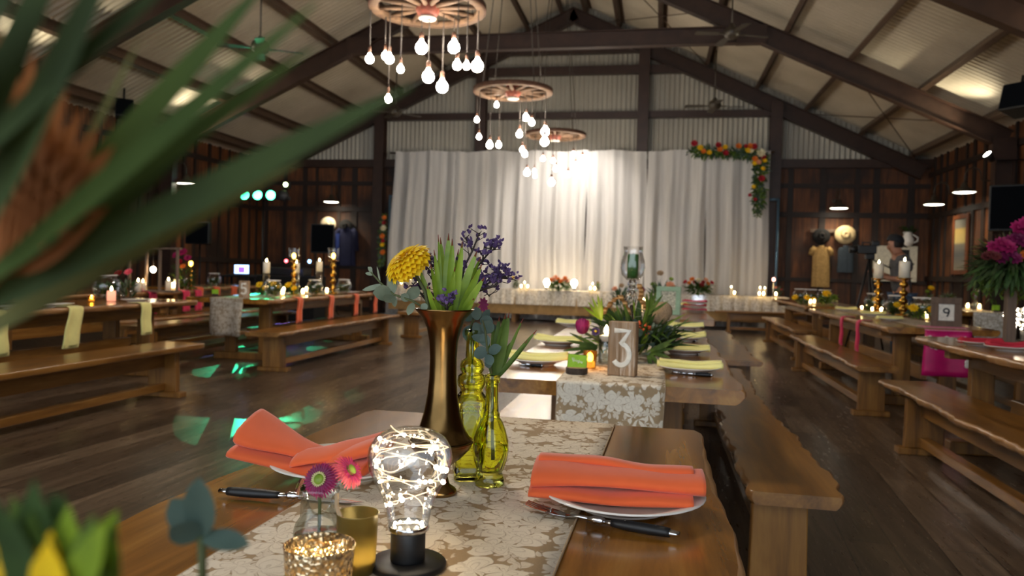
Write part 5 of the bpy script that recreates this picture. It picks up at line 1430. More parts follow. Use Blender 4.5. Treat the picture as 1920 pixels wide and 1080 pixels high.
# settings on that table
for i, (u, v, nm) in enumerate(((1293, 690, 'nearest of the four on the right side'), (1282, 656, 'second of the four on the right side'), (1282, 633, 'third of the four on the right side'), (1288, 613, 'farthest of the four on the right side'))):
    c = tab(u, v, ZT + .02); c = Vector((min(c.x, .21), c.y, ZT + (.0)))
    small_plate_set('white plate on the number 3 table, ' + nm, c, (.04, -.05, .1, .0)[i], 'yellow rolled napkin on the number 3 table, ' + nm, 70 + i)
for i, (u, v, nm) in enumerate(((1008, 675, 'nearest on the left side'), (1046, 640, 'second on the left side'), (1075, 607, 'third at left behind the protea bud'))):
    c = tab(u, v, ZT + .02)
    small_plate_set('white plate on the number 3 table, ' + nm, Vector((c.x, c.y, ZT)), (0, -.1, .1)[i], 'yellow rolled napkin on the number 3 table, ' + nm, 80 + i)
for lab, k_, a, b in (('steel fork below the nearest right plate of the number 3 table', 'fork', (1338, 705), (1258, 700)), ('steel knife below the nearest left plate of the number 3 table', 'knife', (1019, 687), (966, 683)),
                      ('steel fork below the second right plate of the number 3 table', 'fork', (1312, 664), (1262, 660)), ('steel fork below the third right plate of the number 3 table', 'fork', (1306, 640), (1262, 637))):
    cutlery(k_, lab, tab(*a, ZT + .004), tab(*b, ZT + .004), ZT + .001)

# ------------------------------------------------------------------ next table back: green frame, pink stack
runner('pale lace runner over the near end of the table with the green frame', -.17, .2, 7.35, 11.0, ZT, .25, 'lace_far', seed=4)
MT['sage'] = plain('sage_green_paint', (150, 178, 146), .6, 0, .1, 20)
def picture(label, c, w, h, th, fr, rz, lean, mframe, mcard, cat='picture frame', name='picture_frame', digit=None, up=True):
    t = thing(name, label, cat, c, rz); M = Matrix.Rotation(lean, 4, 'X')
    m = MB(); m.box(-w / 2, w / 2, -th / 2, th / 2, 0, fr, M); m.box(-w / 2, w / 2, -th / 2, th / 2, h - fr, h, M); m.box(-w / 2, -w / 2 + fr, -th / 2, th / 2, fr, h - fr, M); m.box(w / 2 - fr, w / 2, -th / 2, th / 2, fr, h - fr, M)
    m.build('frame', MT[mframe], t, smooth=False, bevel=.004)
    MB().box(-w / 2 + fr, w / 2 - fr, -th * .1, th * .4, fr, h - fr, M).build('card', MT[mcard], t, smooth=False)
    if digit:
        m = MB(); cw, ch_ = w - 2 * fr, h - 2 * fr
        for s in DIG[digit]: stroke(m, [(x * cw * .95, 0, z * ch_ * .62) for x, y, z in s], cw * .12, .001, M @ Matrix.Translation((0, -th * .1 - .001, h / 2)))
        m.build('numeral_nine', MT['black'], t)
    return t
MT['card'] = plain('cream_card', (232, 226, 214), .8); MT['patterncard'] = plain('patterned_card', (196, 190, 168), .8, 0, .4, 60)
F_ = tab(1252, 592)
picture('sage green picture frame standing on the table behind the number 3 table', (F_.x, F_.y + .1, ZT + .005), .25, .29, .03, .05, -.15, -.12, 'sage', 'patterncard')
c = tab(1303, 586); zc_ = ZT
for i, (mt, nm) in enumerate((('pink', 'lowest'), ('red', 'middle'), ('pink', 'topmost'))):
    plate('%s white plate in the stack beside the green frame' % nm, (c.x + .0, c.y + .1, zc_), .13, 'plates stacked beside the green frame'); zc_ += .0275
    roll('%s pink napkin in the plate stack beside the green frame' % nm, (c.x, c.y + .1, zc_ - .016), .1 - .2 * i, mt, .26, 'pink napkins in the plate stack', 90 + i, .018, .1); zc_ += .02
c = tab(1292, 566); small_plate_set('white plate farther along the green-frame table', Vector((c.x - .2, 10.4, ZT)), .1, 'yellow napkin farther along the green-frame table', 95)
c = at(1240, 560, y=8.6); c.z = ZT + .005
posy('tall posy of protea and peach rose behind the green frame', c, .16, .16, .3, 90, .13, .03, [(-.02, -.05, .42, .045, 'banksia'), (.09, -.1, .29, .06, 'petal_peach'), (.12, 0, .2, .04, 'petal_r'), (.06, -.08, .16, .035, 'petal_r'), (.1, .0, .36, .03, 'lime'), (-.1, 0, .3, .03, 'green1')], 5, ('green2', 'green1', 'eucdark'), 'lance', None, up=1.0, vessel=(.05, .12, 'china'))
c = at(1165, 560, y=9.4); c.z = ZT + .005
posy('posy of native flowers seen left of the crystal candleholder', c, .15, .15, .22, 70, .1, .025, [(-.08, -.05, .22, .04, 'petal_peach'), (.0, -.05, .26, .04, 'banksia'), (.25, 0, .22, .04, 'petal_mag_dark')], 6, ('green2', 'eucdark'), up=.9)
c = at(1206, 535, y=9.0); tealight('bright tealight beyond the crystal candleholder', (c.x, c.y, ZT + .005), .05, .14, 'thin', None, 3)

# ------------------------------------------------------------------ along the head table
zh = .769
def hp(u, dy=0): p = at(u, 545, y=HY + .2 + dy); return Vector((p.x, p.y, zh))
def globe(label, c, r, group='lit globe lamps on the head table'):
    t = thing('globe_lamp', label, 'lamp', c, 0, group)
    MB().lathe([(0, 0), (r * .75, 0), (r * .75, .015), (r * .35, .02), (r * .35, .06), (0, .06)], 16).build('base', MT['blackmetal'], t)
    MB().lathe([(r * .33, .06), (r * .5, .06 + r * .4), (r * .95, .06 + r * 1.15), (r, .06 + r * 1.6), (r * .8, .06 + r * 2.2), (r * .4, .06 + r * 2.5), (0, .06 + r * 2.58)], 16, None, None, False).build('bulb', MT['smallbulb'], t)
globe('round lit lamp left of the peach posy on the head table', hp(1025), .075); globe('round lit lamp right of the peach posy on the head table', hp(1076), .075)
posy('peach posy with trailing greens between two lit lamps on the head table', hp(1050, -.22) + Vector((0, 0, .03)), .26, .12, .2, 130, .16, .045, [(-.2, -.04, .2, .07, 'petal_o'), (-.1, -.1, .26, .07, 'petal_peach'), (.02, -.12, .17, .06, 'petal_o'), (.12, -.1, .25, .06, 'petal_o'), (-.14, -.05, .2, .07, 'petal_peach'), (-.04, -.08, .22, .06, 'petal_o'), (.06, -.06, .2, .06, 'petal_peach'), (.15, -.04, .19, .07, 'petal_peach')], 11, ('green1', 'green2'), up=.1)
posy('red and orange posy on the head table right of centre', hp(1309, -.2) + Vector((0, 0, .03)), .34, .13, .24, 160, .17, .045, [(-.28, -.04, .24, .06, 'petal_r'), (-.14, -.1, .3, .07, 'petal_o'), (.06, -.12, .18, .07, 'petal_r'), (.15, -.1, .3, .06, 'petal_peach'), (.28, -.04, .24, .06, 'petal_r'), (-.2, -.05, .22, .06, 'petal_o'), (-.08, -.08, .24, .06, 'petal_r'), (.0, -.06, .28, .07, 'petal_w'), (.1, -.06, .24, .06, 'petal_r'), (.2, -.04, .22, .06, 'petal_o')], 12, ('green1', 'green2'), up=.1)
posy('small yellow and wine posy at the head table beside the statice', hp(966), .08, .08, .2, 30, .1, .025, [(-.05, -.05, .25, .05, 'petal_y'), (.06, -.04, .24, .05, 'petal_mag_dark')], 13, ('green2',), up=1.2, vessel=(.04, .1, 'thin'))
posy('small dry-looking posy by the candles on the head table', hp(1121), .06, .06, .16, 20, .12, .02, [(.0, -.04, .2, .04, 'banksia')], 14, ('green1',), up=1.4, vessel=(.03, .1, 'thin'))
posy('dark posy at the right end of the head table among candles', hp(1458), .12, .1, .2, 40, .1, .025, [(-.05, -.04, .2, .04, 'petal_peach'), (.07, -.04, .16, .03, 'petal_r')], 15, ('green2', 'eucdark'), up=.8)
for i, (u, h_, r, nm) in enumerate(((983, .14, .035, 'beside the yellow and wine posy'), (1111, .15, .035, 'behind two tealights, left of the small dry posy'), (1371, .17, .035, 'alone, right of the red posy'), (1425, .17, .035, 'left of the pair near the right end'), (1434, .17, .035, 'right of the pair near the right end'), (675, .15, .035, 'left one at the far left end'), (682, .16, .035, 'right one at the far left end'), (730, .17, .035, 'seen just left of the yellow chrysanthemum'), (770, .15, .035, 'seen just below the yellow chrysanthemum'))):
    c = hp(u) if u > 800 else hp(max(u, 745) + (u - 745) * .05 if u < 745 else u)
    if u < 745: c = at(u, 530, y=17.2); c.z = .0; continue
    pillar('lit ivory candle on the head table, ' + nm, c, r, h_)
for i, (u, nm) in enumerate(((977, 'left one beside the yellow and wine posy'), (989, 'right one beside the yellow and wine posy'), (1107, 'left one below the candle by the dry posy'), (1115, 'right one below the candle by the dry posy'), (1377, 'in front of the lone candle'), (1424, 'left one in the cluster near the right end'), (1432, 'middle one in the cluster near the right end'), (1455, 'rightmost on the table'), (752, 'under the chrysanthemum, left one'), (785, 'under the chrysanthemum, right one'))):
    tealight('glass tealight on the head table, ' + nm, hp(u, -.3), .045, .09, 'thin', None, 2.6)
c = hp(1450, -.1); t = thing('candlestick', 'tall thin candlestick with a small red-lit glass at the head table right end', 'candlestick', c)
MB().lathe([(0, 0), (.05, 0), (.05, .01), (.012, .03), (.01, .3), (.03, .32), (0, .32)], 14).build('shaft', MT['silver'], t); g_ = MB().lathe([(.0, .325), (.035, .33), (.045, .38), (.04, .44)], 16, None, None, False).build('glass', MT['thin'], t)
MB().ball((0, 0, .38), .03, 8, 6, 1.2).build('flame', emit('red_flame', (1, .35, .25), 14), t)

# ------------------------------------------------------------------ table nine and the right side
runner('pale runner under the number 9 frame', 2.33, 2.72, 7.4, 11.0, ZT, .0, 'lace_far', seed=6)
MT['pinksilk'] = plain('magenta_satin', (204, 22, 110), .42, 0, .1, 8); MT['pinklace'] = plain('pink_lace_edge', (226, 130, 160), .8, 0, .2, 90)
t = thing('table_runner', 'magenta satin runner with white lace flowers hanging off the end of table nine', 'table runner', (2.525, 7.4, ZT))
def mf(u, v):
    y = -.018 - .02 * math.sin(3 * u) * (1 - v) - .012 * math.sin(9 * u); return ((-.19 + .38 * u) * (1 + .1 * (1 - v)), y, -.42 + .40 * v)
MB().grid(14, 8, mf).build('drop', MT['pinksilk'], t, solid=.003)
MB().grid(10, 3, lambda u, v: (-.19 + .38 * u, -.02 + .22 * v, .012 - (.03 if v == 0 else 0))).build('lace_top', MT['pinklace'], t, solid=.002)
for (x, z, r) in ((-.11, -.13, .055), (-.03, -.11, .05), (.03, -.15, .035), (.15, -.22, .05), (.17, -.3, .045), (.12, -.1, .04), (-.16, -.09, .03)):
    m = MB()
    for q in range(5):
        a = 2 * PI * q / 5; m.ball((x + r * .55 * math.cos(a), -.052, z + r * .55 * math.sin(a)), r * .5, 8, 5, 1, None)
    m.ball((x, -.052, z), r * .4, 8, 5)
    m2 = MB(); m2.add([(p.x, -.047 + (p.y + .052) * .08, p.z) for p in m.v], m.f); m2.build('lace_flower', MT['china'], t)
MT['greywood'] = wood('grey_brown_frame', (84, 66, 54), (116, 94, 78), (142, 118, 100), 'z', .7)
F_ = tab(1766, 610)
picture('grey-brown frame showing a handwritten number 9 on white card', (2.56, 7.55, ZT + .006), .245, .27, .03, .06, -.22, -.1, 'greywood', 'card', 'sign', 'table_number', '9')
for i, (u, v, nm) in enumerate(((1582, 581, 'farthest of the three on the left side'), (1632, 590, 'middle of the three on the left side'), (1662, 599, 'nearest of the three on the left side'))):
    c = tab(u, v, ZT + .015); small_plate_set('white plate on table nine, ' + nm, Vector((c.x + .03, c.y, ZT)), (.1, -.1, .15)[i], 'yellow napkin on table nine, ' + nm, 100 + i)
def on(u, v, z=ZT):
    p = at(u, v, z=z)
    if p.x > 2.84: p = at(u, v, x=2.84)
    return Vector((p.x, min(p.y, 11.0), z + .005))
for i, (u, v, r, nm) in enumerate(((1620, 578, .13, 'left one beside the left brass candlestick'), (1681, 584, .13, 'middle one between the two brass candlesticks'), (1729, 588, .13, 'right one just left of the number 9 frame'))):
    fishbowl('glass fishbowl on table nine, ' + nm, on(u, v), r, 110 + i, None)
for i, (u, v, vt_, vc, wpx, nm) in enumerate(((1645, 579, 522, 494, 17, 'left'), (1693, 583, 521, 490, 19, 'right'))):
    c = on(u, v); k_ = dep(c) / CAM_F; h_ = at(u, vt_, y=c.y).z - c.z
    stick('turned brass candlestick on table nine, the %s one' % nm, c, h_, None, .075)
    pillar('lit ivory pillar candle on the %s brass candlestick of table nine' % nm, (c.x, c.y, c.z + h_ + .001), wpx * .5 * k_, (vt_ - vc) * k_)
for i, (u, v, nm, fl) in enumerate(((1628, 580, 'in the left fishbowl cluster', [(0, -.05, .14, .06, 'petal_y'), (.03, -.03, .09, .05, 'petal_y')]), (1684, 590, 'between the candlesticks', [(-.04, -.08, .12, .05, 'petal_y'), (.05, -.08, .11, .05, 'petal_y')]), (1722, 600, 'beside the number 9 frame', [(-.08, -.08, .12, .06, 'petal_y'), (.1, -.08, .1, .06, 'petal_y')]))):
    posy('yellow flowers with dark leaves on table nine, ' + nm, on(u, v), .13, .1, .1, 50, .09, .025, fl, 120 + i, ('green2', 'green1'), up=.3)
for i, (u, v, nm) in enumerate(((1610, 582, 'far left of the centrepieces'), (1635, 586, 'in front of the left bowl'), (1653, 575, 'behind the left candlestick'), (1652, 588, 'small one between plates and bowls'), (1738, 582, 'right, by the number 9 frame'))):
    tealight('tealight on table nine, ' + nm, on(u, v), .028, .05, 'thin', None, 1.6)
for i, y in enumerate((9.05, 8.35)):
    hanging('magenta napkin hanging off the left side of table nine, %s' % ('farther one' if i == 0 else 'nearer one'), 2.04, -1, y, .3, 'pink', .1)
# far right table
for i, (u, v, nm) in enumerate(((1487, 560, 'left end'), (1570, 564, 'right end'))):
    c = tab(u, v, ZT + .015); small_plate_set('white plate on the far right table, ' + nm, Vector((min(max(c.x, 2.35), 3.0), min(c.y, 14.5), ZT)), .1, 'yellow napkin on the far right table, ' + nm, 130 + i)
for i, (u, nm) in enumerate(((1501, 'left'), (1516, 'middle'), (1537, 'right'))):
    c = at(u, 552, y=13.6); fishbowl('%s of three glass bowls with yellow flowers on the far right table' % nm, (c.x, 13.6 - .2 * i, ZT + .005), .13, 140 + i, None)
c = at(1552, 552, y=13.0); posy('yellow posy at the right of the far right table', (c.x, 13.0, ZT + .005), .16, .12, .16, 60, .1, .03, [(-.03, -.06, .17, .08, 'petal_y'), (.08, -.06, .12, .06, 'lime')], 145, ('green1', 'lime'), up=.4)
c = at(1515, 552, y=13.1); posy('low yellow blooms in front of the three bowls on the far right table', (c.x - .05, 12.95, ZT + .005), .2, .08, .08, 40, .08, .025, [(-.18, -.05, .1, .06, 'petal_y'), (.0, -.05, .1, .06, 'petal_y'), (.1, -.05, .08, .05, 'petal_y')], 146, ('green1', 'green2'), up=.3)
for u, y, nm in ((1527, 12.8, 'upper one'), (1520, 12.5, 'lower one')):
    c = at(u, 555, y=y); tealight('tealight on the far right table, ' + nm, (c.x, y, ZT + .005), .04, .08, 'thin', None, 2)
# table at right edge
for i, (u, v, nm) in enumerate(((1838, 644, 'farther one'), (1892, 653, 'nearer one'))):
    c = tab(u, v, ZT + .015); small_plate_set('white plate on the right edge table, ' + nm, Vector((c.x, c.y, ZT)), .1, 'crimson napkin on the right edge table, ' + nm, 150 + i, 'red', r=.14)
for i, (u, v, nm) in enumerate(((1883, 636, 'left'), (1921, 640, 'right'))):
    c = at(u, v, z=ZT); c = Vector((min(c.x, 2.86), min(c.y, 6.2), ZT + .002)); rr_ = .075
    t = thing('bulb_lamp', 'bulb-shaped fairy light lamp under the burgundy urn flowers, the %s one' % nm, 'lamp', c)
    MB().lathe([(0, 0), (.06, 0), (.06, .008), (.03, .01), (.03, .07), (0, .07)], 20).build('base', MT['blackmetal'], t)
    MB().lathe([(.028, .07), (.034, .1), (.05, .13), (.066, .165), (.068, .19), (.056, .22), (.03, .24), (0, .246)], 24, None, None, False).build('glass_globe', MT['thin'], t)
    m = MB(); r_ = random.Random(i)
    for q in range(22):
        a = r_.uniform(0, 6.28); z = r_.uniform(.085, .235); R_ = .8 * (.03 + .036 * math.sin(PI * min(1, max(0, (z - .07) / .18)) ** 1.2))
        m.ball((R_ * math.cos(a), R_ * math.sin(a), z), .0036, 6, 4)
    m.build('fairy_lights', MT['led'], t)
uc = at(1896, 640, z=ZT); uc = Vector((2.72, 5.75, ZT)); uc.x = at(1893, 600, y=5.75).x
zf = at(1893, 500, y=5.75).z
t = thing('flower_stand', 'slim dark wooden post carrying the burgundy flower arrangement at right', 'stand', uc)
MB().box(-.03, .03, -.03, .03, 0, zf - ZT - .02).build('post', MT['greywood'], t, smooth=False, bevel=.004); MB().box(-.1, .1, -.1, .1, 0, .02).build('base', MT['greywood'], t, smooth=False, bevel=.004); MB().box(-.09, .09, -.09, .09, zf - ZT - .03, zf - ZT - .005).build('top', MT['greywood'], t, smooth=False, bevel=.004)
MT['petal_wine2'] = leafm('wine_foliage', (72, 22, 26), (116, 42, 40), .7, .15)
ut = thing('tall_flower_arrangement', 'tall burgundy and magenta flower arrangement with trailing greens at the right edge', 'flower arrangement', (uc.x, uc.y, zf))
for i, (mt, n, L, Wd, up_, zz) in enumerate((('fg_dark', 260, .15, .03, -.2, -.02), ('green2', 200, .16, .03, -.5, -.06), ('fg_olive', 70, .13, .025, .3, .05), ('stemdark', 40, .14, .02, .6, .05), ('petal_wine2', 60, .1, .035, .5, .06))):
    m = MB(); greens(m, (0, 0, zz), .26, .24, .12, n, L, Wd, 160 + i, 'lance', up_, 1.0); m.build('foliage', MT[mt], ut)
m = MB(); r_ = random.Random(33)
for q in range(26):
    a = r_.uniform(0, 6.28); x, y = .2 * math.cos(a) * r_.uniform(.3, 1), .2 * math.sin(a) * r_.uniform(.3, 1)
    pts = [(x, y, -.02)]
    for s_ in range(5): pts.append((x * (1.1 + .08 * s_), y * (1.1 + .08 * s_), -.05 - s_ * r_.uniform(.02, .045)))
    m.tube(pts, .003, 4)
    for p in pts[1:]: 
        for w_ in range(3): m.leaf(p, (r_.uniform(-1, 1), r_.uniform(-1, 1), -.6), (0, 0, 1), .05, .014, -.2, 'lance', .1, 3)
m.build('trailing_fronds', MT['green1'], ut)
for (dx, dz, R, mt) in ((-.14, .12, .075, 'petal_m'), (-.05, .16, .07, 'petal_mag_dark'), (-.1, .05, .07, 'petal_mag_dark'), (.0, .25, .08, 'petal_m'), (.06, .17, .07, 'petal_mag_dark'), (.14, .14, .07, 'petal_peach'), (.12, .22, .06, 'petal_mag_dark'), (.05, .08, .06, 'petal_wine2'), (.15, .03, .06, 'petal_o'), (-.2, .06, .05, 'petal_wine2'), (.0, .06, .05, 'petal_o')):
    m = MB()
    for q in range(3): rosette(m, (dx + (q - 1) * R * .45, -.16 - .02 * q, dz + R * .3 * (q % 2)), R * .75, 10, (dx, -.9, .5), 3, int(dx * 99) + q)
    m.build('flower', MT[mt], ut)
# table near the right wall
runner('white lace runner hanging off the table near the right wall', 4.42, 4.88, 12.0, 15.5, ZT, .36, 'lacecloth', seed=9)
def onw(u, y): p = at(u, 560, y=y); return Vector((p.x, y, ZT + .006))
for u, y, nm in ((1815, 12.6, 'left, taller glow'), (1837, 12.3, 'right, lower glow')):
    tealight('tealight on the table near the right wall, ' + nm, onw(u, y), .045, .1, 'thin', None, 2.4)
posy('small glass vase of yellow blooms left of the number 9 frame top', onw(1743, 14.0), .08, .08, .2, 26, .1, .03, [(0, -.05, .3, .06, 'petal_y'), (-.05, -.03, .24, .04, 'lime')], 171, ('euc', 'green1'), up=1.2, vessel=(.04, .18, 'thin'))
posy('round green posy in a glass vase above the number 9 frame', onw(1776, 13.4), .12, .12, .24, 110, .1, .02, [(.02, -.12, .14, .04, 'petal_y')], 172, ('euc', 'green1'), up=.6, vessel=(.05, .2, 'thin'))
t = thing('glass_bottle', 'clear glass bottle beside the candles on the table near the right wall', 'bottle', onw(1829, 12.5)); MB().lathe([(0, 0), (.035, 0), (.04, .1), (.015, .16), (.015, .24), (.018, .25)], 18, None, None, False).build('body', MT['thin'], t); MB().tube([(0, 0, .05), (.01, 0, .3)], .004, 5).build('stem', MT['stem'], t); m = MB(); rosette(m, (.01, -.02, .3), .03, 8, (0, -1, .3)); m.build('flower', MT['petal_w'], t)
t = thing('place_card', 'lime green card on the table near the right wall', 'place card', onw(1868, 12.2)); MB().box(-.05, .05, -.002, .002, .02, .1).build('card', MT['limecard'], t, smooth=False); MB().lathe([(0, 0), (.04, 0), (.04, .025), (0, .025)], 16).build('log_slice', MT['bark'], t)

# ------------------------------------------------------------------ left side tables
z5 = ZT + .005
runner('lace-over-hessian runner hanging off the end of table five', -5.17, -4.75, 8.2, 12.0, ZT, .43, 'lace_far', seed=12)
c = on(469, 552); number_block('whitewashed wooden block with a white number 5 on the left table', (-4.83, 8.36, z5 + .001), '5', .12, .2, .05, .1, -.0)
for i, (u, nm) in enumerate(((561, 'nearest the number 5 block'), (620, 'second from the number 5 block'), (667, 'third from the number 5 block'), (703, 'farthest from the number 5 block'))):
    p = at(u, 555, x=-4.42); hanging('orange napkin hanging off table five, ' + nm, -4.43, 1, p.y, .3, 'orange', .13, None, -.15)
for i, (u, v, nm) in enumerate(((440, 548, 'left of the number 5 block'), (545, 553, 'by the first hanging orange napkin'), (605, 549, 'by the second hanging orange napkin'), (655, 545, 'by the third hanging orange napkin'))):
    c = tab(u, v); plate('white plate on table five, ' + nm, (max(-5.3, min(c.x, -4.62)), min(c.y, 11.85), ZT), .13)
def on5(u, y): p = at(u, 540, y=y); return Vector((p.x, y, z5))
for i, (u, y, r, nm) in enumerate(((513, 8.9, .115, 'nearest the number 5 block'), (590, 10.0, .115, 'middle one'), (645, 11.0, .115, 'farthest one'))):
    fishbowl('glass fishbowl on table five, ' + nm, on5(u, y), r, 180 + i, None)
for i, (u, y, vb, vc, nm) in enumerate(((499, 9.3, 512, 491, 'left one near the number 5 block'), (555, 10.0, 511, 493, 'middle one beside a brass candlestick'), (598, 10.6, 509, 490, 'right one before the stand speaker'))):
    c = on5(u, y); k_ = dep(c) / CAM_F; zt__ = at(u, vb, y=y).z
    t = thing('glass_riser', 'glass cylinder under the pillar candle on table five, ' + nm, 'candle holder', c)
    MB().lathe([(.0, .0), (.045, 0), (.045, zt__ - z5 - .006), (.0, zt__ - z5 - .001)], 18, None, None, False).build('cylinder', MT['thin'], t)
    pillar('lit ivory pillar candle on table five, ' + nm, (c.x, c.y, zt__), .045, (vb - vc) * k_)
for i, (u, y, vg, nm) in enumerate(((550, 9.6, 488, 'left'), (624, 10.5, 488, 'right'))):
    c = on5(u, y); zz = at(u, vg, y=y).z - z5; k_ = dep(c) / CAM_F
    stick('brass candlestick with a glass cup on table five, the %s one' % nm, c, zz, None, .065)
    t = thing('tealight_holder', 'clear cup with amber flame on the %s brass candlestick of table five' % nm, 'candle', (c.x, c.y, z5 + zz + .001)); R_ = 10 * k_
    MB().lathe([(0, .002), (R_ * .5, .004), (R_, R_ * .8), (R_ * .95, R_ * 1.6), (R_ * 1.05, R_ * 2.3)], 18, None, None, False).build('cup', MT['thin'], t); MB().ball((0, 0, R_ * .8), R_ * .36, 8, 6, 1.5).build('flame', emit('amber_flame_%d' % i, (1, .55, .08), 16), t)
for i, (u, y, nm) in enumerate(((530, 9.0, 'between the first two bowls'), (568, 9.4, 'below the middle candle'), (613, 10.1, 'beside the right brass candlestick'), (532, 9.8, 'behind the first bowl'), (575, 10.4, 'behind the middle bowl'))):
    tealight('tealight on table five, ' + nm, on5(u, y), .035, .08, 'thin', None, 2.4)
for i, (u, y, nm) in enumerate(((494, 9.0, 'behind the number 5 block'), (548, 9.3, 'beside the left brass candlestick'), (520, 9.7, 'behind the first bowl'))):
    posy('yellow flowers on table five, ' + nm, on5(u, y), .09, .08, .1, 30, .08, .025, [(-.02, -.06, .14, .055, 'petal_y'), (.05, -.05, .1, .045, 'petal_y')], 190 + i, ('green2', 'green1'), up=.5)
t = thing('place_card', 'lime green card at the near end of table five', 'place card', on5(402, 8.6) + Vector((.0, 0, 0))); t.location.x = -5.36; MB().box(-.045, .045, -.002, .002, .02, .08).build('card', MT['limecard'], t, smooth=False); MB().lathe([(0, 0), (.04, 0), (.04, .025), (0, .025)], 16).build('log_slice', MT['bark'], t)
# yellow-napkin table
for (u, nm, dr) in ((140, 'wider one nearer the camera', .33), (270, 'narrower one near the table end', .29), (-6, 'one cut off by the left picture edge', .33)):
    p = at(u, 575, x=-4.9); hanging('yellow napkin hanging over the left table side, ' + nm, -4.91, 1, p.y, dr, 'yellow', .155 if u == 140 else .135, None, -.22 if u == 140 else .03, inside=.12)
for i, (u, v, nm) in enumerate(((255, 566, 'by the narrower napkin'), (120, 575, 'by the wider napkin'), (40, 579, 'near the left picture edge'))):
    c = tab(u, v); plate('white plate on the yellow-napkin table, ' + nm, (min(c.x, -5.08), c.y, ZT), .14)
def onl(u, y): p = at(u, 545, y=y); return Vector((max(-5.75, p.x), y, z5))
MT['salmon'] = emit('salmon_glow_wax', (1.0, .42, .26), .7)
fishbowl('large glass fishbowl of dark greenery on the yellow-napkin table', onl(200, 7.1), .14, 200, None)
pillar('glowing salmon pink candle beside the fishbowl on the yellow-napkin table', onl(209, 6.75), .04, .1, None, 'salmon', True)
tealight('amber tealight on the yellow-napkin table', onl(172, 6.5), .035, .06, 'amber', None, 1.4)
c = onl(97, 6.0); t = thing('bulb_lamp', 'bulb-shaped fairy light lamp on the yellow-napkin table at far left', 'lamp', c)
MB().lathe([(0, 0), (.06, 0), (.06, .008), (.03, .01), (.03, .05), (0, .05)], 20).build('base', MT['blackmetal'], t)
MB().lathe([(.028, .05), (.034, .07), (.05, .1), (.066, .135), (.068, .16), (.056, .19), (.03, .21), (0, .216)], 24, None, None, False).build('glass_globe', MT['thin'], t)
m = MB()
for q in range(14): m.ball((.045 * math.cos(q * .7), .045 * math.sin(q * .7), .08 + .007 * q), .004, 6, 4)
m.build('fairy_lights', MT['led'], t)
posy('posy with crimson blooms on the yellow-napkin table', onl(238, 7.3), .12, .12, .2, 70, .1, .025, [(-.06, -.06, .26, .06, 'petal_r'), (.06, -.06, .28, .05, 'petal_c')], 201, ('green2', 'euc'), up=.8, vessel=(.05, .12, 'thin'))
for i, u in enumerate((217, 228)): 
    c = onl(u, 7.35 - .1 * i); t = thing('water_glass', 'small water glass on the yellow-napkin table, %s of two' % ('left', 'right')[i], 'glass', c); MB().lathe([(0, .002), (.028, .002), (.034, .1), (.032, .1)], 18, None, None, False).build('tumbler', MT['thin'], t)
# pink-napkin table
for i, (u, nm) in enumerate(((284, 'left'), (347, 'middle'), (391, 'right'))):
    p = at(u, 540, x=-6.65); hanging('crimson pink napkin hanging over the far left table, %s of three' % nm, -6.66, 1, min(p.y, 10.2), .28, 'pink', .15)
t = thing('lantern_frame', 'wooden frame hung with small lit bulbs on the pink-napkin table', 'lantern stand', (0, 0, 0))
c0 = at(242, 535, y=9.2); c1 = at(332, 535, y=9.2); zt3 = at(285, 467, y=9.2).z; L_ = c1.x - c0.x; t.location = (c0.x, 9.2, ZT + .002)
H_ = zt3 - ZT
for x in (0, L_ * .36, L_ * .64, L_): MB().box(x - .015, x + .015, -.015, .015, 0, H_).build('post', MT['greywood'], t, smooth=False)
MB().box(-.05, L_ + .05, -.03, .03, H_, H_ + .025).build('crosspiece', MT['greywood'], t, smooth=False); MB().box(-.02, L_ + .02, -.08, .08, -.0, .02).build('base', MT['greywood'], t, smooth=False)
b_ = MB().tube([(L_ * .5, 0, H_), (L_ * .5, 0, H_ * .62)], .003, 5).build('flex', MT['cable'], t); MB().ball((L_ * .5, 0, H_ * .52), .035, 10, 8, 1.2).build('bulb', MT['smallbulb'], b_)
def onp(u, y):
    p = at(u, 535, y=y)
    if p.x > -6.76: p = at(u, 535, x=-6.76)
    return Vector((p.x, min(10.2, p.y), z5))
for i, (u, h_, nm) in enumerate(((259, .13, 'left of the lantern frame post'), (268, .12, 'just right of the leftmost'), (316, .14, 'in front of the right lantern post'), (331, .16, 'right of the lantern frame'))):
    pillar('lit candle on the pink-napkin table, ' + nm, onp(u, 9.0), .04, h_)
for i, (u, nm) in enumerate(((270, 'left one'), (325, 'right one'))): tealight('glowing tealight on the pink-napkin table, ' + nm, onp(u, 8.75), .05, .09, 'thin', None, 2.8)
posy('tall magenta flower arrangement before the left stand speaker', onp(345, 10.0) + Vector((0, 0, .0)), .17, .17, .4, 90, .13, .03, [(-.06, -.1, .5, .07, 'petal_m'), (.04, -.1, .54, .08, 'petal_m'), (.12, -.1, .46, .06, 'petal_m'), (.0, -.12, .4, .06, 'petal_r'), (.06, -.12, .34, .05, 'petal_o')], 210, ('green2', 'green1'), up=.5, vessel=(.05, .3, 'thin'))
stick('brass candlestick with amber flame right of the magenta arrangement', onp(383, 10.15) + Vector((-.0, 0, 0)), .34, None, .045)
t = thing('tealight_holder', 'amber flame on the lone brass candlestick at left', 'candle', onp(383, 10.15) + Vector((0, 0, .341))); MB().ball((0, 0, .045), .03, 8, 6, 1.3).build('flame', emit('amber_flame_far', (1, .5, .06), 14), t); MB().lathe([(0, .0), (.035, .004), (.04, .09)], 14, None, None, False).build('cup', MT['thin'], t)
for i, (u, nm) in enumerate(((373, 'left'), (405, 'middle'), (437, 'right'))):
    p = at(u, 527, x=-7.4); hanging('orange napkin hanging over the farthest left table, %s of three' % nm, -7.41, 1, max(11.1, min(p.y, 15.1)), .3, 'orange', .17)
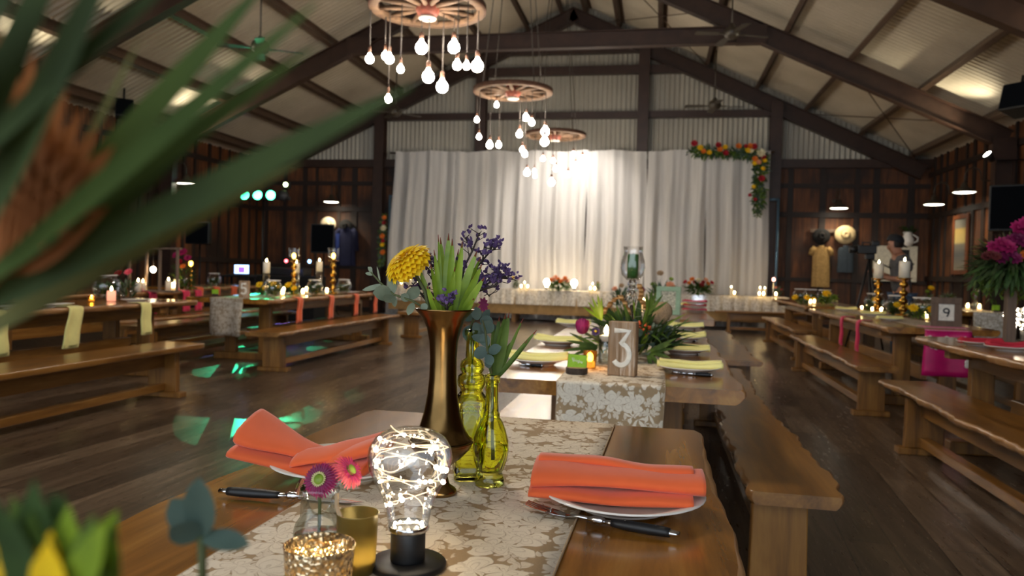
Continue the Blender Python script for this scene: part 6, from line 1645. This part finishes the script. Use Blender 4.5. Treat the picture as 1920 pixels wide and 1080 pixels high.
c = at(402, 512, y=12.6); fishbowl('dark fishbowl on the farthest left table', (max(-8.2, c.x), 12.6, z5), .12, 215, None)
# DJ desk with glowing screen
MT['desk'] = plain('black_cloth', (16, 15, 18), .9)
MT['screen'] = emit('lit_screen', (.35, .55, 1.0), 3.2)
c = at(540, 520, y=15.4); t = thing('dj_desk', 'dark equipment desk behind table five with small red and blue lights', 'desk', (c.x, 15.4, 0))
MB().box(-.75, .75, -.3, .3, 0, .95).build('draped_table', MT['desk'], t, smooth=False, bevel=.02); MB().box(-.45, .45, -.2, .2, .95, 1.12).build('mixer', MT['black'], t, smooth=False, bevel=.02)
for u, v, mt in ((531, 489, (1, .08, .1)), (575, 490, (.2, .45, 1)), (546, 507, (.25, .3, 1))):
    q = at(u, v, y=15.0); MB().ball((q.x - c.x, -.32 + .05, q.z), .035, 8, 6).build('indicator_light', emit('indicator', mt, 10), t)
sc_ = at(453, 512, y=14.6); t = thing('laptop', 'laptop with a bright blue screen behind table five', 'laptop', (sc_.x, 14.6, 0)); z_ = at(453, 514, y=14.6).z
MB().box(-.17, .17, 0, .012, z_, z_ + .2).build('lid', MT['black'], t, smooth=False); MB().box(-.16, .16, -.006, .0, z_ + .012, z_ + .19).build('screen', MT['screen'], t, smooth=False); MB().box(-.07, .07, -.008, -.0065, z_ + .03, z_ + .15).build('window', emit('screen_image', (.25, .1, .55), 1.5), t, smooth=False)
MB().box(-.17, .17, -.24, .0, z_ - .02, z_).build('keyboard', MT['black'], t, smooth=False)
t = thing('small_table', 'small dark table under the laptop', 'table', (sc_.x, 14.5, 0)); MB().box(-.3, .3, -.2, .2, z_ - .06, z_ - .022).build('top', MT['desk'], t, smooth=False)
for x in (-.26, .26):
    for y in (-.16, .16): MB().box(x - .02, x + .02, y - .02, y + .02, 0, z_ - .06).build('leg', MT['desk'], t, smooth=False)

# ------------------------------------------------------------------ garlands on the drape
def garland(label, path, rad, nl, flowers, seed):
    c0 = Vector(path[0]); t = thing('flower_garland', label, 'garland', c0); r_ = random.Random(seed)
    P_ = [Vector(p) - c0 for p in path]
    MB().tube(P_, .02, 6).build('vine', MT['stemdark'], t)
    for i, mt in enumerate(('green2', 'green1', 'eucdark')):
        m = MB()
        for q in range(nl // 3):
            s = r_.random() * (len(P_) - 1); j = min(int(s), len(P_) - 2); p = P_[j].lerp(P_[j + 1], s - j); R_ = rad[j] + (rad[j + 1] - rad[j]) * (s - j)
            a = r_.uniform(0, 6.28); d = Vector((math.cos(a), -.5, math.sin(a) - .3))
            m.leaf(p + d * R_ * r_.uniform(0, .55), d + Vector((r_.uniform(-.5, .5), r_.uniform(-.3, .1), r_.uniform(-.5, .3))), (0, -1, .3), R_ * r_.uniform(.5, .9), R_ * .22, r_.uniform(-.3, .3), 'lance', .15, 4)
        m.build('foliage', MT[mt], t)
    for (u, v, R, mt) in flowers:
        p = at(u, v, y=c0.y - .14) - c0; m = MB(); rosette(m, p, R, 9, (0, -1, .3), 3, int(u)); m.build('flower', MT[mt], t)
YG = YC - .12
def gp(u, v): return at(u, v, y=YG)
garland('flower garland along the top right corner of the white curtain', [gp(1295, 284), gp(1325, 283), (gp(1360, 285)), gp(1395, 285), gp(1424, 290), gp(1425, 315), gp(1424, 345), gp(1421, 375), gp(1420, 402)], [.14, .2, .18, .17, .24, .2, .19, .2, .1], 700,
        [(1302, 269, .09, 'petal_r'), (1313, 277, .08, 'petal_y'), (1319, 284, .07, 'petal_o'), (1330, 286, .07, 'petal_y'), (1347, 272, .08, 'petal_r'), (1350, 280, .08, 'petal_o'), (1360, 276, .07, 'petal_y'), (1361, 287, .08, 'petal_r'), (1385, 274, .08, 'petal_o'), (1399, 274, .06, 'petal_r'), (1407, 274, .08, 'petal_o'), (1403, 282, .08, 'petal_y'), (1408, 283, .07, 'petal_w'), (1414, 275, .09, 'petal_r'), (1427, 287, .12, 'petal_w'), (1431, 294, .08, 'petal_r'), (1416, 298, .08, 'petal_o'), (1415, 306, .07, 'petal_y'), (1423, 304, .07, 'petal_peach'), (1434, 301, .06, 'petal_y'), (1431, 316, .06, 'petal_y'), (1428, 335, .09, 'petal_r'), (1413, 350, .06, 'petal_y'), (1406, 366, .05, 'petal_r'), (1416, 374, .05, 'petal_r')], 1)
garland('vertical flower garland at the left edge of the white curtain', [gp(722, 400), gp(720, 430), gp(717, 460), gp(716, 495)], [.1, .14, .15, .12], 320,
        [(721, 408, .07, 'petal_o'), (720, 418, .06, 'petal_r'), (719, 428, .09, 'petal_w'), (717, 443, .08, 'petal_o'), (718, 452, .06, 'petal_r'), (717, 459, .07, 'petal_y'), (718, 473, .08, 'petal_o')], 2)

# ------------------------------------------------------------------ things on and by the back wall
YW = YB - .06
MT['blackfelt'] = plain('black_felt', (18, 17, 18), .9); MT['straw'] = plain('straw', (222, 196, 148), .8, 0, .15, 80, .3); MT['creamfelt'] = plain('cream_felt', (226, 208, 176), .85)
def hat(label, u, v, rpx, mat, dent=True):
    p = at(u, v, y=YW - .06); k_ = dep(p) / CAM_F; R_ = rpx * k_
    t = thing('wide_brimmed_hat', label, 'hat', (p.x, p.y, p.z)); Q = Matrix.Rotation(PI / 2, 4, 'X')
    MB().lathe([(R_, .0), (R_ * .99, .012), (R_ * .6, .02), (R_ * .45, .03), (R_ * .43, .02), (R_ * .6, .01), (R_ * .98, 0), (R_, 0)], 32, Q, lambda a, j, z: 1 + .04 * math.cos(2 * a), False).build('brim', MT[mat], t)
    MB().lathe([(R_ * .46, .015), (R_ * .45, .06), (R_ * .38, .11), (R_ * .26, .125), (R_ * .1, .1), (0, .09)], 28, Q, lambda a, j, z: 1 - .12 * (abs(math.cos(a)) ** 3) * (z > .05), False).build('crown', MT[mat], t)
    MB().lathe([(R_ * .465, .018), (R_ * .465, .04), (R_ * .455, .041)], 28, Q, None, False).build('band', MT['blackfelt' if mat != 'blackfelt' else 'greywood'], t)
hat('black wide-brimmed hat hanging on the back wall above the tan dress', 1540, 443, 15.5, 'blackfelt'); hat('pale straw cowboy hat hanging on the back wall above the denim vest', 1585, 440, 18, 'straw')
hat('cream hat hanging above the right stand speaker, left of the curtain', 615, 421, 15, 'creamfelt')
hat('dark hat on the back wall above the navy jacket', 648, 424, 13, 'blackfelt')
t = thing('peg_rail', 'wooden peg rail on the back wall behind the two hats at right', 'rail', (at(1562, 433, y=YW).x, YW + .0, at(1562, 433, y=YW).z)); MB().box(-.5, .5, -.02, .02, -.04, .04).build('board', MT['greywood'], t, smooth=False, bevel=.004)
for x in (-.35, 0, .35): MB().tube([(x, 0, 0), (x, -.05, .01)], .01, 6).build('peg', MT['greywood'], t)
def garment(label, name, u0, v0, wpx, hpx, mat, seed, sleeves=True, taper=1.1, extra=None, y=YW - .06):
    p = at(u0, v0, y=y); k_ = dep(p) / CAM_F; w_, h_ = wpx * k_, hpx * k_
    t = thing(name, label, 'clothing', (p.x, y, p.z)); r_ = random.Random(seed); b = r_.uniform(0, 6)
    def fn(u, v):
        a = 2 * PI * u; ww = w_ / 2 * (.72 + .28 * min(1, v * 6)) * (1 + (taper - 1) * v); f = 1 + .1 * math.sin(6 * a + b) * v + .06 * math.sin(11 * a)
        return (ww * math.cos(a) * f, .05 * math.sin(a) * f - .01, -h_ * v - .03 * math.cos(a) ** 2 * (v < .05))
    MB().grid(36, 10, fn, None, True).build('body', MT[mat], t)
    if sleeves:
        for s in (-1, 1): MB().tube([(s * w_ * .36, 0, -.03), (s * w_ * .52, -.01, -h_ * .1), (s * w_ * .62, -.01, -h_ * sleeves)], [.06, .07, .06], 10).build('sleeve', MT[mat], t)
    MB().lathe([(w_ * .16, 0), (w_ * .17, .03), (w_ * .14, .03)], 14, Matrix.Translation((0, 0, -.01)), None, False).build('collar', MT[mat], t)
    if extra: extra(t, w_, h_)
MT['tandress'] = plain('tan_cotton', (176, 140, 84), .9, 0, .15, 24); MT['denim'] = plain('dark_denim', (52, 62, 72), .9, 0, .2, 40); MT['navy'] = plain('navy_cloth', (24, 28, 62), .9); MT['bluesatin'] = plain('blue_lining', (36, 58, 130), .7)
garment('tan dress hanging under the black hat', 'dress', 1540, 462, 30, 76, 'tandress', 1, .22, 1.0); garment('dark denim vest hanging under the straw hat', 'vest', 1586, 462, 28, 49, 'denim', 2, False, 1.0)
garment('dark jacket with a blue lining hanging left of the curtain', 'jacket', 650, 428, 34, 70, 'navy', 3, .6, 1.0, lambda t, w_, h_: MB().box(-w_ * .55, -w_ * .35, -.08, -.06, -h_ * .9, -h_ * .15).build('lining', MT['bluesatin'], t, smooth=False))
# white cabinet with pitcher and plant
p0 = at(1684, 528, y=YB - .3); p1 = at(1721, 462, y=YB - .3); pl = at(1643, 462, y=YB - .3)
MT['cream'] = plain('cream_paint', (198, 190, 172), .6); MT['darkglass'] = plain('dark_glass', (16, 16, 18), .2)
t = thing('wall_cabinet', 'cream cabinet with a dark glass door on the back wall behind the person', 'cabinet', ((pl.x + p1.x) / 2, YB - .18, p0.z)); w_ = p1.x - pl.x; h_ = p1.z - p0.z
MB().box(-w_ / 2, w_ / 2, -.12, .12, 0, h_).build('body', MT['cream'], t, smooth=False, bevel=.006)
d_ = MB().box(-w_ * .0, w_ * .3, -.135, -.12, h_ * .1, h_ * .9).build('glass_door', MT['darkglass'], t, smooth=False, bevel=.004); MB().ball((w_ * .4, -.14, h_ * .5), .02, 8, 6).build('knob', MT['blackmetal'], t)
q = at(1700, 461, y=YB - .18)
t = thing('pitcher', 'white pitcher holding green leaves on top of the cream cabinet', 'pitcher', (q.x, YB - .22, p0.z + h_ + .001))
MB().lathe([(0, 0), (.09, 0), (.13, .08), (.13, .16), (.09, .24), (.08, .28), (.1, .32), (.09, .32), (.0, .2)], 22, None, None, False).build('jug', MT['china'], t); MB().tube([(.12, 0, .08), (.21, 0, .12), (.22, 0, .2), (.1, 0, .27)], .018, 8).build('handle', MT['china'], t)
m = MB(); greens(m, (0, 0, .28), .22, .04, .16, 60, .1, .035, 5, 'lance', .5); m.build('leaves', MT['green2'], t)
# framed picture on the right wall
a_, b_ = at(1788, 515, x=XR - .06), at(1813, 400, x=XR - .06)
MT['walnut'] = wood('picture_walnut', (70, 36, 18), (120, 66, 34), (150, 88, 48), 'z', .4); 
def pict():
    t = NT('faded_print'); tc = t.node('ShaderNodeTexCoord'); sx = t.node('ShaderNodeSeparateXYZ'); t.link(tc.outputs['Generated'], sx.inputs[0])
    c = t.ramp(sx.outputs[2], [(.0, lin((150, 140, 120))), (.3, lin((96, 98, 100))), (.5, lin((130, 124, 112))), (.55, lin((214, 190, 120))), (.8, lin((190, 160, 90))), (.84, lin((120, 116, 104))), (1, lin((128, 126, 116)))])
    c = t.mix(t.math('MULTIPLY', t.noise(t.coord((4, 12, 4)), 3, 3), .5), c, lin((70, 66, 60))); t.set(Base_Color=c, Roughness=.3); return t.m
MT['print'] = pict()
yy0, yy1 = b_.y, a_.y; ya, yb = min(yy0, yy1), max(yy0, yy1); ya -= .1; yb += .12
t = thing('picture_frame', 'tall framed print of a yellow building on the right wall', 'picture', (XR - .05, (ya + yb) / 2, a_.z)); W_, H_ = (yb - ya), b_.z - a_.z
m = MB(); fr = .09
m.box(-.03, .012, -W_ / 2, W_ / 2, 0, fr); m.box(-.03, .012, -W_ / 2, W_ / 2, H_ - fr, H_); m.box(-.03, .012, -W_ / 2, -W_ / 2 + fr, fr, H_ - fr); m.box(-.03, .012, W_ / 2 - fr, W_ / 2, fr, H_ - fr)
m.build('frame', MT['walnut'], t, smooth=False, bevel=.008); MB().box(-.008, .01, -W_ / 2 + fr, W_ / 2 - fr, fr, H_ - fr).build('print', MT['print'], t, smooth=False)

# ------------------------------------------------------------------ person with a camera
MT['skin'] = plain('skin', (176, 122, 96), .55, 0, .08, 18); MT['shirt'] = plain('grey_marl_tee', (84, 82, 84), .9, 0, .15, 40); MT['jeans'] = plain('faded_jeans', (72, 90, 112), .9, 0, .2, 30); MT['cap'] = plain('dark_cap', (18, 20, 28), .8); MT['hair'] = plain('dark_hair', (30, 22, 18), .7)
def skin(name, verts, edges, radii, mat, parent, sub=2):
    me = bpy.data.meshes.new(name); me.from_pydata(verts, edges, []); me.update()
    o = bpy.data.objects.new(name, me); COL.objects.link(o)
    md = o.modifiers.new('skin', 'SKIN'); md.use_smooth_shade = True
    for i, r in enumerate(radii):
        me.skin_vertices[0].data[i].radius = (r, r) if not isinstance(r, tuple) else r
    me.skin_vertices[0].data[0].use_root = True
    s_ = o.modifiers.new('sub', 'SUBSURF'); s_.levels = sub; s_.render_levels = sub
    dg = bpy.context.evaluated_depsgraph_get(); nm = bpy.data.meshes.new_from_object(o.evaluated_get(dg))
    o.modifiers.clear(); o.data = nm; nm.materials.clear(); nm.materials.append(MT[mat])
    for p in nm.polygons: p.use_smooth = True
    o.parent = parent; return o
PY = 11.72; pp = at(1690, 500, y=PY)
pr_ = thing('person', 'person in a grey t-shirt and dark backwards cap looking down at a camera', 'person', (pp.x, PY, 0), 0)
# faces -x; built facing -x directly
V_ = [(0.02, 0, 1.02), (0.0, 0, 1.2), (-.02, 0, 1.38), (-.03, 0, 1.5), (-.06, 0, 1.57), (-.09, 0, 1.64), (-.1, 0, 1.73), (-.1, 0, 1.79),      # 0-7 pelvis..crown
      (-.205, 0, 1.665),                                              # 8 nose
      (0.0, -.19, 1.49), (.02, -.24, 1.2), (-.24, -.2, 1.22), (-.30, -.19, 1.235),           # 9-12 near arm: shoulder elbow wrist palm
      (0.0, .19, 1.49), (-.04, .25, 1.22), (-.27, .17, 1.3), (-.33, .16, 1.32),             # 13-16 far arm
      (.02, -.1, .95), (.02, -.11, .52), (.05, -.11, .1), (-.08, -.12, .05),   # 17-20
      (.02, .1, .95), (-.02, .11, .52), (.0, .11, .1), (-.13, .12, .05)]
E_ = [(0, 1), (1, 2), (2, 3), (3, 4), (4, 5), (5, 6), (6, 7), (5, 8), (3, 9), (9, 10), (10, 11), (11, 12), (3, 13), (13, 14), (14, 15), (15, 16), (0, 17), (17, 18), (18, 19), (19, 20), (0, 21), (21, 22), (22, 23), (23, 24)]
R_ = [(.14, .12), (.13, .11), (.15, .12), (.1, .09), .058, .082, .095, .07, .018, .06, .045, .034, .034, .06, .045, .034, .034, .085, .06, .045, .04, .085, .06, .045, .04]
for (w_, sgn, bx) in ((12, -1, V_[12]), (16, 1, V_[16])):
    for q in range(4):
        i0 = len(V_); y0 = bx[1] + (q - 1.5) * .018
        V_ += [(bx[0] - .045, y0, bx[2] + .01), (bx[0] - .085 + .006 * abs(q - 1.5), y0, bx[2] - .012)]; E_ += [(w_, i0), (i0, i0 + 1)]; R_ += [.01, .0085]
    i0 = len(V_); V_ += [(bx[0] - .01, bx[1] + .0 - sgn * .035, bx[2] + .025), (bx[0] - .045, bx[1] - sgn * .04, bx[2] + .03)]; E_ += [(w_, i0), (i0, i0 + 1)]; R_ += [.012, .009]
skin('body', V_, E_, R_, 'skin', pr_)
skin('t_shirt', [(0.02, 0, .98), (0.0, 0, 1.2), (-.02, 0, 1.38), (-.03, 0, 1.5), (-.045, 0, 1.545), (0.0, -.19, 1.49), (.018, -.232, 1.3), (0, .19, 1.49), (-.03, .238, 1.3)], [(0, 1), (1, 2), (2, 3), (3, 4), (3, 5), (5, 6), (3, 7), (7, 8)], [(.165, .145), (.155, .135), (.172, .142), (.122, .112), .075, .085, .078, .085, .078], 'shirt', pr_)
skin('jeans', [(.02, 0, 1.02), (.02, -.1, .93), (.02, -.11, .52), (.05, -.11, .09), (.02, .1, .93), (-.02, .11, .52), (.0, .11, .09)], [(0, 1), (1, 2), (2, 3), (0, 4), (4, 5), (5, 6)], [(.15, .13), .105, .08, .068, .105, .08, .068], 'jeans', pr_)
for s, x in ((-1, .05), (1, 0)): skin('shoe', [(x + .03, s * .115, .045), (x - .1, s * .12, .045), (x - .17, s * .12, .035)], [(0, 1), (1, 2)], [.048, .045, .034], 'blackfelt', pr_)
T_ = Matrix.Translation((-.095, 0, 1.735)) @ Matrix.Rotation(.25, 4, 'Y')
hd_ = MB().lathe([(.112, -.005), (.116, .01), (.112, .05), (.085, .09), (.04, .11), (0, .115)], 24, T_, None, False); hd_.grid(8, 4, lambda u, v: T_ @ Vector(((.1 + .085 * v) * math.cos((u - .5) * 1.5), .115 * math.sin((u - .5) * 1.5) * (1 - .1 * v), .0 - .03 * v))); hd_.build('cap', MT['cap'], pr_, solid=.004)
MB().lathe([(.09, -.08), (.104, -.05), (.108, .0)], 20, Matrix.Translation((-.085, 0, 1.735)), lambda a, j, z: 1.0 if abs(a) < 1.9 or abs(a - 2 * PI) < 1.9 else .8, False).build('hair', MT['hair'], pr_)
for s in (-1, 1): MB().ball((-.188, s * .034, 1.705), .008, 8, 6).build('eye', MT['black'], pr_)
# camera on tripod
cp = at(1631, 468, y=PY - .05); t = thing('video_camera', 'black video camera on a tripod left of the person', 'camera', (cp.x, cp.y, 0)); zc = cp.z
MB().box(-.17, .08, -.06, .06, zc - .06, zc + .06).build('body', MT['black'], t, smooth=False, bevel=.012); MB().lathe([(0, 0), (.05, 0), (.055, .1), (0, .1)], 16, Matrix.Translation((-.17, 0, zc)) @ Matrix.Rotation(-PI / 2, 4, 'Y')).build('lens', MT['black'], t)
MB().box(.02, .12, -.04, .04, zc + .05, zc + .12).build('viewfinder', MT['black'], t, smooth=False, bevel=.01); MB().tube([(-.1, 0, zc + .06), (-.1, 0, zc + .1), (.0, 0, zc + .1), (.0, 0, zc + .06)], .01, 6).build('handle', MT['black'], t)
MB().box(-.06, .06, -.05, .05, zc - .14, zc - .06).build('tripod_head', MT['blackmetal'], t, smooth=False, bevel=.01); MB().tube([(0, 0, zc - .12), (.26, -.1, zc - .26)], .01, 6).build('pan_bar', MT['blackmetal'], t)
for q in range(3):
    a = 2 * PI * q / 3 + .5; MB().tube([(0, 0, zc - .14), (math.cos(a) * .16, math.sin(a) * .16, (zc - .14) * .5), (math.cos(a) * .34, math.sin(a) * .34, .012)], [.018, .015, .012], 6).build('leg', MT['blackmetal'], t)
